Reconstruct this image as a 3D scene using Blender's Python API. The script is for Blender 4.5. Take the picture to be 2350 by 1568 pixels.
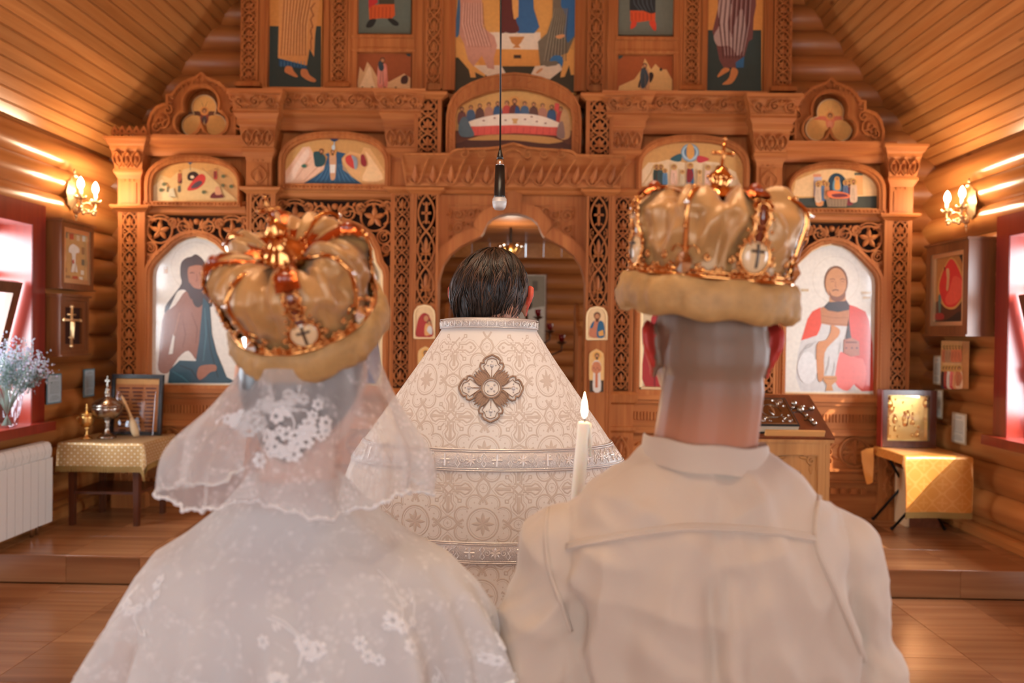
import bpy, bmesh, math, random
from mathutils import Vector, Matrix, Quaternion, noise as mnoise
from mathutils.geometry import tessellate_polygon
random.seed(7)
for o in list(bpy.data.objects): bpy.data.objects.remove(o)
SC = bpy.context.scene; COL = SC.collection
PI = math.pi
# ------------------------------------------------------------------ camera, light, exposure
F = 1800.0; CW, CH = 2350, 1568
EYE = Vector((0.09, 0.0, 1.6))
_y = Vector(((1199 - CW/2)/F, -(764 - CH/2)/F, -1.0)).normalized()      # where world +Y lies in camera space
_z = Vector((0.0132, 1.0, 0.0)); _z = (_z - _y*_z.dot(_y)).normalized()
_x = _y.cross(_z)
W2C = Matrix((( _x.x, _y.x, _z.x), (_x.y, _y.y, _z.y), (_x.z, _y.z, _z.z)))
C2W = W2C.transposed()
cam = bpy.data.cameras.new('camera'); camo = bpy.data.objects.new('camera', cam); COL.objects.link(camo)
camo.matrix_world = Matrix.Translation(EYE) @ C2W.to_4x4()
cam.sensor_width = 36.0; cam.lens = 36.0*F/CW
cam.dof.use_dof = True; cam.dof.focus_distance = 2.12
cam.dof.aperture_fstop = (cam.lens/1000)/0.0095
cam.dof.aperture_blades = 0
cam.clip_start = 0.05; cam.clip_end = 200
SC.camera = camo

w = bpy.data.worlds.new('daylight'); SC.world = w; w.use_nodes = True
bg = w.node_tree.nodes['Background']; bg.inputs[0].default_value = (0.80, 0.90, 1.0, 1); bg.inputs[1].default_value = 6.0

def light(name, kind, loc, energy, color=(1, 1, 1), **kw):
    l = bpy.data.lights.new(name, kind); l.energy = energy; l.color = color
    rot = kw.pop('rot', None); aim = kw.pop('aim', None)
    for k, v in kw.items(): setattr(l, k, v)
    o = bpy.data.objects.new(name, l); COL.objects.link(o); o.location = loc
    if rot: o.rotation_euler = rot
    if aim: o.rotation_euler = (Vector(aim) - Vector(loc)).to_track_quat('-Z', 'Y').to_euler()
    return o
# low afternoon sun through the right-hand windows
light('sun', 'SUN', (8, -6, 8), 14.0, (1.0, 0.90, 0.76), angle=0.009, rot=Vector((-0.60, 0.62, -0.62)).to_track_quat('-Z', 'Y').to_euler())
# daylight at the windows and the open west door
for sx in (-1, 1):
    for yc in (4.55, 1.3, -2.2):
        light('window_daylight', 'AREA', (sx*3.85, yc, 1.7), {4.55: 200.0, 1.3: 70.0, -2.2: 80.0}[yc], (0.86, 0.93, 1.0), shape='RECTANGLE', size=1.3, size_y=1.4, aim=(0, yc, 1.5))
light('door_daylight', 'AREA', (0.0, -4.3, 1.75), 46.0, (0.97, 0.97, 1.0), shape='RECTANGLE', size=3.4, size_y=2.9, aim=(0, 6, 1.5))
# chandelier bulbs over the nave (above the frame)
for k in range(6):
    a = k*PI/3
    light('chandelier_bulb', 'POINT', (0.55*math.cos(a), 1.1 + 0.55*math.sin(a), 3.75), 40.0, (1.0, 0.80, 0.56), shadow_soft_size=0.05)
SC.view_settings.view_transform = 'Standard'; SC.view_settings.look = 'None'
SC.view_settings.gamma = 1.0; SC.view_settings.use_curve_mapping = False
SC.view_settings.exposure = -0.62
cy = SC.cycles
cy.max_bounces = 6; cy.diffuse_bounces = 2; cy.glossy_bounces = 3; cy.transmission_bounces = 4; cy.transparent_max_bounces = 12
cy.use_denoising = True; cy.sample_clamp_indirect = 4.0; cy.caustics_reflective = False; cy.caustics_refractive = False

# ------------------------------------------------------------------ measuring: a photo pixel seen on a plane of the room
def ray(px, py): return C2W @ Vector(((px - CW/2)/F, -(py - CH/2)/F, -1.0))
def onY(px, py, Y):
    d = ray(px, py); return EYE + d*((Y - EYE.y)/d.y)
def onX(px, py, X):
    d = ray(px, py); return EYE + d*((X - EYE.x)/d.x)
def onZ(px, py, Z):
    d = ray(px, py); return EYE + d*((Z - EYE.z)/d.z)

# ------------------------------------------------------------------ scene helpers
def tag(o, label=None, cat=None, group=None, kind=None):
    if label: o['label'] = label
    if cat: o['category'] = cat
    if group: o['group'] = group
    if kind: o['kind'] = kind
    return o
def empty(name, loc=(0, 0, 0), label=None, cat=None, group=None, kind=None, rot=None):
    o = bpy.data.objects.new(name, None); COL.objects.link(o); o.location = loc; o.empty_display_size = 0.05
    if rot: o.rotation_euler = rot
    return tag(o, label, cat, group, kind)
def link(name, me, parent=None, loc=None):
    o = bpy.data.objects.new(name, me); COL.objects.link(o)
    if parent: o.parent = parent
    if loc: o.location = loc
    return o
def copy_tree(o, parent=None):
    c = o.copy(); COL.objects.link(c); c.parent = parent
    if parent: c.matrix_parent_inverse = o.matrix_parent_inverse.copy()
    for ch in o.children: copy_tree(ch, c)
    return c

class MB:
    """collects geometry for ONE mesh object"""
    def __init__(s): s.v = []; s.f = []; s.m = []; s.c = []; s.cur = 0; s.col = None
    def add(s, vs, fs):
        b = len(s.v); s.v += [tuple(v) for v in vs]
        s.f += [tuple(i + b for i in f) for f in fs]; s.m += [s.cur]*len(fs)
        s.c += [s.col]*len(fs)
    def box(s, x0, x1, y0, y1, z0, z1):
        s.add([(x0,y0,z0),(x1,y0,z0),(x1,y1,z0),(x0,y1,z0),(x0,y0,z1),(x1,y0,z1),(x1,y1,z1),(x0,y1,z1)],
              [(0,3,2,1),(4,5,6,7),(0,1,5,4),(1,2,6,5),(2,3,7,6),(3,0,4,7)])
    def obox(s, M, sx, sy, sz):
        P = [M @ Vector((a*sx/2, b*sy/2, c*sz/2)) for c in (-1,1) for a, b in ((-1,-1),(1,-1),(1,1),(-1,1))]
        s.add(P, [(0,3,2,1),(4,5,6,7),(0,1,5,4),(1,2,6,5),(2,3,7,6),(3,0,4,7)])
    def stack(s, x0, x1, yf, yb, lev):
        """rectangular mouldings: lev = (z, out) rings growing out left, right and to the front"""
        vs = []; fs = []
        for z, o in lev: vs += [(x0-o, yf-o, z), (x1+o, yf-o, z), (x1+o, yb, z), (x0-o, yb, z)]
        n = len(lev)
        up = lev[-1][0] > lev[0][0]
        for i in range(n-1):
            a = 4*i; b = a+4
            for k in range(4):
                q = (a+k, a+(k+1) % 4, b+(k+1) % 4, b+k)
                fs.append(q if up else q[::-1])
        fs.append((3,2,1,0) if up else (0,1,2,3)); t = 4*(n-1)
        fs.append((t,t+1,t+2,t+3) if up else (t+3,t+2,t+1,t))
        s.add(vs, fs)
    def prism(s, poly, y0, y1, holes=()):
        """XZ outline (with holes) extruded from y0 (front) to y1"""
        loops = [list(poly)] + [list(h) for h in holes]
        flat = [p for l in loops for p in l]
        tris = tessellate_polygon([[Vector((p[0], p[1], 0)) for p in l] for l in loops])
        n = len(flat)
        vs = [(p[0], y0, p[1]) for p in flat] + [(p[0], y1, p[1]) for p in flat]
        fs = []
        for t in tris:
            a, b, c = (flat[i] for i in t)
            ar = (b[0]-a[0])*(c[1]-a[1]) - (c[0]-a[0])*(b[1]-a[1])
            t = tuple(t) if ar > 0 else tuple(t)[::-1]
            fs.append(t); fs.append(tuple(i+n for i in t[::-1]))
        k = 0
        for li, l in enumerate(loops):
            m = len(l); A = sum(l[i][0]*l[(i+1) % m][1] - l[(i+1) % m][0]*l[i][1] for i in range(m))
            flip = (A > 0) == (li > 0)
            for i in range(m):
                q = (k+i, k+i+n, k+(i+1) % m+n, k+(i+1) % m)
                fs.append(q if flip else q[::-1])
            k += m
        s.add(vs, fs)
    def tube(s, pts, r, n=8, closed=False, cap=True):
        pts = [Vector(p) for p in pts]; N = len(pts)
        rr = r if isinstance(r, (list, tuple)) else [r]*N
        vs = []; fs = []; ref = None
        for i, p in enumerate(pts):
            a = pts[i-1] if (i > 0 or closed) else p; b = pts[(i+1) % N] if (i < N-1 or closed) else p
            t = (b-a); t = t.normalized() if t.length > 1e-9 else Vector((0,0,1))
            if ref is None: ref = Vector((0,0,1)) if abs(t.z) < 0.9 else Vector((1,0,0))
            u = (ref - t*ref.dot(t)); u = u.normalized() if u.length > 1e-6 else t.orthogonal().normalized()
            w_ = t.cross(u); ref = u
            for k in range(n):
                an = 2*PI*k/n; vs.append(p + (u*math.cos(an) + w_*math.sin(an))*rr[i])
        for i in range(N if closed else N-1):
            for k in range(n):
                a = i*n; b = ((i+1) % N)*n
                fs.append((a+k, a+(k+1) % n, b+(k+1) % n, b+k))
        if cap and not closed:
            fs.append(tuple(range(n))[::-1]); fs.append(tuple((N-1)*n+k for k in range(n)))
        s.add(vs, fs)
    def lathe(s, prof, c=(0,0,0), n=24, M=None):
        vs = []; fs = []; c = Vector(c)
        for r, z in prof:
            for k in range(n):
                a = 2*PI*k/n; p = Vector((r*math.cos(a), r*math.sin(a), z))
                vs.append((M @ p if M else p) + c)
        for i in range(len(prof)-1):
            for k in range(n): fs.append((i*n+k, i*n+(k+1) % n, (i+1)*n+(k+1) % n, (i+1)*n+k))
        if prof[0][0] > 1e-5: fs.append(tuple(range(n))[::-1])
        if prof[-1][0] > 1e-5: fs.append(tuple((len(prof)-1)*n+k for k in range(n)))
        s.add(vs, fs)
    def ball(s, c, r, n=10, m=6):
        rx, ry, rz = r if isinstance(r, (tuple, list)) else (r, r, r)
        vs = []; fs = []
        for i in range(m+1):
            th = PI*i/m
            for k in range(n):
                a = 2*PI*k/n
                vs.append((c[0]+rx*math.sin(th)*math.cos(a), c[1]+ry*math.sin(th)*math.sin(a), c[2]-rz*math.cos(th)))
        for i in range(m):
            for k in range(n): fs.append((i*n+k, i*n+(k+1) % n, (i+1)*n+(k+1) % n, (i+1)*n+k))
        s.add(vs, fs)
    def caps(s, p0, r0, p1, r1, n=14, m=4, sq=None):
        """tapered capsule (sq = flattening vector scale) for bodies that are fused afterwards"""
        p0, p1 = Vector(p0), Vector(p1); t = (p1-p0); L = t.length; t.normalize()
        u = t.orthogonal().normalized() if sq is None else (Vector(sq) - t*Vector(sq).dot(t)).normalized()
        w_ = t.cross(u); rings = []
        for i in range(m+1):
            a = -PI/2 + (PI/2)*i/m; rings.append((p0 + t*r0*math.sin(a), max(r0*math.cos(a), 1e-4)))
        for i in range(m+1):
            a = (PI/2)*i/m; rings.append((p1 + t*r1*math.sin(a), max(r1*math.cos(a), 1e-4)))
        vs = []; fs = []
        for c, r in rings:
            for k in range(n):
                an = 2*PI*k/n; vs.append(c + (u*math.cos(an) + w_*math.sin(an))*r)
        for i in range(len(rings)-1):
            for k in range(n): fs.append((i*n+k, i*n+(k+1) % n, (i+1)*n+(k+1) % n, (i+1)*n+k))
        fs.append(tuple(range(n))[::-1]); fs.append(tuple((len(rings)-1)*n+k for k in range(n)))
        s.add(vs, fs)
    def grid(s, rows, closed_u=False):
        """rows: list of equal-length point rows"""
        n = len(rows[0]); vs = [p for r in rows for p in r]; fs = []
        for i in range(len(rows)-1):
            for k in range(n if closed_u else n-1):
                fs.append((i*n+k, i*n+(k+1) % n, (i+1)*n+(k+1) % n, (i+1)*n+k))
        s.add(vs, fs)
    def mesh(s, name, mats, smooth=False):
        me = bpy.data.meshes.new(name); me.from_pydata(s.v, [], s.f)
        mats = mats if isinstance(mats, (list, tuple)) else [mats]
        for m in mats: me.materials.append(m)
        if len(mats) > 1: me.polygons.foreach_set('material_index', s.m)
        if any(c is not None for c in s.c):
            ca = me.color_attributes.new('Col', 'FLOAT_COLOR', 'CORNER'); i = 0
            for p, c in zip(me.polygons, s.c):
                for li in p.loop_indices: ca.data[li].color = (*(c or (1,1,1)), 1)
        if smooth: me.polygons.foreach_set('use_smooth', [True]*len(me.polygons))
        me.update(); return me
    def build(s, name, mats, parent=None, smooth=False, loc=None):
        return link(name, s.mesh(name, mats, smooth), parent, loc)
def smooth_angle(o, deg=40):
    me = o.data; me.polygons.foreach_set('use_smooth', [True]*len(me.polygons))
    bm = bmesh.new(); bm.from_mesh(me)
    for e in bm.edges:
        if len(e.link_faces) == 2 and e.calc_face_angle(0) > math.radians(deg): e.smooth = False
    bm.to_mesh(me); bm.free(); return o

def lin(r, g, b):
    f = lambda c: (c/255/12.92) if c/255 <= 0.04045 else ((c/255+0.055)/1.055)**2.4
    return (f(r), f(g), f(b))
# ------------------------------------------------------------------ materials
def newmat(name):
    m = bpy.data.materials.new(name); m.use_nodes = True; nt = m.node_tree
    return m, nt, nt.nodes['Principled BSDF']
def N(nt, t, **kw):
    n = nt.nodes.new(t)
    for k, v in kw.items(): setattr(n, k, v)
    return n
def plain(name, col, rough=0.5, metal=0.0, bump=0.0, bscale=60, var=0.0, spec=0.5, sheen=0.0, sub=0.0, coat=0.0):
    m, nt, p = newmat(name); L = nt.links
    p.inputs['Base Color'].default_value = (*col, 1); p.inputs['Roughness'].default_value = rough
    p.inputs['Metallic'].default_value = metal; p.inputs['Specular IOR Level'].default_value = spec
    if sheen: p.inputs['Sheen Weight'].default_value = sheen
    if coat: p.inputs['Coat Weight'].default_value = coat; p.inputs['Coat Roughness'].default_value = 0.15
    if sub:
        p.inputs['Subsurface Weight'].default_value = sub; p.inputs['Subsurface Radius'].default_value = (1.0, 0.35, 0.2); p.inputs['Subsurface Scale'].default_value = 0.01
    if bump or var:
        tc = N(nt, 'ShaderNodeTexCoord'); nz = N(nt, 'ShaderNodeTexNoise'); nz.inputs['Scale'].default_value = bscale; nz.inputs['Detail'].default_value = 4
        L.new(tc.outputs['Object'], nz.inputs['Vector'])
        if bump:
            b = N(nt, 'ShaderNodeBump'); b.inputs['Strength'].default_value = bump; b.inputs['Distance'].default_value = 0.003
            L.new(nz.outputs[0], b.inputs['Height']); L.new(b.outputs[0], p.inputs['Normal'])
        if var:
            mx = N(nt, 'ShaderNodeMix', data_type='RGBA'); mx.inputs[6].default_value = (*[c*(1-var) for c in col], 1); mx.inputs[7].default_value = (*[min(c*(1+var), 1) for c in col], 1)
            L.new(nz.outputs[0], mx.inputs[0]); L.new(mx.outputs[2], p.inputs['Base Color'])
    return m
def wood(name, c1, c2, axis=1, rough=0.42, grain=26.0, stretch=0.05, knots=0.0, coat=0.0, bump=0.12, rand=True, spec=0.5):
    m, nt, p = newmat(name); L = nt.links
    tc = N(nt, 'ShaderNodeTexCoord'); mp = N(nt, 'ShaderNodeMapping'); oi = N(nt, 'ShaderNodeObjectInfo')
    sc = [1.0, 1.0, 1.0]; sc[axis] = stretch; mp.inputs['Scale'].default_value = sc
    L.new(tc.outputs['Object'], mp.inputs['Vector'])
    if rand:
        mu = N(nt, 'ShaderNodeVectorMath', operation='SCALE'); cb = N(nt, 'ShaderNodeCombineXYZ')
        for i in range(3): L.new(oi.outputs['Random'], cb.inputs[i])
        L.new(cb.outputs[0], mu.inputs[0]); mu.inputs['Scale'].default_value = 37.0
        ad = N(nt, 'ShaderNodeVectorMath', operation='ADD'); L.new(mp.outputs[0], ad.inputs[0]); L.new(mu.outputs[0], ad.inputs[1]); vec = ad.outputs[0]
    else: vec = mp.outputs[0]
    n1 = N(nt, 'ShaderNodeTexNoise'); n1.inputs['Scale'].default_value = grain; n1.inputs['Detail'].default_value = 6; n1.inputs['Distortion'].default_value = 0.6
    L.new(vec, n1.inputs['Vector'])
    n2 = N(nt, 'ShaderNodeTexNoise'); n2.inputs['Scale'].default_value = grain*0.12; n2.inputs['Detail'].default_value = 2; L.new(vec, n2.inputs['Vector'])
    r1 = N(nt, 'ShaderNodeValToRGB'); r1.color_ramp.elements[0].position = 0.32; r1.color_ramp.elements[1].position = 0.70
    r1.color_ramp.elements[0].color = (*c2, 1); r1.color_ramp.elements[1].color = (*c1, 1); L.new(n1.outputs[0], r1.inputs[0])
    mx = N(nt, 'ShaderNodeMix', data_type='RGBA', blend_type='MULTIPLY'); mx.inputs[0].default_value = 1.0
    r2 = N(nt, 'ShaderNodeValToRGB'); r2.color_ramp.elements[0].color = (0.72, 0.68, 0.64, 1); r2.color_ramp.elements[1].color = (1.12, 1.1, 1.08, 1)
    r2.color_ramp.elements[0].position = 0.3; r2.color_ramp.elements[1].position = 0.7
    L.new(n2.outputs[0], r2.inputs[0]); L.new(r1.outputs[0], mx.inputs[6]); L.new(r2.outputs[0], mx.inputs[7]); out = mx.outputs[2]
    if rand:
        hv = N(nt, 'ShaderNodeHueSaturation'); mr = N(nt, 'ShaderNodeMapRange'); mr.inputs[3].default_value = 0.84; mr.inputs[4].default_value = 1.13
        L.new(oi.outputs['Random'], mr.inputs[0]); L.new(mr.outputs[0], hv.inputs['Value']); L.new(out, hv.inputs['Color']); out = hv.outputs[0]
    if knots:
        vo = N(nt, 'ShaderNodeTexVoronoi'); vo.inputs['Scale'].default_value = knots
        mk = N(nt, 'ShaderNodeMapping'); s2 = [1.0, 1.0, 1.0]; s2[axis] = 0.5; mk.inputs['Scale'].default_value = s2
        L.new(tc.outputs['Object'], mk.inputs['Vector'])
        if rand:
            a2 = N(nt, 'ShaderNodeVectorMath', operation='ADD'); L.new(mk.outputs[0], a2.inputs[0]); L.new(mu.outputs[0], a2.inputs[1]); L.new(a2.outputs[0], vo.inputs['Vector'])
        else: L.new(mk.outputs[0], vo.inputs['Vector'])
        rk = N(nt, 'ShaderNodeValToRGB'); rk.color_ramp.elements[0].position = 0.03; rk.color_ramp.elements[0].color = (0.22, 0.12, 0.08, 1)
        rk.color_ramp.elements[1].position = 0.085; rk.color_ramp.elements[1].color = (1, 1, 1, 1); L.new(vo.outputs['Distance'], rk.inputs[0])
        m2 = N(nt, 'ShaderNodeMix', data_type='RGBA', blend_type='MULTIPLY'); m2.inputs[0].default_value = 0.85
        L.new(out, m2.inputs[6]); L.new(rk.outputs[0], m2.inputs[7]); out = m2.outputs[2]
    L.new(out, p.inputs['Base Color']); p.inputs['Roughness'].default_value = rough; p.inputs['Specular IOR Level'].default_value = spec
    if coat: p.inputs['Coat Weight'].default_value = coat; p.inputs['Coat Roughness'].default_value = 0.22
    b = N(nt, 'ShaderNodeBump'); b.inputs['Strength'].default_value = bump; b.inputs['Distance'].default_value = 0.004
    L.new(n1.outputs[0], b.inputs['Height']); L.new(b.outputs[0], p.inputs['Normal'])
    return m
def paintmat(name, rough=0.55, spec=0.4, coat=0.0, tint=0.05, metal=0.0):
    m, nt, p = newmat(name); L = nt.links
    at = N(nt, 'ShaderNodeAttribute', attribute_name='Col'); tc = N(nt, 'ShaderNodeTexCoord')
    nz = N(nt, 'ShaderNodeTexNoise'); nz.inputs['Scale'].default_value = 34; nz.inputs['Detail'].default_value = 5; L.new(tc.outputs['Object'], nz.inputs['Vector'])
    rp = N(nt, 'ShaderNodeValToRGB'); rp.color_ramp.elements[0].color = (1-tint*1.6,)*3+(1,); rp.color_ramp.elements[1].color = (1+tint,)*3+(1,)
    rp.color_ramp.elements[0].position = 0.3; rp.color_ramp.elements[1].position = 0.7
    L.new(nz.outputs[0], rp.inputs[0])
    mx = N(nt, 'ShaderNodeMix', data_type='RGBA', blend_type='MULTIPLY'); mx.inputs[0].default_value = 1
    L.new(at.outputs['Color'], mx.inputs[6]); L.new(rp.outputs[0], mx.inputs[7]); L.new(mx.outputs[2], p.inputs['Base Color'])
    p.inputs['Roughness'].default_value = rough; p.inputs['Specular IOR Level'].default_value = spec; p.inputs['Metallic'].default_value = metal
    if coat: p.inputs['Coat Weight'].default_value = coat; p.inputs['Coat Roughness'].default_value = 0.08
    return m
def emit(name, col, s):
    m = bpy.data.materials.new(name); m.use_nodes = True; nt = m.node_tree; nt.nodes.clear()
    e = N(nt, 'ShaderNodeEmission'); o = N(nt, 'ShaderNodeOutputMaterial'); e.inputs[0].default_value = (*col, 1); e.inputs[1].default_value = s
    nt.links.new(e.outputs[0], o.inputs[0]); return m
def thinglass(name, tint=(0.97, 0.98, 0.98), refl=0.08):
    m = bpy.data.materials.new(name); m.use_nodes = True; nt = m.node_tree; nt.nodes.clear(); L = nt.links
    t = N(nt, 'ShaderNodeBsdfTransparent'); g = N(nt, 'ShaderNodeBsdfGlossy'); x = N(nt, 'ShaderNodeMixShader'); o = N(nt, 'ShaderNodeOutputMaterial')
    t.inputs[0].default_value = (*tint, 1); g.inputs['Roughness'].default_value = 0.03
    x.inputs[0].default_value = refl; L.new(t.outputs[0], x.inputs[1]); L.new(g.outputs[0], x.inputs[2]); L.new(x.outputs[0], o.inputs[0]); return m

M = {}
M['log_y'] = wood('varnished_log', (0.60, 0.245, 0.070), (0.45, 0.150, 0.038), 1, rough=0.30, grain=14, coat=0.35, bump=0.06, knots=1.6)
M['log_x'] = wood('varnished_log_across', (0.54, 0.205, 0.058), (0.39, 0.125, 0.032), 0, rough=0.42, grain=14, coat=0.08, bump=0.06, knots=1.6)
M['plank'] = wood('pine_plank', (0.70, 0.310, 0.100), (0.58, 0.225, 0.062), 1, rough=0.30, grain=30, knots=3.2, bump=0.05, coat=0.25)
M['carved'] = wood('carved_wood', (0.52, 0.190, 0.055), (0.39, 0.120, 0.031), 2, rough=0.55, spec=0.22, grain=30, bump=0.05, rand=False)
M['carved_h'] = wood('carved_wood_rail', (0.54, 0.200, 0.058), (0.41, 0.127, 0.033), 0, rough=0.55, spec=0.22, grain=30, bump=0.05, rand=False)
M['lectern'] = wood('honey_oak', (0.62, 0.33, 0.12), (0.50, 0.24, 0.075), 2, rough=0.38, grain=40, bump=0.05, rand=False)
M['lectern_top'] = wood('lectern_slope', (0.27, 0.085, 0.035), (0.19, 0.055, 0.022), 1, rough=0.36, grain=30, bump=0.04, rand=False)
M['kiot'] = wood('brown_icon_case', (0.26, 0.095, 0.032), (0.17, 0.058, 0.018), 2, rough=0.32, grain=28, bump=0.04, rand=False)
M['kiot_dark'] = wood('dark_icon_case', (0.12, 0.035, 0.014), (0.075, 0.02, 0.009), 2, rough=0.25, grain=28, bump=0.04, coat=0.3, rand=False)
M['sash'] = wood('brown_window_sash', (0.17, 0.062, 0.022), (0.11, 0.038, 0.013), 2, rough=0.35, grain=28, bump=0.04, rand=False)
M['red'] = wood('red_stained_casing', (0.30, 0.030, 0.014), (0.23, 0.020, 0.010), 2, rough=0.28, grain=24, bump=0.03, coat=0.3, rand=False)
M['tile'] = wood('wood_look_tile', (0.46, 0.215, 0.095), (0.33, 0.140, 0.060), 0, rough=0.22, grain=16, bump=0.04, coat=0.0)
M['shade_paint'] = plain('painted_shade', (0.030, 0.010, 0.004), 0.9)  # near-black colour stands in for the shade behind pierced carving
M['grout'] = plain('grout', (0.05, 0.028, 0.018), 0.8)
M['paint'] = paintmat('icon_paint'); M['paint_gloss'] = paintmat('varnished_icon_paint', 0.35, 0.5, coat=0.6)
M['gold'] = plain('gilt', (0.85, 0.50, 0.16), 0.28, 1.0, bump=0.25, bscale=90)
M['gold_sat'] = plain('gilt_rim', (0.86, 0.62, 0.33), 0.38, 0.85)
M['goldpolish'] = plain('polished_gold', (0.90, 0.48, 0.15), 0.10, 1.0)
M['silver'] = plain('old_silver', (0.42, 0.36, 0.30), 0.22, 1.0, bump=0.12, bscale=50)
M['chrome'] = plain('silver_plate', (0.75, 0.72, 0.70), 0.18, 1.0)
M['white_metal'] = plain('white_radiator_enamel', (0.78, 0.76, 0.73), 0.35)
M['dark_metal'] = plain('black_steel', (0.012, 0.011, 0.011), 0.4, 0.6)
M['black_wood'] = plain('black_lacquer', (0.014, 0.012, 0.011), 0.25)
M['glass'] = thinglass('window_glass')
M['bulb'] = emit('lit_bulb', (1.0, 0.80, 0.52), 38.0)
M['white'] = plain('white_paint', (0.75, 0.72, 0.68), 0.5)
M['ivory'] = plain('ivory_plastic', (0.72, 0.64, 0.52), 0.4)
# ================================================================== the room
XW = {-1: 3.32, 1: 3.41}            # inner tips of the wall logs, left and right of the middle
LR, PITCH, ZG = 0.120, 0.208, 2.16  # log radius, spacing, height of one groove
YB = 6.55                           # front tips of the gable logs
ZS = 0.176                          # height of the raised floor
YS = 4.845                          # its front edge
SLOPE = 1.26
WIN = [(4.10, 5.36), (0.75, 2.05), (-2.85, -1.55)]; WZ = (0.93, 2.30)
def log_mesh(name, L, axis, seed, seg=20, nl=8):
    rnd = random.Random(seed); mb = MB(); rows = []
    ph = [rnd.random()*6 for _ in range(3)]
    for i in range(nl+1):
        t = i/nl*L - L/2; rr = LR*(1 + 0.012*math.sin(t*1.3+ph[0])); dz = 0.005*math.sin(t*0.9+ph[1])
        ring = []
        for k in range(seg):
            a = 2*PI*k/seg; u = rr*math.cos(a); v = rr*math.sin(a)+dz
            ring.append((u, t, v) if axis == 1 else (t, u, v))
        rows.append(ring)
    mb.grid(rows, closed_u=True)
    n = seg; mb.f.append(tuple(range(n))); mb.m.append(0); mb.c.append(None)
    mb.f.append(tuple(nl*n+k for k in range(n))[::-1]); mb.m.append(0); mb.c.append(None)
    return mb.mesh(name, M['log_y'] if axis == 1 else M['log_x'], True)
_logcache = {}
def put_log(parent, x, y, z, L, axis):
    key = (round(L, 2), axis)
    if key not in _logcache: _logcache[key] = log_mesh('log', L, axis, len(_logcache))
    return link('log', _logcache[key], parent, (x, y, z))
Y0R = -4.3
for sx, nm in ((-1, 'wall_left'), (1, 'wall_right')):
    wl = empty(nm, (0, 0, 0), kind='structure'); xc = sx*(XW[sx]+LR)
    for k in range(-11, 4):
        z = ZG + PITCH*(k+0.5)
        if z < 0.05: continue
        cuts = []
        if WZ[0]-0.10 < z < WZ[1]+0.12: cuts = sorted(WIN)
        a = Y0R
        for c0, c1 in cuts + [(6.95, 6.95)]:
            e = c0-0.03 if c0 < 6.9 else 6.95
            put_log(wl, xc, (a+e)/2, z, e-a, 1); a = c1+0.03
# gable wall of logs behind the screen
wb = empty('wall_back', (0, 0, 0), kind='structure')
for k in range(-10, 24):
    z = ZG + PITCH*k + 0.02
    hl = 3.78 if z < 2.9 else 3.72-(z-2.945)/SLOPE
    if hl < 0.15 or z < 0.1: continue
    if z < 2.62:
        for s in (-1, 1): put_log(wb, s*(0.62+hl)/2, YB+LR, z, hl-0.62, 0)
    else: put_log(wb, 0, YB+LR, z, 2*hl, 0)
# pitched board ceiling
ce = empty('ceiling', (0, 0, 0), kind='structure')
mb = MB(); pw = 0.086; hw = pw/2
mb.add([(-hw+0.002,-5.6,0),(-hw+0.008,-5.6,-0.007),(hw-0.008,-5.6,-0.007),(hw-0.002,-5.6,0),(-hw+0.002,5.6,0),(-hw+0.008,5.6,-0.007),(hw-0.008,5.6,-0.007),(hw-0.002,5.6,0)],
       [(0,4,5,1),(1,5,6,2),(2,6,7,3)])
plank_me = mb.mesh('plank', M['plank'])
ang = math.atan(SLOPE)
for sx in (-1, 1):
    ex = XW[sx] + 0.13; nrm = Vector((-sx*math.sin(ang), 0, -math.cos(ang)))
    n = int(ex/math.cos(ang)/pw)+1
    for i in range(n):
        d = (i+0.5)*pw; x = sx*(ex - d*math.cos(ang)); z = 2.955 + d*math.sin(ang)
        o = link('plank', plank_me, ce); o.location = (x, 1.25, z); o.rotation_euler = (0, sx*ang, 0)
    mb = MB(); top = 2.955+ex*SLOPE
    mb.add([(sx*(ex+0.3), -4.4, 2.96-0.3*SLOPE), (0, -4.4, top+0.01), (0, 7.0, top+0.01), (sx*(ex+0.3), 7.0, 2.96-0.3*SLOPE)], [(0,1,2,3)])
    mb.build('roof_deck', M['plank'], ce)
# west wall behind the viewer, with its open door
wr = empty('wall_rear', (0, 0, 0), kind='structure')
for k in range(-10, 24):
    z = ZG + PITCH*k; hl = 3.5 if z < 2.9 else 3.5-(z-2.945)/SLOPE
    if hl < 0.15 or z < 0.05: continue
    if z < 3.0:
        for s in (-1, 1): put_log(wr, s*(1.75+hl)/2, Y0R-0.1, z, hl-1.75, 0)
    else: put_log(wr, 0, Y0R-0.1, z, 2*hl, 0)
# tiled floor
fl = empty('floor', (0, 0, 0), kind='structure')
mb = MB(); mb.box(-3.7, 3.7, -4.6, YS+0.05, -0.08, -0.004); mb.build('grout_bed', M['grout'], fl)
def tile_mesh(name, sx, sy, bands, axis='z', t=0.012):
    mb = MB(); b = sy/bands
    for i in range(bands):
        y0 = -sy/2+i*b+(0.0 if i else 0.0012); y1 = -sy/2+(i+1)*b-(0.0007 if i < bands-1 else 0.0012); x0 = -sx/2+0.0012; x1 = sx/2-0.0012; e = 0.0012
        mb.add([(x0,y0,-t),(x1,y0,-t),(x1,y1,-t),(x0,y1,-t),(x0,y0,-e),(x1,y0,-e),(x1,y1,-e),(x0,y1,-e),(x0+e,y0+e,0),(x1-e,y0+e,0),(x1-e,y1-e,0),(x0+e,y1-e,0)],
               [(0,1,5,4),(1,2,6,5),(2,3,7,6),(3,0,4,7),(4,5,9,8),(5,6,10,9),(6,7,11,10),(7,4,8,11),(8,9,10,11)])
    return mb.mesh(name, M['tile'])
xr = onZ(2207.5, 1376, 0).x; xl = onZ(323, 1339, 0).x; TP = (xr-xl)/11
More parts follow.
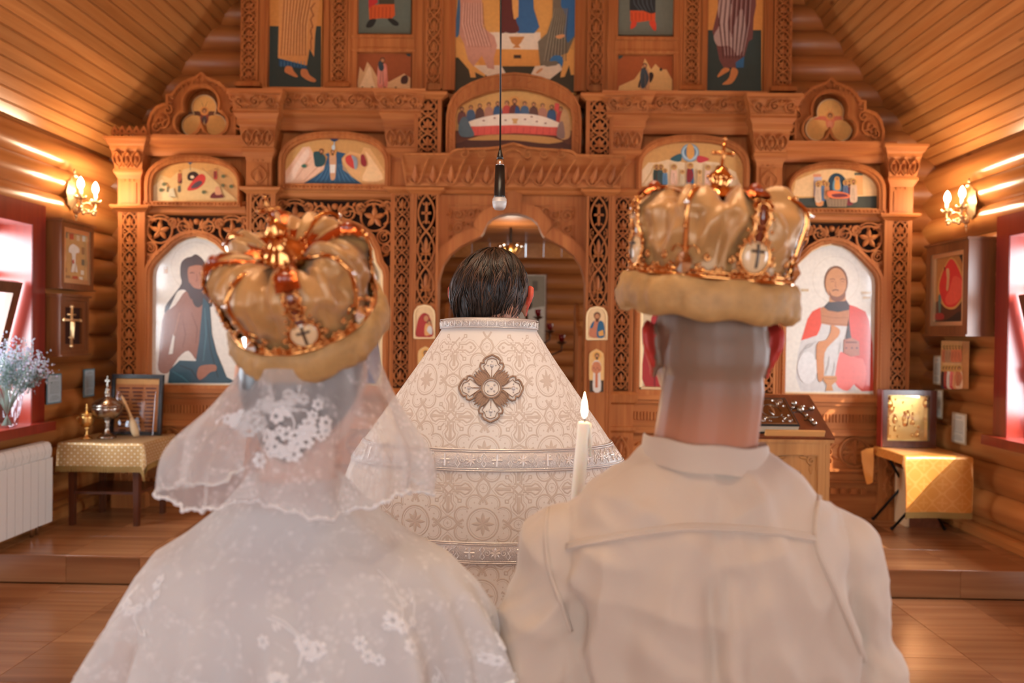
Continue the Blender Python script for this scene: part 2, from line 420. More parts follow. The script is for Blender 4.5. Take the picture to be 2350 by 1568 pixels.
yj = onZ(2100, 1434, 0).y; TY = 0.455
tm = tile_mesh('tile', TP, TY, 3)
cols = [xl+TP*(i+0.5) for i in range(-3, 14)]
for x in cols:
    if not -3.75 < x < 3.85: continue
    y = yj + 0.5*TY
    while y > 2.2:
        link('tile', tm, fl, (x, y, 0)); y -= TY
mb = MB(); mb.box(-3.7, 3.7, -4.6, y+0.5*TY, -0.02, 0.0); mb.build('floor_boards', M['tile'], fl)
lt = YS-(yj+TY); tm2 = tile_mesh('tile', TP, max(lt, 0.05), 1)
for x in cols:
    if -3.75 < x < 3.85: link('tile', tm2, fl, (x, YS-lt/2, 0))
# raised floor in front of the screen, on into the sanctuary
so = empty('floor_solea', (0, 0, 0), kind='structure')
mb = MB(); mb.box(-3.7, 3.75, YS+0.012, 11.0, -0.05, ZS-0.0125); mb.build('platform_core', M['grout'], so)
tm3 = tile_mesh('tile', TP, 0.46, 1)
for r in range(4):
    for x in cols:
        if -3.75 < x < 3.85: link('tile', tm3, so, (x, YS-0.012+0.46*(r+0.5), ZS))
mb = MB(); mb.box(-3.7, 3.75, YS-0.012+0.46*4, 10.95, ZS-0.02, ZS); mb.build('sanctuary_boards', M['tile'], so)
mr = MB(); mr.box(-TP/2+0.0015, TP/2-0.0015, -0.006, 0.006, -ZS/2+0.002, ZS/2-0.013); mrm = mr.mesh('riser_tile', M['tile'])
for x in cols:
    if -3.75 < x < 3.85: link('riser_tile', mrm, so, (x, YS+0.007, ZS/2))
# baseboards
for sx, nm in ((-1, 'baseboard_left'), (1, 'baseboard_right')):
    mb = MB(); xf = 3.365*sx if sx > 0 else -3.30
    pr = [(0, 0), (-0.006*sx, 0.012), (-0.006*sx, 0.05), (0.004*sx, 0.062), (0.010*sx, 0.075), (0.03*sx, 0.085), (0.14*sx, 0.085), (0.14*sx, 0.0)]
    A = [(xf+a, YS-0.005, ZS+b) for a, b in pr]; B = [(xf+a, YB+0.05, ZS+b) for a, b in pr]
    mb.grid([A, B], closed_u=True); mb.f.append(tuple(range(8))); mb.m.append(0); mb.c.append(None)
    tag(mb.build(nm, M['log_y']), kind='structure')
# windows
def window(sx, yr, nm, sash=True):
    y0, y1 = yr; z0, z1 = WZ; xi = sx*(XW[sx]-0.03); xo = sx*(XW[sx]+0.30); cw = 0.15
    r = empty(nm, (sx*XW[sx], (y0+y1)/2, z0), kind='structure'); b = r.location
    def part(name, mat, f):
        mb = MB(); f(mb); mb.v = [(v[0]-b.x, v[1]-b.y, v[2]-b.z) for v in mb.v]; return mb.build(name, mat, r)
    xa, xb = sorted((xi, xi+sx*0.05))
    for (a, c, d, e) in ((y0-cw, y0-0.004, z0-0.02, z1+0.004), (y1+0.004, y1+cw, z0-0.02, z1+0.004), (y0-cw, y1+cw, z1+0.004, z1+cw)):
        part('casing', M['red'], lambda mb: mb.box(xa, xb, a, c, d, e))
    ja, jb = sorted((xi+sx*0.004, xo))
    part('jamb', M['red'], lambda mb: mb.box(ja, jb, y1-0.0, y1+0.03, z0, z1))
    part('jamb', M['red'], lambda mb: mb.box(ja, jb, y0-0.03, y0, z0, z1))
    part('jamb', M['red'], lambda mb: mb.box(ja, jb, y0, y1, z1, z1+0.03))
    sa, sb = sorted((sx*(XW[sx]-0.10), xo))
    part('sill', M['red'], lambda mb: mb.box(sa, sb, y0-cw-0.02, y1+cw+0.02, z0-0.065, z0))
    # fixed frame in the outer plane, then a sash that tilts in at the top
    fa, fb = sorted((xo-sx*0.05, xo)); t = 0.045; zt = 1.93
    for (a, c, d, e) in ((y0, y0+t, z0, z1), (y1-t, y1, z0, z1), (y0+t, y1-t, z1-t, z1), (y0+t, y1-t, z0, z0+t), (y0+t, y1-t, zt+0.005, zt+0.055)):
        part('frame', M['sash'], lambda mb: mb.box(fa, fb, a, c, d, e))
    part('pane', M['glass'], lambda mb: mb.add([(xo-sx*0.025, y0+t, zt+0.05), (xo-sx*0.025, y1-t, zt+0.05), (xo-sx*0.025, y1-t, z1-t), (xo-sx*0.025, y0+t, z1-t)], [(0,1,2,3)]))
    H = zt-z0-0.05; til = math.radians(14) if sash else 0
    Ms = Matrix.Translation((xo-sx*0.045-b.x, (y0+y1)/2-b.y, z0+0.05-b.z)) @ Matrix.Rotation(-sx*til, 4, 'Y')
    Wd = y1-y0-2*t-0.01; s = empty('sash', (0,0,0)); s.parent = r
    def bar(cy, cz, sy, sz, name='sash_rail', mat=M['sash'], dx=0.05, ox=0.0):
        mb = MB(); mb.obox(Ms @ Matrix.Translation((ox, cy, cz)), dx, sy, sz); mb.build(name, mat, s)
    w_ = 0.075
    bar(0, w_/2, Wd, w_); bar(0, H-w_/2, Wd, w_); bar(-Wd/2+w_/2, H/2, w_, H-2*w_); bar(Wd/2-w_/2, H/2, w_, H-2*w_)
    mb = MB(); mb.add([Ms @ Vector((0, a, c)) for a, c in ((-Wd/2+w_, w_), (Wd/2-w_, w_), (Wd/2-w_, H-w_), (-Wd/2+w_, H-w_))], [(0,1,2,3)]); mb.build('sash_pane', M['glass'], s)
    mb = MB(); mb.obox(Ms @ Matrix.Translation((-sx*0.035, Wd/2-w_/2, H*0.45)), 0.02, 0.02, 0.05); mb.obox(Ms @ Matrix.Translation((-sx*0.055, Wd/2-w_/2, H*0.45-0.03)), 0.014, 0.018, 0.11); mb.build('handle', M['chrome'], s)
for i, yr in enumerate(WIN):
    window(-1, yr, 'window_%d' % (2*i+1)); window(1, yr, 'window_%d' % (2*i+2))

# sanctuary seen through the royal doors
wa = empty('wall_altar', (0, 0, 0), kind='structure'); YA = 10.5
for k in range(-9, 3): put_log(wa, 0, YA+LR, ZG+PITCH*(k-0.35), 5.6, 0)
for i in range(24):
    mb = MB(); x = -2.76+i*0.24; mb.box(x+0.003, x+0.237, YA-0.02, YA+0.2, 2.60, 2.84); mb.build('plank', M['plank'], wa)
for s, xf in ((-1, -2.45), (1, 2.45)):
    for k in range(-9, 4): put_log(wa, s*(2.45+LR), 8.75, ZG+PITCH*(k-0.1), 3.9, 1)
ca = empty('ceiling_altar', (0, 0, 0), kind='structure')
mb = MB(); mb.box(-2.8, 2.8, 6.7, 10.9, 2.93, 3.0); mb.build('ceiling_deck', M['sash'], ca)
for i in range(14):
    y0 = 6.85+i*0.27
    if i == 8: y0 += 0.0
    mb = MB(); mb.box(-2.7, 2.7, y0+0.004, y0+0.262 - (0.16 if i == 7 else 0), 2.80, 2.86); mb.build('plank', M['log_x'], ca)
# ================================================================== carving tools
def q(px, py, Y=6.2):
    p = onY(px, py, Y); return (p.x, p.z)
def ribbon(mb, pts, w, h, f, taper=False):
    n = len(pts); vs = []; fs = []
    for i, (u, v) in enumerate(pts):
        a = pts[max(i-1, 0)]; b = pts[min(i+1, n-1)]
        du, dv = b[0]-a[0], b[1]-a[1]; L = math.hypot(du, dv) or 1e-6
        k = w/2*((1-0.75*i/(n-1)) if taper else 1); nu, nv = -dv/L*k, du/L*k
        vs += [f(u+nu, v+nv, 0), f(u+nu*0.7, v+nv*0.7, h), f(u-nu*0.7, v-nv*0.7, h), f(u-nu, v-nv, 0)]
    for i in range(n-1):
        a = 4*i; b = a+4; fs += [(a, b, b+1, a+1), (a+1, b+1, b+2, a+2), (a+2, b+2, b+3, a+3)]
    mb.add(vs, fs)
def leaf(mb, cu, cv, ang, L, W, h, f, drop=False):
    """a carved leaf: pointed oval with a raised rib, growing from (cu, cv) along ang"""
    ca, sa = math.cos(ang), math.sin(ang)
    def P(a, b, hh): return f(cu + a*ca - b*sa, cv + a*sa + b*ca, hh)
    pr = ((0.0, 0.12), (0.25, 0.8), (0.5, 1.0), (0.75, 0.65), (1.0, 0.0)) if not drop else ((0.0, 0.35), (0.10, 0.85), (0.28, 1.0), (0.6, 0.62), (1.0, 0.05))
    up = [(a*L, b*W/2) for a, b in pr]; vs = []; fs = []
    for a, b in up: vs += [P(a, b, 0), P(a, b*0.85, h*0.6), P(a, 0, h), P(a, -b*0.85, h*0.6), P(a, -b, 0)]
    for i in range(len(up)-1):
        for k in range(4): fs.append((5*i+k, 5*i+5+k, 5*i+6+k, 5*i+1+k)[::-1])
    mb.add(vs, fs)
def boss(mb, cu, cv, r, h, f, n=8):
    vs = [f(cu, cv, h)]; 
    for k in range(n):
        a = 2*PI*k/n; vs.append(f(cu+r*0.6*math.cos(a), cv+r*0.6*math.sin(a), h*0.8))
    for k in range(n):
        a = 2*PI*k/n; vs.append(f(cu+r*math.cos(a), cv+r*math.sin(a), 0))
    fs = [(0, 1+k, 1+(k+1) % n) for k in range(n)] + [(1+k, 1+n+k, 1+n+(k+1) % n, 1+(k+1) % n) for k in range(n)]
    mb.add(vs, fs)
def arcp(cu, cv, r, a0, a1, n=10): return [(cu+r*math.cos(a0+(a1-a0)*i/n), cv+r*math.sin(a0+(a1-a0)*i/n)) for i in range(n+1)]
def spiral(cu, cv, r, a0, turns, n=14, end=0.15): return [(cu+r*(1-(1-end)*i/n)*math.cos(a0+turns*2*PI*i/n), cv+r*(1-(1-end)*i/n)*math.sin(a0+turns*2*PI*i/n)) for i in range(n+1)]
def plane_map(x0, z0, Y, sx=1): return lambda u, v, h: (x0+sx*u, Y-h, z0+v)
def fret(mb, f, W, H, m, h=0.014, rich=False):
    """pierced column fretwork: interlaced ovals holding palmettes"""
    n = max(1, round(H/m)); m = H/n; lw = W*0.11
    for j in range(n):
        v0 = j*m
        cross = rich and j % 3 == 2
        for s in (-1, 1):
            ribbon(mb, [(s*W*0.44*math.sin(PI*t/8)**0.8 if 0 < t < 8 else 0, v0+m*t/8) for t in range(9)], lw, h, f)
            ribbon(mb, spiral(s*W*0.34, v0+m*0.04, W*0.15, PI/2+(0 if s > 0 else 0), s*-0.9, 8), lw*0.7, h*0.85, f)
            ribbon(mb, spiral(s*W*0.34, v0+m*0.96, W*0.15, -PI/2, s*0.9, 8), lw*0.7, h*0.85, f)
        if cross:
            ribbon(mb, [(0, v0+m*0.2), (0, v0+m*0.8)], lw*1.3, h*1.1, f); ribbon(mb, [(-W*0.26, v0+m*0.5), (W*0.26, v0+m*0.5)], lw*1.3, h*1.1, f)
            for s in (-1, 1):
                for t in (0.28, 0.72): leaf(mb, s*W*0.08, v0+m*t, PI/2-s*PI/4 if t > 0.5 else -PI/2+s*PI/4, W*0.2, W*0.12, h, f)
        else:
            ribbon(mb, [(0, v0+m*0.08), (0, v0+m*0.45)], lw*0.7, h, f)
            leaf(mb, 0, v0+m*0.42, PI/2, m*0.42, W*0.24, h*1.2, f)
            for s in (-1, 1):
                ribbon(mb, [(s*W*(0.48-0.33*math.sin(PI*t/6)), v0+m*(0.5+0.42*(t/6-0.5)*2)-m*0.0) for t in range(7)], lw*0.6, h*0.9, f)
                leaf(mb, s*W*0.47, v0+m*0.5, PI/2, m*0.16, W*0.14, h, f); leaf(mb, s*W*0.47, v0+m*0.5, -PI/2, m*0.16, W*0.14, h, f)
            for s in (-1, 1):
                leaf(mb, 0, v0+m*0.40, PI/2-s*0.75, W*0.40, W*0.17, h, f); leaf(mb, 0, v0+m*0.36, PI/2-s*1.45, W*0.34, W*0.15, h, f)
                leaf(mb, 0, v0+m*0.22, -PI/2+s*0.9, W*0.26, W*0.12, h*0.8, f)
        boss(mb, 0, v0+m, W*0.10, h*1.2, f)
def eggs(mb, f, W, H, h=0.020, slant=0.0, n=None, flow=False):
    n = n or max(1, round(W/(H*0.62))); c = W/n
    for i in range(n):
        u = -W/2+c*(i+0.5)
        if not flow:
            for s in (-1, 1): ribbon(mb, [(u+s*c*0.47*math.sin(PI*t/8)**0.85 if 0 < t < 8 else u, H*(0.04+0.92*t/8)) for t in range(9)], c*0.11, h*1.3, f)
            leaf(mb, u, H*0.16, PI/2, H*0.52, c*0.50, h*1.5, f, True)
            if i: leaf(mb, u-c/2, H*0.95, -PI/2, H*0.30, c*0.24, h, f); leaf(mb, u-c/2, H*0.05, PI/2, H*0.30, c*0.24, h, f)
            continue
        leaf(mb, u, H*0.12, PI/2-0.12, H*0.62, c*0.46, h*0.9, f, True)
        ribbon(mb, [(u+c*(0.5-0.42*math.cos(PI*t/8)*0.9)+c*0.10*math.sin(PI*t/4), H*(0.05+0.9*t/8)) for t in range(9)], c*0.12, h*1.2, f)
        ribbon(mb, arcp(u, H*0.30, c*0.36, -PI*0.95, -PI*0.05, 8), c*0.09, h, f)
        boss(mb, u, H*0.22, c*0.12, h, f, 6)
def scrollfrieze(mb, f, W, H, h=0.019):
    n = max(2, round(W/(H*0.95))); c = W/n
    for i in range(n):
        u = -W/2+c*(i+0.5); s = 1 if i % 2 else -1
        ribbon(mb, spiral(u, H*0.5, H*0.36, PI/2*s, s*1.5, 14), H*0.085, h, f)
        for k in range(3): leaf(mb, u+c*0.34, H*0.5, s*(PI/2-0.8+k*0.7), H*0.42, H*0.17, h, f)
        for k in range(3): leaf(mb, u-c*0.34, H*0.5, -s*(PI/2-0.8+k*0.7), H*0.36, H*0.15, h*0.8, f)
        boss(mb, u, H*0.5, H*0.09, h*1.3, f, 6)
    for v in (0.03, 0.97): ribbon(mb, [(-W/2, H*v), (W/2, H*v)], H*0.05, h*0.7, f)
def keelpts(half, cx):
    """mirror a left-hand list of (px, py) about cx -> closed outline in pixels, starting bottom left"""
    return half + [(2*cx-p[0], p[1]) for p in half[::-1] if abs(p[0]-cx) > 0.5]
def flip(poly): return [(-x, z) for x, z in poly][::-1]
def both(poly, s):  # outline measured on the left half -> left or right copy
    return poly if s < 0 else flip(poly)

# ================================================================== the carved icon screen: one thing, many parts
SCR = empty('iconostasis', (0, 6.2, ZS), label='carved honey-brown wooden icon screen filling the end of the church', cat='icon screen')
SCR.location = (0, 0, 0)
CV, CH_ = M['carved'], M['carved_h']
def part(name, f, mat=None, parent=None, smooth=False):
    mb = MB(); f(mb); return mb.build(name, mat or CV, parent or SCR, smooth)
zR = lambda y: q(1950, y, 6.2)[1]
YP = 6.26                                   # main boards
def xs(a, b, s, Y):                         # two left-hand pixel columns -> x range on side s
    x0, x1 = q(a, 500, Y)[0], q(b, 500, Y)[0]
    return (x0, x1) if s < 0 else (-x1, -x0)
def zl(y, px=600, Y=6.2): return q(px, y, Y)[1]

# back boards: sides, upper tier and the plate with the arch of the royal doors
for s in (-1, 1):
    xa, xb = xs(332, 1010, s, YP)
    part('back_board', lambda mb: mb.box(xa, xb, YP+0.03, YP+0.07, ZS, zl(322)))
    xa, xb = xs(560, 1010, s, YP); part('back_board', lambda mb: mb.box(xa, xb, YP+0.03, YP+0.07, zl(322), zl(225)))
opening = [(1008, 760), (1008, 680), (1009, 651), (1013, 630), (1020, 609), (1036, 586), (1059.6, 567), (1082, 556), (1104.5, 544.5), (1110, 537), (1114, 528), (1120, 515), (1132, 504), (1148, 497), (1163, 493.5), (1177.5, 493)]
op = [q(a, b, 6.24) for a, b in opening]; xc0 = op[-1][0]
opl = [(x-xc0, z) for x, z in op]; opl[0] = (opl[0][0], ZS)
opf = opl + [(-x, z) for x, z in opl[-2::-1]]
XO = -opl[0][0]
zt = zl(440, 1000)
outer = [(-0.66, ZS)] + opl + [(-x, z) for x, z in opl[-2::-1]] + [(0.66, ZS), (0.66, zt), (-0.66, zt)]
part('royal_door_arch', lambda mb: mb.prism(outer, 6.20, 6.30))
# raised band following the arch
def band(mb, pts, w0, w1, y0, y1):
    n = len(pts); vs = []; fs = []
    for i, (x, z) in enumerate(pts):
        a = pts[max(i-1, 0)]; b = pts[min(i+1, n-1)]; dx, dz = b[0]-a[0], b[1]-a[1]; L = math.hypot(dx, dz) or 1
        nx, nz = -dz/L, dx/L
        vs += [(x+nx*w0, y1, z+nz*w0), (x+nx*w0, y0, z+nz*w0), (x+nx*w1, y0, z+nz*w1), (x+nx*w1, y1, z+nz*w1)]
    for i in range(n-1):
        for k in range(3): fs.append((4*i+k, 4*i+k+1, 4*i+5+k, 4*i+4+k))
    mb.add(vs, fs)
arch_only = [p for p in opf if p[1] > 1.35]
part('arch_moulding', lambda mb: (band(mb, arch_only, 0.0, 0.085, 6.165, 6.2), band(mb, arch_only, 0.085, 0.10, 6.178, 6.2)))
def keystone(mb):
    zk = opl[-1][1]; mb.prism([(-0.06, zk+0.005), (0.06, zk+0.005), (0.075, zk+0.17), (0.0, zk+0.21), (-0.075, zk+0.17)], 6.15, 6.2)
    mb.prism([(-0.03, zk+0.03), (0.03, zk+0.03), (0.045, zk+0.15), (0, zk+0.18), (-0.045, zk+0.15)], 6.138, 6.15)
part('keystone', keystone)
for s in (-1, 1):
    tri = [q(1031, 471, 6.2), q(1126, 470, 6.2), q(1104, 505, 6.2), q(1080, 522, 6.2), q(1055, 535, 6.2), q(1031, 556, 6.2)]
    tri = [(x-xc0, z) for x, z in tri]
    tri = tri if s < 0 else [(-x, z) for x, z in tri]
    f = plane_map(0, 0, 6.2)
    def sp(mb):
        ribbon(mb, tri+[tri[0]], 0.014, 0.012, f)
        a, b = tri[0], tri[1]; d = s
        for (u, v, r, t) in ((0.075, 0.075, 0.055, 1.6), (0.175, 0.07, 0.045, -1.5), (0.075, 0.18, 0.048, -1.5), (0.25, 0.045, 0.03, 1.3), (0.05, 0.255, 0.028, 1.2), (0.155, 0.145, 0.03, 1.2)):
            cu, cv = a[0]-d*u, a[1]-v
            ribbon(mb, spiral(cu, cv, r, PI/4, t*d, 16), 0.011, 0.020, f); boss(mb, cu, cv, 0.010, 0.014, f, 6)
            for k in range(4): leaf(mb, cu+d*0.9*r, cv, PI/2+k*0.8, r*0.8, r*0.35, 0.018, f)
    part('spandrel_carving', sp)
# opened door leaves behind the arch
for s in (-1, 1):
    def lf(mb):
        pts = [(6.31, ZS+0.01), (6.83, ZS+0.01), (6.83, 1.80), (6.78, 1.86), (6.70, 1.84), (6.62, 1.72), (6.50, 1.62), (6.40, 1.66), (6.31, 1.58)]
        b = len(mb.v); x = s*(XO-0.005)
        P = [(y, z) for y, z in pts]; n = len(P)
        vs = [(x, y, z) for y, z in P] + [(x-s*0.035, y, z) for y, z in P]
        tr = tessellate_polygon([[Vector((y, z, 0)) for y, z in P]])
        fs = [tuple(t) for t in tr]+[tuple(i+n for i in t[::-1]) for t in tr]+[(i, (i+1) % n, (i+1) % n+n, i+n) for i in range(n)]
        mb.add(vs, fs)
    part('royal_door_leaf', lf)

# ---- pilasters
def pilaster(s, a, b, yt, Yf, fr=None, yb=None, m=0.16, rich=False, name='pilaster', zb=None, refx=None, ledge=True):
    x0, x1 = xs(a, b, s, Yf); zt = zl(yt, (a+b)/2, Yf); z0 = zb if zb is not None else zR(905)
    p = empty(name, (0, 0, 0)); p.parent = SCR
    fw0, fw1 = xs(fr[0], fr[1], s, Yf) if fr else (None, None)
    def sh(mb):
        if fr:
            mb.box(x0, fw0, Yf, YP+0.04, z0, zt); mb.box(fw1, x1, Yf, YP+0.04, z0, zt); mb.box(fw0-.002, fw1+.002, Yf+0.075, YP+0.04, z0+.001, zt-.001)
            zf = zl(fr[2], (a+b)/2, Yf)
            mb.box(fw0, fw1, Yf+0.0, Yf+0.051, zf, zt)
            if len(fr) > 3: mb.box(fw0, fw1, Yf+0.004, Yf+0.051, z0, zl(fr[3], (a+b)/2, Yf))
            for xx in (x0, x1-0.012): mb.box(xx, xx+0.012, Yf-0.006, Yf, z0, zt)
        else: mb.box(x0, x1, Yf, YP+0.04, z0, zt)
    part('shaft', sh, parent=p)
    if fr:
        part('shade_backing', lambda mb: mb.box(fw0, fw1, Yf+0.07, Yf+0.075, z0+.01, zt-.01), M['shade_paint'], parent=p)  # thin dark sheet painted as shade behind the fretwork
        zf = zl(fr[2], (a+b)/2, Yf); zb_ = zl(fr[3], (a+b)/2, Yf) if len(fr) > 3 else z0+0.02
        part('fretwork', lambda mb: fret(mb, plane_map((fw0+fw1)/2, zb_, Yf+0.014), (fw1-fw0)*0.98, zf-zb_, m, 0.013, rich), parent=p)
    if ledge: part('ledge', lambda mb: mb.stack(x0, x1, Yf, YP+0.04, [(zt-0.03, 0.004), (zt-0.015, 0.022), (zt-0.004, 0.042), (zt+0.012, 0.05), (zt+0.02, 0.046)]), CH_, parent=p)
    return p, x0, x1
def capital(s, p, a, b, Yf, lv, carve=(), zref=None):
    x0, x1 = xs(a, b, s, Yf); zz = lambda y: zl(y, (a+b)/2, Yf-0.05)
    L = [(zz(y), o) for y, o in lv]
    part('capital', lambda mb: mb.stack(x0, x1, Yf, YP+0.04, L), CH_, parent=p)
    for (y0, o0, y1, o1, kind) in carve:
        z0, z1 = zz(y0), zz(y1); H = z1-z0
        def f(u, v, h): 
            t = v/H; o = o0+(o1-o0)*t; return ((x0+x1)/2 + u*(1+ (o-o0)*2/(x1-x0+2*o0)), Yf-o-h, z0+v)
        part('relief', lambda mb: (eggs if kind == 'e' else scrollfrieze)(mb, f, (x1-x0+2*o0)*0.94, H), parent=p)
    return x0, x1
CAPS = [(408, 0), (400, .012), (393, .026), (387, .026), (386, .016), (345, .036), (342, .042), (334, .046), (330, .058), (322, .068), (320, .078), (314, .080)]
CAPT = [(368, 0), (358, .006), (348, .030), (338, .030), (336, .020), (296, .040), (290, .042), (286, .052), (273, .056), (262, .078), (260, .078), (257, .072), (236, .086), (219, .112), (217, .115), (209, .118)]
for s in (-1, 1):
    # outer pilaster of the side bay
    p, x0, x1 = pilaster(s, 272, 333, 478, 6.17, (280, 314, 488), m=0.15)
    bx0, bx1 = xs(270, 322, s, 6.17)
    zz = lambda y: zl(y, 296, 6.17)
    part('block', lambda mb: (mb.box(bx0, bx1, 6.17, YP+0.04, zz(472), zz(406)), [mb.box(bx0+0.045+0.035*i, bx0+0.06+0.035*i, 6.163, 6.17, zz(416), zz(411)) for i in range(3)], mb.box(bx0+0.03, bx1-0.03, 6.164, 6.17, zz(466), zz(420))), parent=p)
    capital(s, p, 270, 322, 6.17, CAPS, ((384, .017, 346, .035, 'e'),))
    # pilaster between side bay and middle bay
    p, x0, x1 = pilaster(s, 566, 632, 436, 6.13, (577, 620, 446), m=0.165)
    bx0, bx1 = xs(564, 622, s, 6.13); zz2 = lambda y: zl(y, 593, 6.13)
    part('block', lambda mb: (mb.box(bx0, bx1, 6.13, YP+0.04, zz2(432), zz2(364)), mb.box(bx0+0.03, bx1-0.03, 6.122, 6.13, zz2(426), zz2(376)), [mb.box(bx0+0.04+0.04*i, bx0+0.055+0.04*i, 6.122, 6.13, zz2(370), zz2(366)) for i in range(3)]), parent=p)
    part('relief', lambda mb: eggs(mb, plane_map((bx0+bx1)/2, zz2(424), 6.122), bx1-bx0-0.07, zz2(380)-zz2(424), 0.008), parent=p)
    capital(s, p, 564, 622, 6.13, CAPT, ((334, .021, 297, .039, 'e'), (255, .074, 220, .110, 's')))
    # narrow pilaster beside the royal doors and its capital
    p, x0, x1 = pilaster(s, 897, 946, 436, 6.17, (906, 940, 448), m=0.15)
    bx0, bx1 = xs(897, 940, s, 6.17)
    part('block', lambda mb: (mb.box(bx0, bx1, 6.17, YP+0.04, zz2(434), zz2(362)), mb.box(bx0+0.02, bx1-0.02, 6.162, 6.17, zz2(426), zz2(372))), parent=p)
    capital(s, p, 893, 944, 6.17, CAPT, ((334, .021, 297, .039, 'e'), (255, .074, 220, .110, 's')))
    # royal-door pilaster with openwork, small icons are set into it
    p, x0, x1 = pilaster(s, 945, 1006, 437, 6.13, (956, 1000, 447, 697), m=0.30, rich=True, zb=ZS)
    # column between the tiers, left and right of the supper arch
    p, x0, x1 = pilaster(s, 948, 1010, 219, 6.10, (957, 1001, 224), m=0.16, zb=zl(352, 980, 6.10))
# ---- rails, friezes and lintels between the pilasters
for s in (-1, 1):
    def rail(name, a, b, lv, Yf, carve=None, ref=None, mat=None, kind='s'):
        x0, x1 = xs(a, b, s, Yf); zz = lambda y: zl(y, ref or (a+b)/2, Yf)
        L = [(zz(y), Yf-o) for y, o in lv]
        def g(mb):
            A = [(x0, y, z) for z, y in L]+[(x0, YP+0.05, L[-1][0]), (x0, YP+0.05, L[0][0])]
            B = [(x1, y, z) for _, y, z in A]
            mb.grid([A, B], closed_u=True)
        o = part(name, g, mat or CH_)
        if carve:
            y0, o0, y1, o1 = carve; z0, z1 = zz(y0), zz(y1); H = z1-z0
            f = lambda u, v, h: ((x0+x1)/2+u, Yf-(o0+(o1-o0)*v/H)-h, z0+v)
            part('relief', lambda mb: (scrollfrieze if kind == 's' else eggs)(mb, f, (x1-x0)*0.97, H), parent=o)
        return o
    rail('side_cornice', 318, 560, [(358, 0), (352, .012), (347, .016), (340, .018), (334, .05), (326, .055), (322, .075), (315, .08)], 6.21)
    rail('top_cornice', 610, 905, [(300, 0), (290, .014), (286, .02), (273, .024), (266, .05), (262, .05), (257, .045), (236, .06), (219, .088), (217, .092), (209, .095)], 6.21, (256, .046, 220, .086))
    rail('lintel', 326, 566, [(494, 0), (489, .02), (482, .024), (478, .04), (474, .04), (470, .02), (463, .02)], 6.22)
    rail('lintel', 628, 900, [(458, 0), (452, .02), (446, .024), (441, .045), (436, .045)], 6.22)
    # icon-bay panels and the carved dado under them
    for (a, b, cx) in ((333, 566, 449), (632, 897, 766)):
        x0, x1 = xs(a, b, s, 6.2); w_ = x1-x0
        d = empty('dado', (0, 0, 0)); d.parent = SCR
        def mould(mb):
            for (ya, yb_, o) in ((912, 923, .05), (924, 932, .03), (986, 992, .03), (992, 1000, .045), (1076, 1082, .04), (1103, 1108, .03)):
                mb.box(x0, x1, 6.21-o, YP+0.04, zR(yb_), zR(ya))
            mb.box(x0, x1, 6.21, YP+0.04, ZS, zR(905))
        part('dado_rail', mould, CH_, parent=d)
        part('flutes', lambda mb: [mb.box(x0+0.02+i*0.026, x0+0.034+i*0.026, 6.196, 6.21, zR(970), zR(952)) for i in range(int((w_-0.04)/0.026))], parent=d)
        for i in range(int((w_-0.03)/0.079)): part('dentil', lambda mb: mb.box(x0+0.02+i*0.079, x0+0.062+i*0.079, 6.17, 6.21, zR(1133), zR(1120)), parent=d)
        def ros(mb):
            zc = (zR(1002)+zR(1074))/2; r = (zR(1002)-zR(1074))/2*0.93; f = plane_map(0, 0, 6.21)
            n = max(2, int(w_/(2.7*r))); 
            for i in range(n):
                cu = x0+w_*(i+0.5)/n
                ribbon(mb, arcp(cu, zc, r, 0, 2*PI, 28), 0.022, 0.02, f); ribbon(mb, arcp(cu, zc, r*0.86, 0, 2*PI, 28), 0.008, 0.02, f)
                for k in range(8):
                    a_ = k*PI/4+PI/8; ca, sa = math.cos(a_), math.sin(a_)
                    if k % 2 == 0 or True: ribbon(mb, [(cu+ca*0.02, zc+sa*0.02), (cu+ca*r*0.78, zc+sa*r*0.78)], 0.014, 0.014, f)
                for k in range(4):
                    a_ = k*PI/2; ribbon(mb, [(cu+math.cos(a_)*0.01, zc+math.sin(a_)*0.01), (cu+math.cos(a_)*r*0.8, zc+math.sin(a_)*r*0.8)], 0.03, 0.02, f)
                    for t in (-1, 1): leaf(mb, cu+math.cos(a_)*r*0.5, zc+math.sin(a_)*r*0.5, a_+t*0.7, r*0.34, r*0.16, 0.016, f)
                boss(mb, cu, zc, 0.03, 0.024, f)
            for i in range(n+1):
                cu = x0+w_*i/n
                for (du, dv) in ((0, 0), (0, r*0.62), (0, -r*0.62)):
                    if x0+0.06 < cu < x1-0.06:
                        ribbon(mb, arcp(cu+du, zc+dv, r*0.26, 0, 2*PI, 12), 0.012, 0.014, f); boss(mb, cu+du, zc+dv, r*0.14, 0.016, f)
                for t in (-1, 1):
                    for k in (-1, 1):
                        if x0 < cu+t*0.075 < x1: leaf(mb, cu+t*0.03, zc+k*r*0.25, PI/2-t*1.0 if k > 0 else -PI/2+t*1.0, r*0.6, r*0.22, 0.014, f)
        part('rosette_panel', ros, parent=d)
    # plinths under the pilasters
    for (a, b, Yf) in ((272, 333, 6.17), (566, 632, 6.13), (897, 946, 6.17)):
        x0, x1 = xs(a, b, s, Yf)
        pl = part('plinth', lambda mb: mb.stack(x0, x1, Yf, YP+0.04, [(ZS, .03), (ZS+.10, .03), (ZS+.12, .012), (zR(1000), .012), (zR(994), .03), (zR(986), .03), (zR(984), .01), (zR(935), .01), (zR(930), .035), (zR(912), .045), (zR(905), .02)]))
        part('relief', lambda mb: fret(mb, plane_map((x0+x1)/2, ZS+0.14, Yf-0.012), (x1-x0)*0.75, zR(1004)-ZS-0.16, 0.22, 0.012), parent=pl)

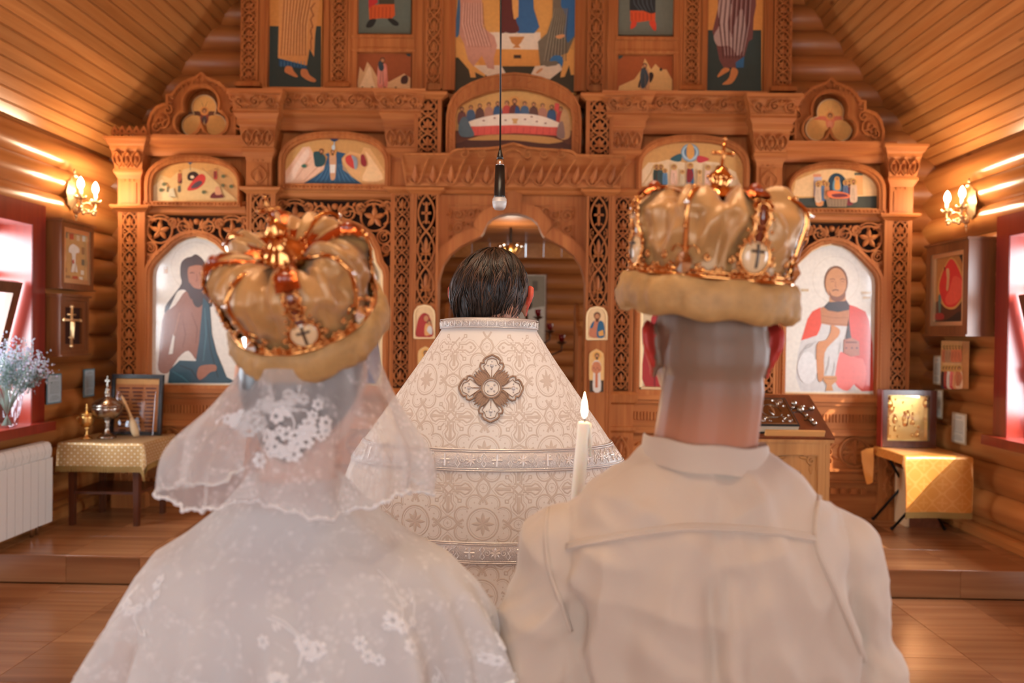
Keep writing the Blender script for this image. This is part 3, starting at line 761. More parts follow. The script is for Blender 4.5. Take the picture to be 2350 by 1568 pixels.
# ---- keel-arched frames of the four large icons, with pierced scrollwork above
HALF_S = dict(cx=449, out=[(333, 900), (333, 640), (334, 622), (339, 609), (351, 590), (371, 571), (394, 548), (420, 533), (449, 528)],
              inn=[(347, 884), (347, 636), (349, 620), (355, 608), (364, 598), (378, 583), (402, 560), (424, 548), (449, 543)])
HALF_M = dict(cx=766, out=[(638, 900), (638, 628), (641, 612), (649, 603), (654, 594), (660, 566), (675, 538), (704, 515), (734, 503), (766, 498)],
              inn=[(652, 884), (652, 632), (655, 620), (661, 612), (667, 602), (673, 575), (686, 551), (712, 530), (738, 518), (766, 513)])
def outline(h, key, Y, s):
    P = [q(a, b, Y) for a, b in keelpts(h[key], h['cx'])]
    cx = q(h['cx'], 700, Y)[0]; n = len(P)//2
    zs = [(P[i][1]+P[-1-i][1])/2 for i in range(len(P))]; hx = [(P[-1-i][0]-P[i][0])/2 for i in range(len(P))]
    P = [(cx-hx[i], zs[i]) for i in range(len(P))]
    return both(P, s)
for s in (-1, 1):
    for h, zb in ((HALF_S, 1.125), (HALF_M, 1.10)):
        o_ = outline(h, 'out', 6.2, s); i_ = outline(h, 'inn', 6.2, s)
        zlow = min(p[1] for p in o_); cx = sum(p[0] for p in o_)/len(o_)
        def fr(mb):
            mb.prism(o_, 6.165, 6.25, [i_])
            mid = [((a[0]+b[0])/2, (a[1]+b[1])/2) for a, b in zip(o_, i_)]
            f = plane_map(0, 0, 6.165); 
            ribbon(mb, mid, 0.018, 0.010, f)
            for j in range(len(mid)-1):
                a, b = mid[j], mid[j+1]; L = math.hypot(b[0]-a[0], b[1]-a[1]); k = max(1, int(L/0.032))
                for t in range(k): boss(mb, a[0]+(b[0]-a[0])*(t+.5)/k, a[1]+(b[1]-a[1])*(t+.5)/k, 0.010, 0.016, f, 5)
        part('icon_frame', fr)
        # scrollwork
        ztop = zl(494, 449, 6.2) if h is HALF_S else zl(458, 766, 6.2)
        wx = max(p[0] for p in o_)-cx; sc = wx/0.40; f = plane_map(0, 0, 6.205)
        apex = max(p[1] for p in o_)
        def inside(x, z):   # inside the icon frame
            c = False; n = len(o_)
            for i in range(n):
                a, b = o_[i], o_[(i+1) % n]
                if (a[1] > z) != (b[1] > z) and x < (b[0]-a[0])*(z-a[1])/(b[1]-a[1])+a[0]: c = not c
            return c
        part('shade_backing', lambda mb: mb.box(cx-wx, cx+wx, YP+0.024, YP+0.029, ztop-.46*sc, ztop), M['shade_paint'])  # dark sheet painted as shade behind the scrollwork
        def scr(mb):
            H = ztop-apex
            for t in (-1, 1):
                for (du, dv, r, st) in ((0.285, 0.125, 0.098, 1), (0.095, 0.095, 0.048, 0), (0.355, 0.265, 0.048, 0), (0.185, 0.06, 0.03, 0), (0.375, 0.04, 0.028, 0), (0.37, 0.345, 0.028, 0)):
                    u, v = cx+t*du*sc, ztop-dv*sc; r *= sc
                    if inside(u, v-r*0.6): r *= 0.8
                    ribbon(mb, [pp for pp in arcp(u, v, r, 0, 2*PI, 18)], 0.016, 0.018, f)
                    if st:
                        for k in range(5): leaf(mb, u, v, PI/2+k*2*PI/5, r*0.82, r*0.42, 0.02, f)
                        ribbon(mb, arcp(u, v, r*1.25, t*-0.3+(0 if t > 0 else PI), (0 if t > 0 else PI)+t*2.2, 10), 0.012, 0.016, f)
                    else: ribbon(mb, spiral(u, v, r*0.75, PI/2, t*1.4, 12), 0.010, 0.016, f)
                for k in range(3): leaf(mb, cx+t*0.03, ztop-0.10*sc, PI/2-t*(0.3+k*0.55), 0.075*sc, 0.03*sc, 0.016, f)
                ribbon(mb, [(cx+t*(0.02+0.17*k/6)*sc, ztop-(0.11-0.03*math.sin(PI*k/6))*sc) for k in range(7)], 0.012, 0.016, f)
                for k in range(6): leaf(mb, cx+t*(0.10+0.048*k)*sc, ztop-0.02, -PI/2-t*0.5, 0.045*sc, 0.022*sc, 0.014, f)
                for k in range(5): leaf(mb, cx+t*0.392*sc, ztop-(0.08+0.075*k)*sc, PI/2+t*(PI/2+0.4), 0.05*sc, 0.024*sc, 0.014, f)
            boss(mb, cx, ztop-0.05*sc, 0.025*sc, 0.02, f)
        part('scrollwork', scr)
# ---- arched frames of the feast icons
def basket(a, b, ytop, yspr, ybot, k=2.4, n=10):
    cx = (a+b)/2; r = (b-a)/2; H = yspr-ytop
    P = [(a, ybot)]
    for i in range(2*n+1):
        t = PI-PI*i/(2*n); P.append((cx+r*math.copysign(abs(math.cos(t))**(2/k), math.cos(t)), yspr-H*abs(math.sin(t))**(2/k)))
    return P+[(b, ybot)]
def sym(P, s):
    n = len(P); cx = sum(p[0] for p in P)/n
    R = [((P[i][0]-P[n-1-i][0])/2+ (P[0][0]+P[-1][0])/2, (P[i][1]+P[n-1-i][1])/2) for i in range(n)]
    return both(R, s)
FEAST = {'m': ((640, 897, 303, 376, 436), (653, 884, 318, 380, 423)), 's': ((334, 553, 358, 424, 474), (349, 547, 372, 428, 464))}
for s in (-1, 1):
    for k, (O, I) in FEAST.items():
        oo = sym([q(a, b, 6.17) for a, b in basket(*O)], s); ii = sym([q(a, b, 6.17) for a, b in basket(*I)], s)
        def g(mb):
            mb.prism(oo, 6.145, 6.25, [ii]); f = plane_map(0, 0, 6.145)
            mid = [((a[0]+b[0])/2, (a[1]+b[1])/2) for a, b in zip(oo, ii)]; ribbon(mb, mid, 0.016, 0.010, f)
            for j in range(len(mid)-1):
                a, b = mid[j], mid[j+1]; L = math.hypot(b[0]-a[0], b[1]-a[1]); c = max(1, int(L/0.03))
                for t in range(c): boss(mb, a[0]+(b[0]-a[0])*(t+.5)/c, a[1]+(b[1]-a[1])*(t+.5)/c, 0.009, 0.015, f, 5)
            zb = oo[0][1]; x0, x1 = min(p[0] for p in oo), max(p[0] for p in oo); c = int((x1-x0)/0.03)
            for t in range(c): boss(mb, x0+(x1-x0)*(t+.5)/c, zb+0.018, 0.011, 0.015, f, 5)
        part('arched_frame', g)
# supper arch above the doors
so_ = [(1028, 352), (1028, 300), (1029, 270), (1033, 245), (1043, 225), (1060, 208), (1085, 194), (1120, 181), (1150, 175), (1182, 172)]
si_ = [(1046, 345), (1046, 300), (1046, 270), (1051, 250), (1063, 238), (1086, 225), (1121, 213), (1151, 207), (1166, 205.5), (1182, 205)]
def symc(pts, Y):
    P = [q(a, b, Y) for a, b in pts]; c = P[-1][0]; L = [(x-c, z) for x, z in P]; return L+[(-x, z) for x, z in L[-2::-1]]
SO, SI = symc(so_, 6.16), symc(si_, 6.16)
def sarch(mb):
    mb.prism(SO, 6.13, 6.27, [SI]); f = plane_map(0, 0, 6.13); mid = [((a[0]+b[0])/2, (a[1]+b[1])/2) for a, b in zip(SO, SI)]
    n = len(mid)
    for j in range(n-1):
        a, b = mid[j], mid[j+1]; L = math.hypot(b[0]-a[0], b[1]-a[1]); c = max(1, int(L/0.045)); an = math.atan2(b[1]-a[1], b[0]-a[0])
        for t in range(c):
            u, v = a[0]+(b[0]-a[0])*(t+.5)/c, a[1]+(b[1]-a[1])*(t+.5)/c
            leaf(mb, u-0.02*math.cos(an+0.8), v-0.02*math.sin(an+0.8), an+0.8, 0.045, 0.02, 0.008, f)
    ribbon(mb, SO, 0.02, 0.015, f); ribbon(mb, SI, 0.014, 0.012, f)
part('supper_arch', sarch)
part('supper_backing', lambda mb: mb.prism(SO, 6.235, 6.28))
# canopy (flared and carved) over the royal doors
top = [(918, 350), (1031, 350), (1040, 343), (1050, 340.5), (1085, 339), (1120, 338), (1145, 336), (1160, 332), (1178, 328)]
YT, YBm = 6.0, 6.09
tp = [q(a, b, YT) for a, b in top]; tc = tp[-1][0]; tp = [(x-tc, z) for x, z in tp]; tp = tp+[(-x, z) for x, z in tp[-2::-1]]
zb_ = zl(427, 1000, YBm); hwb = -q(931, 426, YBm)[0]+tc; hwt = -tp[0][0]
def canopy(mb):
    A = [(x*hwb/hwt, YBm, zb_) for x, z in tp]; mid = [(x*(0.35*1+0.65*hwb/hwt), YBm-0.02, zb_+0.4*(z-zb_)) for x, z in tp]
    B = [(x, YT, z) for x, z in tp]; C = [(x, YP, z) for x, z in tp]; D = [(x*hwb/hwt, YP, zb_) for x, z in tp]
    mb.grid([D, A, mid, B, C])
    n = len(tp)
    for k in (0, n-1): mb.add([D[k], A[k], mid[k], B[k], C[k]], [(0,1,2,3,4)])
cn = part('door_canopy', canopy, CH_)
def canopy_relief(mb):
    H0 = tp[0][1]-zb_
    def f(u, v, h):
        t = v/H0; w_ = hwb+(hwt-hwb)*min(t, 1.3); y = YBm-0.02*min(t/0.4, 1)-max(0, t-0.4)/0.6*0.07
        return (u*w_/hwb, y-h, zb_+v)
    eggs(mb, lambda u, v, h: f(u, v, h), hwb*1.96, H0*0.86, 0.026, n=12, flow=True)
    n = len(tp)
    ribbon(mb, [(p[0]*hwb/hwt*0.992, p[1]-zb_-0.014) for p in tp], 0.02, 0.012, f)
    for s in (-1, 1):
        ribbon(mb, [(s*hwb*0.99, 0.01), (s*hwb*0.99, H0*0.95)], 0.014, 0.010, f)
        for k in range(3): ribbon(mb, spiral(s*(0.11+0.125*k), H0*0.98, 0.04, PI/2, s*1.2, 12), 0.011, 0.012, f)
    ribbon(mb, [(0.07*math.cos(PI*t/8), H0*0.9+0.05*math.sin(PI*t/8)) for t in range(9)], 0.012, 0.012, f)
part('relief', canopy_relief, parent=cn)
xL = hwb+0.0
part('door_lintel', lambda mb: mb.stack(-xL+0.06, xL-0.06, 6.16, YP, [(zl(444, 1000, 6.15), 0), (zl(440, 1000, 6.15), .015), (zl(436, 1000, 6.15), .02), (zl(432, 1000, 6.15), .05), (zl(426, 1000, 6.1), .055)]), CH_)
# ---- side pediments
PX = 467
ped = [(345, 313), (343, 285), (350, 262), (362, 247), (380, 240), (387, 240), (387, 219), (399, 218), (409, 203), (423, 191), (440, 184), (456, 178), (467, 168)]
def trefoil(cs, ctr, n=60):
    P = []
    for k in range(n):
        a = -2*PI*k/n; dx, dy = math.cos(a), math.sin(a); best = 0
        for (x, y, r) in cs:
            ox, oy = ctr[0]-x, ctr[1]-y; b = ox*dx+oy*dy; c = ox*ox+oy*oy-r*r; D = b*b-c
            if D > 0: best = max(best, -b+math.sqrt(D))
        P.append((ctr[0]+dx*best, ctr[1]+dy*best))
    return P
for s in (-1, 1):
    Yq = 6.22
    P = [q(a, b, Yq) for a, b in keelpts(ped, PX)]
    n = len(P); cx = q(PX, 300, Yq)[0]; P = [((P[i][0]-P[n-1-i][0])/2+cx, (P[i][1]+P[n-1-i][1])/2) for i in range(n)]
    xcut = q(548, 260, Yq)[0]; P = [(min(x, xcut), z) for x, z in P]
    T = [q(a, b, Yq) for a, b in trefoil(((468, 243, 42), (437, 287, 30), (499, 287, 30)), (468, 272))]
    P = both(P, s); T = both(T, s)
    pd = part('pediment', lambda mb: mb.prism(P, 6.18, 6.26, [T]))
    part('pediment_back', lambda mb: mb.prism(P, 6.34, 6.37), parent=pd)
    def pr(mb):
        f = plane_map(0, 0, 6.18); e = [(x+(cx*(-1 if s > 0 else 1)-x)*0.045, z-0.018) for x, z in P]
        ribbon(mb, e, 0.030, 0.024, f); ribbon(mb, T+[T[0]], 0.026, 0.028, f)
        c = cx if s < 0 else -cx
        for t in (-1, 1):
            for (du, dv, r, tr) in ((0.31, 0.10, 0.075, 1.5), (0.345, 0.05, 0.04, -1.3), (0.26, 0.19, 0.04, 1.3)):
                if abs(c+t*du) < abs(c) and du > 0.24: 
                    pass
                ribbon(mb, spiral(c+t*du, P[0][1]+dv, r, PI/2, t*tr, 16), 0.016, 0.026, f)
                for k in range(4): leaf(mb, c+t*du, P[0][1]+dv, k*PI/2+0.4, r*0.7, r*0.34, 0.024, f)
        for k in range(16):
            a = PI*(k+0.5)/16; 
            leaf(mb, c+0.225*math.cos(a), P[0][1]+0.235+0.175*math.sin(a), a, 0.05, 0.026, 0.018, f)
    part('relief', pr, parent=pd)
# cresting along the left side cornice
def crest(mb):
    Yq = 6.14; z0 = q(290, 314, Yq)[1]
    for i, cxp in enumerate((263, 280, 296.5, 313, 329.5)):
        c = q(cxp, 300, Yq)[0]
        mb.prism([(c-0.028, z0+0.02), (c+0.028, z0+0.02), (c+0.029, z0+0.045), (c+0.012, z0+0.072), (c, z0+0.09), (c-0.012, z0+0.072), (c-0.029, z0+0.045)], Yq, Yq+0.02, [[(c-0.010, z0+0.035), (c+0.010, z0+0.035), (c, z0+0.06)]])
        for t in (-1, 1): mb.box(c+t*0.014-0.005, c+t*0.014+0.005, Yq, Yq+0.018, z0, z0+0.021)
part('cresting', crest)
# ---- upper tier
YU = 6.30; ZU = zl(209, 760, YU); ZTOP = 4.95
ztop_at = lambda x: min(ZTOP, 2.955+(3.40-abs(x))*SLOPE-.06)
x0, _ = xs(560, 600, -1, YU)
xk = 3.40-(ZTOP+.06-2.955)/SLOPE
part('upper_board', lambda mb: mb.prism([(x0, ZU-.1), (-x0, ZU-.1), (-x0, ztop_at(x0)), (xk, ZTOP), (-xk, ZTOP), (x0, ztop_at(x0))], YU+0.04, YU+0.07))
for s in (-1, 1):
    for (a, b, Yf, wide) in ((548, 587, 6.22, 0), (755, 792, 6.22, 0), (972, 1010, 6.20, 1)):
        xa, xb = xs(a, b, s, Yf); ZT_ = ztop_at(max(abs(xa), abs(xb)))
        p = empty('upper_column', (0, 0, 0)); p.parent = SCR
        part('shaft', lambda mb: (mb.box(xa, xa+0.012, Yf, YU+0.05, ZU, ZT_), mb.box(xb-0.012, xb, Yf, YU+0.05, ZU, ZT_), mb.box(xa, xb, Yf+0.045, YU+0.05, ZU, ZT_)), parent=p)
        part('fretwork', lambda mb: fret(mb, plane_map((xa+xb)/2, ZU+0.05, Yf+0.012), (xb-xa)*0.86, ZT_-ZU-0.05, 0.17 if wide else 0.11, 0.016), parent=p)
        if not wide: part('base', lambda mb: mb.stack(xa, xb, Yf, YU+0.05, [(ZU, .035), (ZU+.035, .03), (ZU+.05, .012), (ZU+.055, .0)]), parent=p)
    for (a, b, Yf, y0) in ((587, 610, 6.26, None), (738, 756, 6.26, None), (792, 802, 6.24, None), (945, 972, 6.25, None), (1010, 1040, 6.25, None)):
        xa, xb = xs(a, b, s, Yf); ZT_ = ztop_at(max(abs(xa), abs(xb))); part('strip', lambda mb: (mb.box(xa, xb, Yf, YU+0.05, ZU, ZT_), mb.box(xa+0.25*(xb-xa), xb-0.25*(xb-xa), Yf-0.012, Yf, ZU, ZT_)))
    # panel between the two small icons, with sloping reveals
    xa, xb = xs(802, 946, s, 6.25); zz = lambda y: zl(y, 875, 6.25)
    part('strip', lambda mb: (mb.box(xa, xb, 6.25, YU+0.05, zz(112), zz(78)), mb.box(xa, xb, 6.235, 6.25, zz(88), zz(82)), mb.stack(xa, xb, 6.25, YU+.05, [(zz(119), 0), (zz(116), .012), (zz(112), .012)])))
    for (c, d) in ((802, 815), (942, 947)):
        ya, yb_ = xs(c, d, s, 6.25); part('strip', lambda mb: mb.box(ya, yb_, 6.246, YU+0.048, ZU, ZTOP))
    # top slab under the upper tier, with small bumps in plan
    xa, xb = xs(516, 1012, s, 6.1)
    part('tier_shelf', lambda mb: mb.box(xa, xb, 6.14, 6.4, zl(213, 760, 6.14), zl(206, 760, 6.14)), CH_)
# ================================================================== painted icons
def smooth_poly(P, k=3):
    n = len(P); R = []
    for i in range(n):
        p0, p1, p2, p3 = P[i-1], P[i], P[(i+1) % n], P[(i+2) % n]
        for j in range(k):
            t = j/k; t2 = t*t; t3 = t2*t
            R.append(tuple(0.5*(2*p1[d]+(p2[d]-p0[d])*t+(2*p0[d]-5*p1[d]+4*p2[d]-p3[d])*t2+(3*p1[d]-p0[d]-3*p2[d]+p3[d])*t3) for d in (0, 1)))
    return R
def ell(cx, cy, rx, ry, n=18): return [(cx+rx*math.cos(2*PI*k/n), cy+ry*math.sin(2*PI*k/n)) for k in range(n)]
def line(pts, w):
    """a brush stroke as an outline"""
    L, R = [], []; n = len(pts)
    for i, (x, y) in enumerate(pts):
        a = pts[max(i-1, 0)]; b = pts[min(i+1, n-1)]; dx, dy = b[0]-a[0], b[1]-a[1]; d = math.hypot(dx, dy) or 1
        k = w/2*(0.45+0.55*math.sin(PI*(i+0.5)/n)); L.append((x-dy/d*k, y+dx/d*k)); R.append((x+dy/d*k, y-dx/d*k))
    return L+R[::-1]
class Paint:
    """flat painted picture: coloured shapes laid one over the other on a board; toP maps picture units to the room"""
    def __init__(s, toP, step=0.00025): s.mb = MB(); s.toP = toP; s.k = 0; s.step = step; s.ymin = None
    def __call__(s, col, poly, sm=False):
        if sm: poly = smooth_poly(poly)
        if s.ymin is not None:
            Q = []
            for i in range(len(poly)):
                a, b = poly[i-1], poly[i]; ia, ib = a[1] >= s.ymin, b[1] >= s.ymin
                if ia != ib: t = (s.ymin-a[1])/(b[1]-a[1]); Q.append((a[0]+(b[0]-a[0])*t, s.ymin))
                if ib: Q.append(b)
            poly = Q
            if len(poly) < 3: return
        s.mb.col = lin(*col); s.k += 1; h = s.step*s.k
        A = sum(poly[i][0]*poly[(i+1) % len(poly)][1]-poly[(i+1) % len(poly)][0]*poly[i][1] for i in range(len(poly)))
        tr = tessellate_polygon([[Vector((a, b, 0)) for a, b in poly]])
        s.mb.add([s.toP(a, b, h) for a, b in poly], [tuple(t) for t in tr])
    def folds(s, col, x0, x1, y0, y1, n, w, lean=0.0, seed=0):
        r = random.Random(seed)
        for i in range(n):
            x = x0+(x1-x0)*(i+0.5)/n + r.uniform(-1, 1)*(x1-x0)*0.05; d = lean*(y1-y0)*r.uniform(0.5, 1.2); e = (x1-x0)*0.10*r.uniform(-1, 1)
            s(col, line([(x, y0+(y1-y0)*r.uniform(0, .2)), (x+d*.4+e, (y0+y1)/2), (x+d, y0+(y1-y0)*r.uniform(.8, 1))], w))
    def head(s, x, y, r, skin=(196, 134, 88), hair=(82, 50, 32), halo=None, beard=False, look=0):
        if halo: s(halo, ell(x, y, r*2.0, r*2.0, 20))
        s(hair, ell(x, y-r*0.15, r*1.05, r*1.15, 14))
        s(skin, ell(x+look*r*0.2, y+r*0.15, r*0.72, r*0.95, 14))
        if beard: s(hair, [(x-r*.7, y+r*.4), (x-r*.3, y+r*.65), (x+r*.3, y+r*.65), (x+r*.7, y+r*.4), (x+r*.45, y+r*1.4), (x, y+r*1.75), (x-r*.45, y+r*1.4)], True)
    def person(s, x, y, h, robe, cloak=None, halo=(214, 160, 88), beard=True, lean=0.0, hair=(82, 50, 32)):
        """small standing figure, y = feet, h = height (picture units, y down)"""
        w_ = h*0.15; X = lambda t: x+lean*h*t
        s(robe, [(X(.8)-w_*.7, y-h*.78), (X(.8)+w_*.7, y-h*.78), (X(.4)+w_*1.0, y-h*.45), (x+w_*.95, y-h*.03), (x-w_*.95, y-h*.03), (X(.4)-w_*1.0, y-h*.45)], True)
        if cloak: s(cloak, [(X(.8)-w_*.8, y-h*.78), (X(.8)+w_*.1, y-h*.80), (X(.5)+w_*.9, y-h*.50), (X(.3)+w_*.5, y-h*.25), (x-w_*.2, y-h*.12), (x-w_*.9, y-h*.15), (X(.4)-w_*1.1, y-h*.45)], True)
        s(tuple(int(c*.6) for c in robe), line([(X(.6), y-h*.6), (x+w_*.2, y-h*.08)], h*.02)); s(tuple(int(c*.65) for c in (cloak or robe)), line([(X(.6)-w_*.3, y-h*.6), (x-w_*.5, y-h*.15)], h*.02))
        s.head(X(.9), y-h*.89, h*.075, halo=halo, beard=beard, hair=hair)
    def build(s, parent, mat=None, name='painting'): return s.mb.build(name, mat or M['paint'], parent)
def px_on(Y): return lambda a, b, h: tuple(onY(a, b, Y-h))
def icon(label, outline_xz, Y, col, t=0.03, name='icon', rim=None, group=None, mat=None):
    cx = sum(p[0] for p in outline_xz)/len(outline_xz); cz = min(p[1] for p in outline_xz)
    r = empty(name, (cx, Y, cz), label, 'icon', group)
    mb = MB(); mb.col = lin(*col); mb.prism([(x-cx, z-cz) for x, z in outline_xz], 0, t); mb.build('board', mat or M['paint'], r)
    if rim:
        f = plane_map(0, 0, 0); mb = MB(); P = [(x-cx, z-cz) for x, z in outline_xz]
        ribbon(mb, P+[P[0]], rim, 0.006, f); mb.build('rim', M['gold_sat'], r)
    return r
def painted(r, P, mat=None, name='painting'):
    o = P.build(None, mat, name); o.data.transform(Matrix.Translation(-r.location)); o.parent = r; return o
GOLD = (212, 158, 92); CREAM = (222, 205, 180)
YI = 6.225
# --- left end: bare-armed saint in teal cloak
o_ = outline(HALF_S, 'inn', YI, -1)
r = icon('tall arched icon of a bearded long-haired saint with bare arm and teal cloak', o_, YI, (226, 217, 203), rim=0.022, mat=M['paint_gloss'])
P = Paint(px_on(YI)); c = lambda *L: [(250+a/2.959, 430+b/2.959) for a, b in L]
P((214, 203, 186), ell(449, 612, 57, 57, 30)); P((226, 217, 203), ell(449, 612, 55, 55, 30))
P((66, 42, 32), c((484,600),(488,520),(520,482),(560,470),(592,455),(640,492),(668,560),(662,640),(690,720),(700,810),(600,800),(540,745),(520,700),(470,705),(435,770),(385,870),(382,810),(435,735),(492,655)), True)
P((150, 98, 76), c((520,705),(450,800),(375,862),(352,1000),(342,1110),(335,1240),(400,1262),(470,1160),(540,1110),(600,1175),(640,1050),(648,880),(636,760),(600,740),(556,760)), True)
P((168, 108, 78), c((535,560),(560,535),(620,530),(655,560),(650,640),(630,700),(585,700),(545,650)), True)
P((58, 38, 30), c((545,650),(575,680),(630,690),(655,640),(650,730),(632,800),(596,815),(566,770)), True)
P((58, 38, 30), line(c((548,585),(566,578),(580,584)), 2)); P((58, 38, 30), line(c((612,584),(630,578),(648,584)), 2)); P((120,72,50), line(c((596,590),(600,630),(590,640)), 1.6))
P((226, 217, 203), c((436,995),(447,1012),(433,1130),(405,1135)))
P((120, 76, 60), line(c((560,850),(600,960),(590,1060)), 2.0)); P((120, 76, 60), line(c((500,900),(520,1000),(500,1090)), 2.0)); P((176, 122, 98), line(c((480,850),(455,960),(440,1010)), 3))
P((36, 72, 84), c((640,745),(684,800),(700,1000),(730,1120),(800,1290),(880,1330),(400,1330),(412,1240),(480,1176),(590,1180),(612,1050),(626,900)))
P((60, 104, 116), line(c((650,820),(660,1000),(640,1180)), 3)); P((22, 50, 60), line(c((670,900),(690,1100),(740,1290)), 4)); P((22, 50, 60), line(c((480,1210),(560,1240),(600,1300)), 4)); P((60,104,116), line(c((430,1250),(500,1290),(540,1325)), 3))
P((160, 104, 78), c((600,1250),(625,1212),(720,1205),(728,1245),(690,1255),(650,1290),(618,1308),(600,1290)), True)
P((196,150,100), c((372,540),(398,540),(398,585),(372,585))); P((226,217,203), c((376,545),(394,545),(394,552),(376,552)))
painted(r, P, M['paint_gloss'])
# --- right end: saint in red cloak holding a chalice
o_ = outline(HALF_S, 'inn', YI, 1)
r = icon('tall arched icon of a saint in red cloak and white robe with chalice', o_, YI, (226, 217, 203), rim=0.022, mat=M['paint_gloss'])
P = Paint(px_on(YI)); c = lambda *L: [(1780+a/3.486, 480+b/3.486) for a, b in L]
P((214, 203, 186), ell(1918, 642, 54, 54, 30)); P((226, 217, 203), ell(1918, 642, 52.5, 52.5, 30))
P((208, 202, 196), c((365,915),(450,930),(585,935),(640,1100),(640,1455),(200,1455),(163,1350),(178,1150),(205,1050),(330,1010)))
P((224, 78, 52), c((358,785),(292,820),(255,880),(204,1052),(330,1012),(352,970),(368,915)))
P((214, 72, 54), c((590,765),(650,785),(720,822),(750,900),(776,1080),(782,1455),(690,1458),(640,1420),(560,1300),(600,1100),(590,930)))
P((232, 112, 100), c((508,1165),(545,1150),(660,1192),(700,1205),(724,1300),(700,1440),(640,1395),(572,1455),(478,1388)), True)
P((186, 122, 78), c((360,790),(385,780),(500,822),(590,780),(588,938),(450,932),(364,916)))
P((150, 90, 56), line(c((368,905),(460,920),(586,926)), 1.6)); P((150, 90, 56), line(c((366,850),(460,870),(588,868)), 1.2))
P((66, 62, 62), c((384,782),(432,734),(560,720),(592,770),(588,806),(500,824),(420,812)))
P((120, 76, 48), ell(1918.5, 648, 27.5, 38, 22)); P((198, 138, 90), ell(1918.5, 651, 24, 36, 22)); P((198,138,90), c((430,700),(560,690),(560,735),(430,745)))
P((130, 82, 54), c((425,650),(450,690),(500,700),(545,670),(555,640),(560,690),(535,730),(480,740),(440,715)), True)
for x in (435, 515): P((110, 68, 46), line(c((x,565),(x+20,556),(x+42,566)), 1.8)); P((120, 76, 52), line(c((x+6,582),(x+20,577),(x+34,582)), 1.3))
P((150, 92, 60), line(c((480,580),(476,622),(490,630)), 1.3)); P((100, 60, 42), line(c((452,654),(478,644),(506,652)), 2.4))
P((222, 217, 212), ell(1853, 844, 23, 37, 18)); P((176, 170, 166), line(c((330,1060),(250,1090),(190,1170)), 1.6))
for (a, b, d, e) in ((430,1180,400,1320), (470,1220,455,1330), (520,1060,500,1160), (300,1080,235,1120)): P((170, 164, 160), line(c((a,b),((a+d)/2+8,(b+e)/2),(d,e)), 1.6))
P((204, 134, 82), c((448,930),(512,962),(506,1012),(470,1052),(392,1150),(386,1342),(340,1366),(328,1090),(402,1048),(440,985)), True)
P((66, 62, 62), c((585,880),(600,1000),(610,1038),(560,1042),(575,960)))
P((176, 112, 90), c((545,1045),(610,1030),(668,1060),(672,1172),(600,1180),(545,1150))); P((120, 70, 58), c((560,1060),(650,1060),(650,1072),(560,1072)))
for x in (565, 610, 650): P((60, 50, 60), ell(1780+x/3.486, 480+1112/3.486, 2, 2, 8))
P((204, 140, 82), c((384,1335),(486,1335),(492,1372),(450,1410),(462,1455),(400,1455),(412,1410),(384,1372))); P((160, 100, 56), line(c((384,1352),(440,1360),(488,1352)), 1.5))
P((206,178,140), c((690,660),(772,660),(772,680),(690,680))); P((206,178,140), c((700,700),(760,700),(760,718),(700,718))); P((206,178,140), c((205,640),(265,640),(265,660),(205,660)))
painted(r, P, M['paint_gloss'])
# --- the two middle icons, mostly hidden behind the crowns
for s, col, lab in ((-1, (46, 70, 120), 'tall arched icon left of the royal doors, mostly hidden by the tilted crown'), (1, (176, 40, 40), 'tall arched gold-rimmed icon with red robe, behind the man\'s ear')):
    o_ = outline(HALF_M, 'inn', YI, s); o_ = [(x, max(z, 1.14)) for x, z in o_]
    r = icon(lab, o_, YI, (224, 200, 158), rim=0.05, mat=M['paint_gloss'])
    cx = sum(p[0] for p in o_)/len(o_)
    P = Paint(lambda a, b, h, cx=cx: (cx+a, YI-h, 1.15-b))
    P((216, 176, 110), ell(0, -1.0, 0.17, 0.17)); P(col, [(-.33, 0), (-.33, -.45), (-.22, -.78), (0, -.85), (.22, -.78), (.33, -.45), (.33, 0)], True)
    P(tuple(int(v*.6) for v in col), [(-.05, 0), (-.12, -.5), (.02, -.8), (.12, -.5), (.16, 0)], True)
    P.head(0, -.98, .085, beard=s > 0); P((214, 170, 110), [(-.05, -.45), (.13, -.50), (.16, -.28), (0, -.24)])
    for k in range(5): P(tuple(int(v*.7) for v in col), line([(-.25+.12*k, -.7), (-.28+.13*k, -.3), (-.27+.14*k, -.03)], .012))
    painted(r, P, M['paint_gloss'])
# --- feast icons in the arched frames
def feast(s, key, label):
    O, I = FEAST[key]; ii = sym([q(a, b, 6.19) for a, b in basket(I[0]-4, I[1]+4, I[2]-4, I[3], I[4]+3)], s)
    return icon(label, ii, 6.19, GOLD, t=0.025), Paint(px_on(6.19))
c1 = lambda *L: [(a/3.015, b/3.015) for a, b in L]
r, P = feast(-1, 's', 'small arched icon with a reclining figure in a red oval before a cave')
P((214, 178, 122), c1((1052,1395),(1056,1300),(1110,1210),(1180,1235),(1240,1180),(1330,1160),(1430,1190),(1560,1300),(1648,1392)))
P((228, 200, 154), c1((1056,1390),(1060,1290),(1120,1240),(1160,1300),(1200,1390))); P((196, 148, 92), c1((1430,1185),(1500,1160),(1600,1230),(1645,1320),(1645,1390),(1560,1320)), False)
P((46, 30, 24), c1((1295,1225),(1310,1195),(1350,1188),(1378,1215),(1370,1245),(1310,1250)), True)
P((198, 58, 52), c1((1295,1310),(1330,1255),(1385,1205),(1420,1220),(1415,1265),(1370,1305),(1320,1320)), True); P((84, 64, 72), c1((1320,1300),(1350,1265),(1385,1250),(1400,1268),(1360,1300)), True)
P((236, 214, 180), ell(1330/3.015, 1225/3.015, 4.5, 3.5))
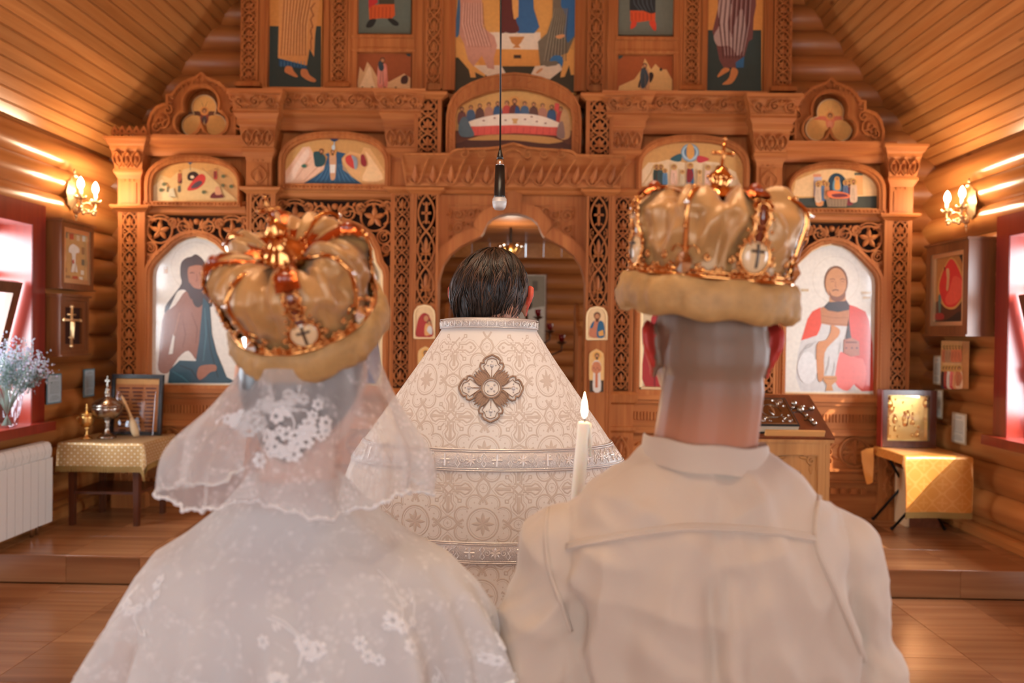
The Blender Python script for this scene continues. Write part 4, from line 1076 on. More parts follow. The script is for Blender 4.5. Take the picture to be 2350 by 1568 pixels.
for (x, y, h, rc, cc) in ((1245,1270,95,(96,40,34),(180,90,60)), (1240,1330,60,(90,88,78),None), (1490,1240,75,(196,70,60),(140,60,50)), (1160,1330,50,(120,110,80),None)): P.person(x/3.015, y/3.015, h/3.015, rc, cc, beard=False)
P((104, 36, 34), c1((1455,1370),(1480,1330),(1530,1340),(1545,1368)), True); P((210,150,110), c1((1490,1300),(1510,1290),(1525,1310),(1530,1345),(1490,1345)), True)
for (x, y) in ((1135,1275),(1115,1315),(1410,1330),(1545,1220),(1540,1285),(1600,1290)): P((96, 98, 66), ell(x/3.015, y/3.015, 5, 4.4, 9))
P((200,190,160), c1((1165,1365),(1170,1310),(1200,1300),(1215,1365))); P((70, 96, 120), c1((1295,1122),(1335,1122),(1315,1140))); P((60,80,100), line(c1((1316,1135),(1318,1180)), 1.3)); P((110,90,60), line(c1((1180,1362),(1215,1366)), 2))
P((168, 124, 76), line(c1((1400,1165),(1500,1260),(1640,1380)), 2)); painted(r, P)
c2 = lambda *L: [(500+a/3.136, b/3.136) for a, b in L]
r, P = feast(-1, 'm', 'arched icon of a figure standing in a blue river between pink cliffs')
P((240, 192, 158), c2((470,1325),(480,1240),(540,1160),(610,1060),(660,1055),(690,1110),(760,1170),(770,1210),(720,1250),(610,1325)), False)
P((250, 214, 186), c2((490,1300),(560,1180),(640,1070),(655,1120),(580,1220),(540,1300)), True); P((214, 150, 116), line(c2((560,1290),(620,1200),(670,1130)), 2)); P((214,150,116), line(c2((620,1300),(700,1220),(740,1180)), 2))
P((232, 178, 116), c2((890,1150),(950,1090),(1030,1110),(1050,1060),(1095,1070),(1130,1120),(1205,1240),(1205,1325),(1030,1325),(940,1240)), False); P((250,206,150), c2((1040,1300),(1080,1180),(1060,1090),(1120,1160),(1190,1290)), True)
P((40, 84, 116), c2((610,1325),(700,1270),(760,1225),(790,1130),(770,1110),(830,1085),(920,1105),(890,1140),(900,1220),(960,1270),(1040,1325)), False)
for k in range(9): P((92, 140, 168), line(c2((700+k*36,1310),(740+k*26,1260+8*(k % 2)),(790+k*12,1180)), 1.2))
P((210, 158, 116), c2((805,1110),(850,1110),(850,1230),(840,1290),(812,1290),(805,1200)), True); P((236, 226, 210), c2((806,1185),(846,1185),(842,1245),(808,1245))); P.head(500+826/3.136, 1095/3.136, 4.5, halo=(214,150,80), beard=True)
P((38, 76, 80), c2((690,1095),(740,1095),(775,1140),(760,1190),(705,1200),(692,1150)), True); P.head(500+745/3.136, 1090/3.136, 5, halo=None, beard=True)
P((208, 66, 56), c2((920,1130),(960,1115),(1000,1140),(1000,1200),(975,1215),(925,1175)), True); P((150, 160, 166), c2((960,1118),(1000,1140),(1005,1200),(985,1220),(975,1160)), True)
P((150, 40, 44), c2((1030,1120),(1050,1115),(1070,1170),(1060,1200),(1030,1180)), True)
P((36, 60, 96), c2((800,992),(876,992),(860,1012),(838,1022),(816,1012))); P((150, 190, 210), line(c2((838,1020),(838,1060)), 2.2)); P((200,214,216), ell(500+832/3.136, 1062/3.136, 4, 6)); P((60, 110, 90), c2((600,1195),(625,1180),(640,1200),(620,1208)), True)
painted(r, P)
c3 = lambda *L: [(1150+a/3.136, b/3.136) for a, b in L]
r, P = feast(1, 'm', 'arched icon with a blue ring of light above a row of figures')
P((236, 206, 162), c3((1000,1340),(1010,1230),(1060,1170),(1120,1170),(1200,1150),(1320,1170),(1450,1160),(1560,1170),(1690,1240),(1725,1340))); P((206,160,104), line(c3((1020,1330),(1080,1240),(1100,1190)), 3)); P((206,160,104), line(c3((1620,1330),(1600,1240),(1560,1190)), 3))
P((120, 150, 168), ell(1150+1360/3.136, 1100/3.136, 21, 21, 24)); P((176, 200, 210), ell(1150+1360/3.136, 1100/3.136, 18, 18, 24)); P((86, 120, 146), ell(1150+1360/3.136, 1095/3.136, 14, 14, 24)); P((222, 160, 84), c3((1338,1050),(1360,1035),(1385,1055),(1390,1120),(1360,1150),(1336,1120)), True)
P((46, 92, 100), c3((1215,1145),(1290,1105),(1300,1150),(1270,1165)), True); P((200, 62, 66), c3((1420,1120),(1500,1145),(1440,1172),(1410,1160)), True)
for (x, h, rc, cc, b) in ((1118,150,(186,44,44),(48,66,60),1),(1150,150,(52,72,70),(60,84,82),1),(1180,120,(90,130,160),None,1),(1245,150,(226,176,140),(236,190,160),0),(1305,110,(216,190,150),None,0),(1362,160,(48,96,130),(140,34,40),0),(1430,110,(230,180,120),None,1),(1490,145,(232,180,150),(240,196,170),0),(1560,140,(80,120,150),(190,60,60),1),(1620,130,(200,170,120),(120,70,50),1)): P.person(1150+x/3.136, 1336/3.136, h/3.136, rc, cc, beard=bool(b))
painted(r, P)
c4 = lambda *L: [(1750+a/3.015, b/3.015) for a, b in L]
r, P = feast(1, 's', 'small arched icon of mourners around a bier below a dark blue arch')
P((238, 196, 140), c4((210,1345),(230,1250),(400,1180),(560,1160),(760,1230),(830,1290),(830,1360),(210,1360))); P((60, 66, 58), c4((210,1372),(828,1355),(828,1440),(205,1440)))
P((226, 150, 110), c4((350,1205),(405,1205),(405,1225),(350,1225))); P((190, 180, 190), c4((355,1225),(410,1225),(412,1360),(355,1360))); P((90,70,70), c4((375,1250),(388,1250),(388,1330),(375,1330)))
P((240, 170, 110), c4((640,1215),(692,1215),(695,1350),(640,1350))); P((70, 80, 70), c4((636,1196),(694,1196),(694,1212),(636,1212)))
P((36, 66, 84), c4((455,1330),(455,1250),(480,1210),(515,1198),(555,1215),(580,1260),(580,1340)), True); P((100, 150, 170), c4((490,1320),(488,1260),(515,1225),(540,1260),(545,1320)), True); P((226, 160, 80), c4((500,1310),(502,1250),(520,1235),(535,1260),(535,1310)), True); P.head(1750+516/3.015, 1240/3.015, 3, halo=(226,160,80))
for (x, y, h, rc) in ((395,1425,170,(226,150,90)),(425,1390,140,(90,120,150)),(445,1380,120,(200,140,90)),(600,1420,170,(120,40,50)),(575,1380,130,(90,110,140)),(630,1400,160,(214,180,150)),(385,1400,140,(210,180,150))): P.person(1750+x/3.015, y/3.015, h/3.015, rc, beard=True)
P((232, 120, 74), c4((445,1330),(490,1320),(590,1340),(600,1370),(520,1375),(460,1365)), True); P((110, 46, 56), c4((480,1345),(560,1340),(590,1360),(500,1366)), True); P((150, 124, 96), c4((440,1375),(590,1378),(580,1432),(450,1432)))
for k in range(6): P((110,88,70), line(c4((455+k*22,1380),(458+k*21,1430)), 1.4))
painted(r, P)
# --- supper icon under the centre arch
r = icon('wide arched icon of figures seated behind a white table with red cloth', [(x*1.01, z) for x, z in SI], 6.20, (214, 158, 88))
P = Paint(px_on(6.20)); P((86, 40, 24), [(1044,346),(1044,316),(1080,322),(1180,322),(1260,330),(1314,322),(1314,346)], True); P((110, 54, 30), [(1044,330),(1100,312),(1182,309),(1270,316),(1314,334),(1314,300),(1044,300)], True)
for i in range(12):
    x = 1060+i*20.6; y = 258-16*math.sin(PI*(x-1050)/250); col = ((120,70,60),(70,96,124),(96,60,50),(176,120,96),(52,84,120),(190,70,60))[i % 6]
    P(col, [(x-9,y+30),(x-9,y+6),(x,y-1),(x+9,y+6),(x+9,y+30)], True); P.head(x, y-5, 4.6, halo=None, beard=i % 2 == 0)
P((218,150,76), ell(1181, 233, 12, 12)); P((104,46,40), [(1170,268),(1171,246),(1181,240),(1191,246),(1192,268)], True); P((40,76,120), [(1182,266),(1184,244),(1192,250),(1194,268)], True); P.head(1181, 233, 5.5, beard=True)
P((226, 90, 76), [(1072,290),(1100,288),(1182,284),(1270,290),(1286,292),(1286,312),(1182,306),(1082,312)]); 
for k in range(14): P((196, 66, 58), line([(1082+k*15,292),(1081+k*15,309)], 1.6))
P((238, 218, 194), [(1066,290),(1090,274),(1140,263),(1182,261),(1225,263),(1268,275),(1290,292),(1182,287)], True); P((214,160,96), [(1174,272),(1190,272),(1186,281),(1188,284),(1176,284),(1178,281)])
for (x, y) in ((1110,277),(1135,271),(1160,276),(1205,274),(1232,279),(1252,283),(1220,268)): P((150, 84, 56), ell(x, y, 3.2, 1.8, 8))
P((90,110,120), [(1052,300),(1056,276),(1068,268),(1080,290),(1088,312),(1060,314)], True); P((206, 160, 108), [(1283,316),(1286,270),(1294,250),(1304,262),(1310,300),(1304,318)], True); P((150,120,110), [(1278,314),(1282,285),(1292,280),(1296,316)], True); P((216,80,70), [(1272,250),(1274,236),(1284,238),(1282,262)]); painted(r, P)
# --- upper tier
def rect_icon(label, a, b, y0, y1, Y, col, rim=None):
    p0 = q(a, y1, Y); p1 = q(b, y1, Y); z1 = q((a+b)/2, y0, Y)[1]; z0 = (p0[1]+p1[1])/2
    return icon(label, [(p0[0], z0), (p1[0], z0), (p1[0], z1), (p0[0], z1)], Y, col, rim=rim), Paint(px_on(Y))
r, P = rect_icon('tall upper icon of a barefoot figure in an ochre robe', 609, 738, -118, 206, 6.31, (220, 150, 76))
P.ymin = -58; P((52, 66, 62), [(611,60),(737,60),(737,203),(611,203)])
P((226, 158, 92), c2((428,-700),(720,-700),(735,-100),(725,60),(700,250),(692,410),(660,350),(640,470),(560,470),(470,440),(432,415),(440,100)))
for k in range(9): P((178, 106, 56), line(c2((480+k*24,-40),(470+k*20,150+20*(k % 3)),(455+k*22,400)), 3)); P((244, 190, 130), line(c2((492+k*24,-40),(484+k*20,150),(468+k*21,390)), 1.6))
for k in range(4): P((160, 92, 50), line(c2((700-k*8,20+k*80),(668,60+k*80),(690-k*6,120+k*80)), 3))
P((36, 84, 120), c2((440,420),(640,472),(640,500),(560,486),(490,480),(440,476))); 
for k in range(8): P((90,140,170), line(c2((455+k*24,440),(455+k*24,480)), 1.5))
P((212, 136, 84), c2((490,478),(530,480),(545,510),(575,548),(560,556),(510,535),(480,515)), True); P((212, 136, 84), c2((600,500),(640,500),(660,540),(705,572),(695,592),(650,580),(600,545)), True)
P.ymin = None; P.head(674, -78, 15, halo=(226,170,90), beard=True); painted(r, P)
r, P = rect_icon('tall upper icon of a barefoot figure in plum and grey robes', 1620, 1748, -110, 214, 6.31, (220, 150, 76))
P.ymin = -50; P((52, 66, 62), [(1621,69),(1747,69),(1747,211),(1621,211)])
P((120, 72, 66), c3((1580,-700),(1830,-700),(1835,40),(1818,130),(1810,280),(1780,300),(1750,410),(1690,490),(1600,485),(1570,430),(1545,300),(1520,230),(1560,60)))
P((186, 156, 146), c3((1600,-100),(1660,40),(1640,200),(1700,380),(1640,330),(1560,330),(1530,260),(1570,180),(1560,60)), True); P((176, 146, 138), c3((1680,180),(1730,60),(1760,180),(1750,330),(1700,400),(1660,300)), True)
for k in range(7): P((80, 44, 42), line(c3((1590+k*32,-20),(1570+k*34,160+20*(k % 2)),(1600+k*22,420)), 3)); P((206,178,168), line(c3((1604+k*32,-20),(1588+k*33,160),(1614+k*21,400)), 1.4))
P((50, 106, 150), c3((1688,450),(1750,405),(1745,485),(1690,488))); P((212, 136, 80), c3((1600,490),(1640,492),(1640,510),(1600,535),(1562,556),(1560,540)), True); P((212, 136, 80), c3((1660,490),(1700,500),(1700,540),(1660,600),(1600,610),(1596,600),(1640,560)), True)
P.ymin = None; P.head(1684, -70, 15, halo=(226,170,90), beard=True); painted(r, P)
r, P = rect_icon('upper small icon of a figure with red hem and black boots, left side', 815, 942, -190, 76, 6.30, (104, 116, 104))
P.ymin = -128; P((214, 92, 40), c2((1085,40),(1270,20),(1275,110),(1250,135),(1180,132),(1090,140))); P((200,50,50), c2((1080,-600),(1130,-600),(1150,20),(1085,60))); P((70,66,50), c2((1150,-600),(1270,-600),(1270,30),(1160,30)))
P((34, 40, 36), c2((1095,140),(1140,140),(1115,190),(1075,200),(1068,180)), True); P((34, 40, 36), c2((1220,135),(1260,135),(1300,165),(1295,185),(1260,180)), True)
for k in range(6): P((160,60,24), line(c2((1105+k*27,50),(1103+k*27,130)), 1.6))
P.ymin = None; P.head(878, -146, 14, halo=(214,160,88)); painted(r, P)
r, P = rect_icon('upper small icon of a figure in dark cloak with orange-red feet', 1419, 1545, -185, 80, 6.30, (112, 118, 104))
P.ymin = -128; P((224, 86, 40), c3((928,75),(1110,80),(1108,160),(1060,150),(990,160),(930,155))); P((40, 46, 48), c3((925,-600),(1120,-600),(1110,90),(1080,100),(1020,75),(925,75)))
P((224, 72, 44), c3((940,155),(975,155),(968,190),(935,210),(930,195)), True); P((224, 72, 44), c3((1065,160),(1110,155),(1116,215),(1095,216)), True)
for k in range(5): P((90,100,104), line(c3((950+k*32,-20),(960+k*30,30),(1000+k*24,80)), 1.6))
for k in range(6): P((170,56,26), line(c3((940+k*28,90),(940+k*28,148)), 1.4))
P.ymin = None; P.head(1482, -146, 14, halo=(214,160,88)); painted(r, P)
r, P = rect_icon('lower small icon with a pink-robed figure on pale rocks, left side', 815, 943, 120, 210, 6.29, (158, 80, 36))
P((226, 180, 128), c2((1000,655),(1010,560),(1020,480),(1050,520),(1075,445),(1110,490),(1150,560),(1230,590),(1340,530),(1385,560),(1385,655)), False); P((244, 208, 160), c2((1020,650),(1050,560),(1090,480),(1110,560),(1130,650)), True)
P.person(500+1185/3.136, 640/3.136, 230/3.136, (222,130,110), (230,150,130), halo=None); P((52, 66, 74), c2((1155,450),(1175,440),(1195,480),(1185,510),(1160,500)), True); P((70,36,26), c2((1320,560),(1350,540),(1370,560),(1360,600),(1320,600)), True); P((40,60,60), c2((1350,380),(1385,378),(1385,410),(1360,400)))
for x in (1040, 1110, 1200, 1280): P((120,84,50), ell(500+x/3.136, 630/3.136, 3, 2.4, 8))
painted(r, P)
r, P = rect_icon('lower small icon with a hermit before a dark cave, right side', 1416, 1546, 125, 217, 6.29, (168, 84, 34))
P((226, 176, 110), c3((835,685),(850,620),(960,570),(1010,500),(1035,420),(1080,500),(1110,460),(1150,500),(1190,500),(1240,590),(1245,685)), False)
P((44, 28, 22), c3((1060,590),(1065,530),(1085,520),(1098,545),(1080,590)), True); P((44,28,22), c3((985,625),(1000,570),(1010,600),(1005,628)), True); P((60, 40, 28), ell(1150+1150/3.136, 500/3.136, 3.4, 4, 8))
P.person(1150+1035/3.136, 660/3.136, 210/3.136, (206,150,100), (60,72,80), halo=None); P((60,70,60), c3((842,395),(882,395),(870,415),(845,430)))
painted(r, P)
r = icon('large central upper icon of robed figures seated around a white table', [(x, z) for x, z in [(q(1040,205,6.29)[0]-xc0*0, zl(214,1180,6.29)), (q(1323,205,6.29)[0], zl(214,1180,6.29)), (q(1323,205,6.29)[0], zl(-250,1180,6.29)), (q(1040,205,6.29)[0], zl(-250,1180,6.29))]], 6.29, (222, 160, 82))
P = Paint(px_on(6.29)); c5 = c2
P.ymin = -46; P((58, 48, 26), [(1041,213),(1041,132),(1322,140),(1322,213)]); P((222, 150, 70), [(1090,112),(1240,112),(1240,152),(1090,152)]); P((234, 212, 184), [(1112,74),(1240,74),(1242,114),(1108,112)])
P((60, 36, 22), [(1179,126),(1196,126),(1196,134),(1179,134)]); P((200, 130, 66), [(1168,84),(1204,84),(1196,98),(1190,104),(1196,110),(1176,110),(1182,104),(1174,98)])
P((232, 168, 88), [(1044,90),(1062,100),(1085,130),(1118,165),(1112,176),(1090,166),(1092,178),(1080,178),(1076,160),(1050,130)], False); P((232, 168, 88), [(1302,110),(1318,116),(1320,172),(1310,172),(1306,150),(1296,176),(1286,178),(1290,150)], False)
P((236, 214, 186), [(1086,150),(1150,150),(1162,170),(1120,176)]); P((236, 214, 186), [(1228,152),(1286,146),(1290,160),(1262,182),(1218,172)])
P((208, 148, 124), c2((1740,-400),(1850,-400),(1900,0),(1910,200),(1990,260),(2010,330),(1985,420),(1990,500),(1940,490),(1900,400),(1840,480),(1800,430),(1770,310),(1735,250),(1745,60)), False)
for k in range(8): P((236, 192, 170), line(c2((1770+k*18,20),(1760+k*20,170),(1800+k*22,330)), 1.8)); P((166, 104, 86), line(c2((1780+k*18,20),(1772+k*20,170),(1812+k*22,340)), 1.8))
P((70, 110, 144), c2((1705,250),(1715,130),(1735,-50),(1745,60),(1735,250)), True)
P((52, 100, 146), [(1150,-200),(1215,-200),(1225,20),(1238,62),(1226,76),(1190,76),(1160,60)], False); P((96, 40, 36), [(1150,-200),(1172,-200),(1180,20),(1192,70),(1160,74),(1148,50)], True); P((226, 164, 90), [(1170,-200),(1184,-200),(1190,10),(1186,40),(1176,20)], True)
P((116, 104, 84), c3((380,-400),(470,-400),(500,100),(530,260),(480,380),(430,400),(400,470),(330,480),(280,460),(265,300),(330,240),(370,120)), False); P((46, 104, 156), c3((440,-400),(530,-400),(540,60),(535,250),(480,310),(450,240),(470,120),(430,40)), False)
for k in range(7): P((160, 150, 126), line(c3((390+k*14,60),(350+k*18,230),(310+k*24,440)), 1.6)); P((78,68,54), line(c3((398+k*14,60),(360+k*18,230),(322+k*24,440)), 1.8))
P((52, 110, 160), c3((350,440),(380,400),(440,410),(440,480),(400,440)), True); P((216, 150, 96), c3((390,262),(440,246),(460,258),(420,280)), True); P((216, 150, 96), c2((1905,190),(1930,160),(1915,200)), False); P((216,150,96), c3((250,520),(290,490),(300,500),(262,530)), True)
P.ymin = None
for x, y in ((1080,-66),(1182,-72),(1285,-66)): P.head(x, y, 17, halo=(226,176,96))
painted(r, P)
# --- three-lobed icons in the pediments
for s, cs, lab in ((-1, ((469,247,28),(443.5,288,25),(494.5,288,25)), 'three-lobed golden icon with a dark winged figure in left pediment'), (1, ((1905,258,30),(1876,296,27),(1928,298,26)), 'three-lobed golden icon with a pink winged figure in right pediment')):
    cx = cs[0][0]; o_ = [q(a, b, 6.26) for a, b in trefoil(cs, (cx, 276))]
    r = icon(lab, o_, 6.26, (236, 176, 100), t=0.04, rim=0.012)
    P = Paint(px_on(6.26)); dk = (104, 66, 44) if s < 0 else (222, 120, 84); y0 = cs[0][1]
    for t in (-1, 1):
        P(dk, [(cx,y0+14),(cx+t*14,y0+8),(cx+t*37,y0+10),(cx+t*37,y0+16),(cx+t*16,y0+18),(cx,y0+24)]); P(dk, [(cx,y0+4),(cx+t*9,y0-18),(cx+t*3,y0-6)]); P(dk, [(cx,y0+30),(cx+t*8,y0+50),(cx+t*3,y0+36)])
    P((150,76,54) if s < 0 else (230,130,90), ell(cx, y0+22, 10, 17)); P((90,70,66) if s < 0 else (236,150,110), ell(cx, y0+28, 6, 9)); P.head(cx, y0+8, 5, halo=(226,150,80)); P((240,190,110), [(cx,y0+43),(cx+7,y0+50),(cx,y0+58),(cx-7,y0+50)])
    painted(r, P)
# --- small icons on the royal-door pilasters
def small(label, cx, y0, y1, hw_, Y=6.125):
    pts = [(cx-hw_, y1), (cx-hw_, y0+hw_), (cx-hw_*.92, y0+hw_*.55), (cx-hw_*.62, y0+hw_*.15), (cx, y0), (cx+hw_*.62, y0+hw_*.15), (cx+hw_*.92, y0+hw_*.55), (cx+hw_, y0+hw_), (cx+hw_, y1)]
    return icon(label, [q(a, b, Y) for a, b in pts], Y, (232, 196, 146), t=0.02, rim=0.014), Paint(px_on(Y))
r, P = small('small round-topped icon of a mother and child in red, left door pilaster', 974, 701, 776, 23)
P((172, 52, 44), [(956,773),(956,750),(962,728),(974,718),(986,728),(992,750),(992,773)], True); P.head(978, 730, 7.5, hair=(150,44,40)); P((222,160,96), [(975,770),(976,745),(988,742),(991,765)], True); P.head(985, 741, 5); P((210,206,200), [(980,760),(984,748),(991,752),(991,768)], True); painted(r, P)
r, P = small('small round-topped icon of a bearded man in blue holding a book, right door pilaster', 1369.5, 705, 779, 23)
P((196, 120, 86), [(1353,773),(1355,748),(1362,738),(1371,736),(1380,742),(1386,773)], True); P((38, 96, 130), [(1370,773),(1372,745),(1378,736),(1386,744),(1387,773)], True); P((38,96,130), [(1354,752),(1360,740),(1364,737),(1360,752)], True); P((222,160,80), [(1373,762),(1384,757),(1386,770),(1375,772)]); P.head(1370.5, 726, 7.6, hair=(104,58,36), beard=True); painted(r, P)
for s, lab in ((1, 'narrow cut-out icon of a bishop in white vestments, right door pilaster'), (-1, 'narrow cut-out icon of a bishop, left door pilaster beside the priest')):
    cx = 1369 if s > 0 else 976; dy = 0 if s > 0 else -6; Y = 6.125
    pts = [(-16,900),(-16,872),(-17,870),(-17,822),(-16,812),(-10,806),(0,801),(10,806),(16,812),(17,822),(17,870),(16,872),(16,900)]
    r = icon(lab, [q(cx+a, b+dy, Y) for a, b in pts], Y, (232, 186, 118), t=0.02); P = Paint(px_on(Y)); f = lambda L: [(cx+a, b+dy) for a, b in L]
    P((64, 50, 34), f([(-16,873),(16,873),(16,900),(-16,900)])); P((224,214,200), f([(-8,896),(-7,850),(-10,836),(0,826),(10,836),(8,850),(10,896)]), True); P((206,120,80), f([(-3,890),(-3,840),(3,840),(3,890)])); P((206,130,90), f([(-11,850),(-8,834),(0,830),(8,834),(11,850),(0,858)]), True)
    for k in range(4): P((120,50,44), ell(cx-6+4*k, 845+dy+(k % 2)*4, 1.4, 1.4, 6))
    P.head(cx+1, 817+dy, 5, hair=(60,44,34), beard=True, halo=(232,170,90)); painted(r, P)
# ================================================================== things along the walls
def local(mb, o):
    mb.v = [tuple(Vector(v)-o.location) for v in mb.v]; return mb
def sub(root, name, mat, f, smooth=False, parent=None, kind=None):
    """f draws in room coordinates; the mesh is stored relative to its thing"""
    mb = MB(); f(mb); local(mb, root); o = mb.build(name, mat, parent or root, smooth)
    if parent and parent.location.length > 0: o.location = (0, 0, 0)
    if kind: o['kind'] = kind
    return o
def wall_frame(sx, Xf, Xb, y0, y1, z0, z1, fw, mat, label, cat='icon', name='icon_case', inner=None, cap=True, depth=0.03):
    r = empty(name, (sx*Xb, (y0+y1)/2, z0), label, cat)
    xa, xb = sorted((sx*Xf, sx*Xb)); xi = sx*(Xf+depth)
    for (a, b, c, d) in ((y0, y0+fw, z0, z1), (y1-fw, y1, z0, z1), (y0+fw, y1-fw, z0, z0+fw), (y0+fw, y1-fw, z1-fw, z1)):
        sub(r, 'frame', mat, lambda mb: mb.box(xa, xb, a, b, c, d))
    xc, xd = sorted((xi, sx*Xb)); sub(r, 'case_back', mat, lambda mb: mb.box(xc, xd, y0+fw, y1-fw, z0+fw, z1-fw))
    if cap: 
        ca, cb = sorted((sx*(Xf-0.015), sx*Xb)); sub(r, 'cap', mat, lambda mb: mb.box(ca, cb, y0-0.012, y1+0.012, z1, z1+0.018)); sub(r, 'foot_rail', mat, lambda mb: mb.box(ca, cb, y0-0.008, y1+0.008, z0-0.012, z0))
    if inner:
        t, im = inner
        for (a, b, c, d) in ((y0+fw, y0+fw+t, z0+fw, z1-fw), (y1-fw-t, y1-fw, z0+fw, z1-fw), (y0+fw+t, y1-fw-t, z0+fw, z0+fw+t), (y0+fw+t, y1-fw-t, z1-fw-t, z1-fw)):
            xe, xf_ = sorted((sx*(Xf+0.010), xi)); sub(r, 'slip', im, lambda mb: mb.box(xe, xf_, a, b, c, d))
    return r, xi
def on_wall(X, sx): return lambda a, b, h: tuple(onX(a, b, X - sx*h))
def yz(px, py, X): 
    p = onX(px, py, X); return p.y, p.z
# left, upper case: pale gilt icon with a white cross
y0, _ = yz(141, 580, -3.20); y1, _ = yz(215, 590, -3.20); zt_ = yz(141, 506, -3.20)[1]; zb2 = yz(141, 659, -3.20)[1]
r, xi = wall_frame(-1, 3.20, 3.335, y0, y1, zb2, zt_, 0.035, M['kiot'], 'deep brown wall case with a pale gilt icon, under the left sconce', inner=(0.035, M['gold_sat']))
P = Paint(on_wall(xi+0.001, -1)); c = lambda *L: [(a/3.015, 380+b/3.015) for a, b in L]
P((206, 162, 104), c((430,440),(600,470),(585,830),(420,800)))
for (x, y, w_, h) in ((455,480,22,40),(495,490,30,40),(540,500,20,40),(580,505,20,40),(445,560,20,40),(575,590,20,50),(445,640,22,40),(575,670,20,40),(450,720,24,30),(570,740,22,30),(470,770,30,22),(520,775,36,22),(560,780,24,20)): P(random.choice(((232,220,200),(190,90,60),(120,110,90),(226,200,160),(160,120,80))), c((x-w_/2,y-h/2),(x+w_/2,y-h/2+3),(x+w_/2,y+h/2+3),(x-w_/2,y+h/2)))
P((236, 228, 214), c((478,565),(500,545),(520,550),(548,575),(546,605),(525,612),(522,690),(512,740),(500,690),(496,612),(476,600)), True); P((236,228,214), c((490,735),(500,690),(508,740))); P((236,228,214), c((520,735),(528,680),(538,740)))
P((200, 80, 50), c((500,655),(512,650),(514,680),(502,680))); painted(r, P)
# left, lower case: gold crucifix on dark ground
y0, _ = yz(139, 740, -3.20); y1, _ = yz(204, 745, -3.20); zt_ = yz(139, 680, -3.20)[1]; zb2 = yz(139, 815, -3.20)[1]
r, xi = wall_frame(-1, 3.20, 3.335, y0, y1, zb2, zt_, 0.026, M['kiot'], 'brown wall case with a gold crucifix on dark ground, lower of two', inner=(0.05, M['kiot']))
P = Paint(on_wall(xi+0.001, -1)); P((52, 24, 16), c((440,960),(568,965),(562,1255),(438,1250))); painted(r, P)
def crucifix(mb):
    X = -3.165+0.005; A = lambda a, b: yz(a/3.015, 380+b/3.015, X)
    for (p0, p1, t) in (((497,978),(494,1250),0.011), ((445,1068),(555,1074),0.010), ((470,1030),(522,1034),0.007), ((478,1190),(512,1200),0.006)):
        a = A(*p0); b = A(*p1); mb.tube([(X, a[0], a[1]), (X, b[0], b[1])], t, 6)
    for p0 in ((497,978),(445,1068),(555,1074),(494,1250)): a = A(*p0); mb.ball((X, *a), 0.014, 8, 5)
    a = A(497, 1090); b = A(495, 1190); mb.caps((X+0.012, *a), 0.012, (X+0.012, *b), 0.008, 8, 3)
sub(r, 'crucifix', M['gold_sat'], crucifix, True)
# right, big case with the red oval
y0, _ = yz(2222, 650, 3.22); y1, _ = yz(2125, 650, 3.22); zt_ = yz(2222, 549, 3.22)[1]; zb2 = yz(2222, 768, 3.22)[1]
r, xi = wall_frame(1, 3.22, 3.42, y0, y1, zb2, zt_, 0.065, M['kiot'], 'large brown wall case with a red flame-shaped figure, under right sconce', inner=(0.03, M['gold_sat']))
P = Paint(on_wall(xi-0.001, 1)); c = lambda *L: [(1870+a/3.267, 420+b/3.267) for a, b in L]
P((176, 112, 56), c((885,545),(1150,500),(1140,1110),(880,1100))); P((88, 48, 26), c((885,1095),(895,905),(945,870),(1040,948),(1125,870),(1125,1095))); P((50, 34, 22), c((900,1060),(1000,1020),(1090,960),(1080,1040),(960,1060)), True)
P((202, 142, 74), c((1025,555),(1075,610),(1122,730),(1120,830),(1090,900),(1045,945),(985,940),(935,880),(920,780),(945,680),(985,600)), True); P((206, 52, 44), c((1020,570),(1060,610),(1108,730),(1110,825),(1080,890),(1040,930),(985,925),(950,870),(932,780),(952,690),(985,615)), True); P((222, 84, 62), c((1040,700),(1100,730),(1108,820),(1070,890),(1000,915),(975,870),(1010,800)), True)
P((40, 36, 26), c((1082,545),(1148,528),(1142,625),(1110,612))); P((206, 150, 100), c((985,650),(1005,645),(1010,700),(1000,800),(985,800),(990,720)), True); P((60, 28, 24), c((968,625),(978,640),(970,665))); P((90, 110, 96), c((925,850),(945,850),(942,970),(930,972)), True); P((150,50,40), c((905,980),(960,980),(965,1020),(900,1024)), True)
painted(r, P)
# right, small board with rows of saints
X = 3.33; y0, _ = yz(2208, 840, X); y1, _ = yz(2159, 840, X); zt_ = yz(2208, 783, X)[1]; zb2 = yz(2208, 893, X)[1]
r = empty('icon', (X+0.03, (y0+y1)/2, zb2), 'small unframed board icon with two rows of tiny standing figures', 'icon')
def brd(mb): mb.col = lin(226, 162, 100); mb.box(X, X+0.05, y0, y1, zb2, zt_)
sub(r, 'board', M['paint'], brd)
P = Paint(on_wall(X-0.001, 1)); c = lambda *L: [(2070+a/5.6, 760+b/5.6) for a, b in L]
P((232, 178, 118), c((525,190),(755,185),(752,735),(530,735)))
for i in range(6):
    P.person(2070+(545+i*38)/5.6, 760+400/5.6, 215/5.6, random.choice(((210,120,80),(190,140,100),(226,160,110))), None, beard=True); P.person(2070+(545+i*38)/5.6, 760+740/5.6, 290/5.6, ((70,62,60),(150,40,44),(228,200,170),(216,80,76),(226,160,110),(232,190,150))[i], ((90,60,50),(190,90,70),(240,220,200),(232,120,110),None,(200,120,80))[i], beard=False)
painted(r, P)
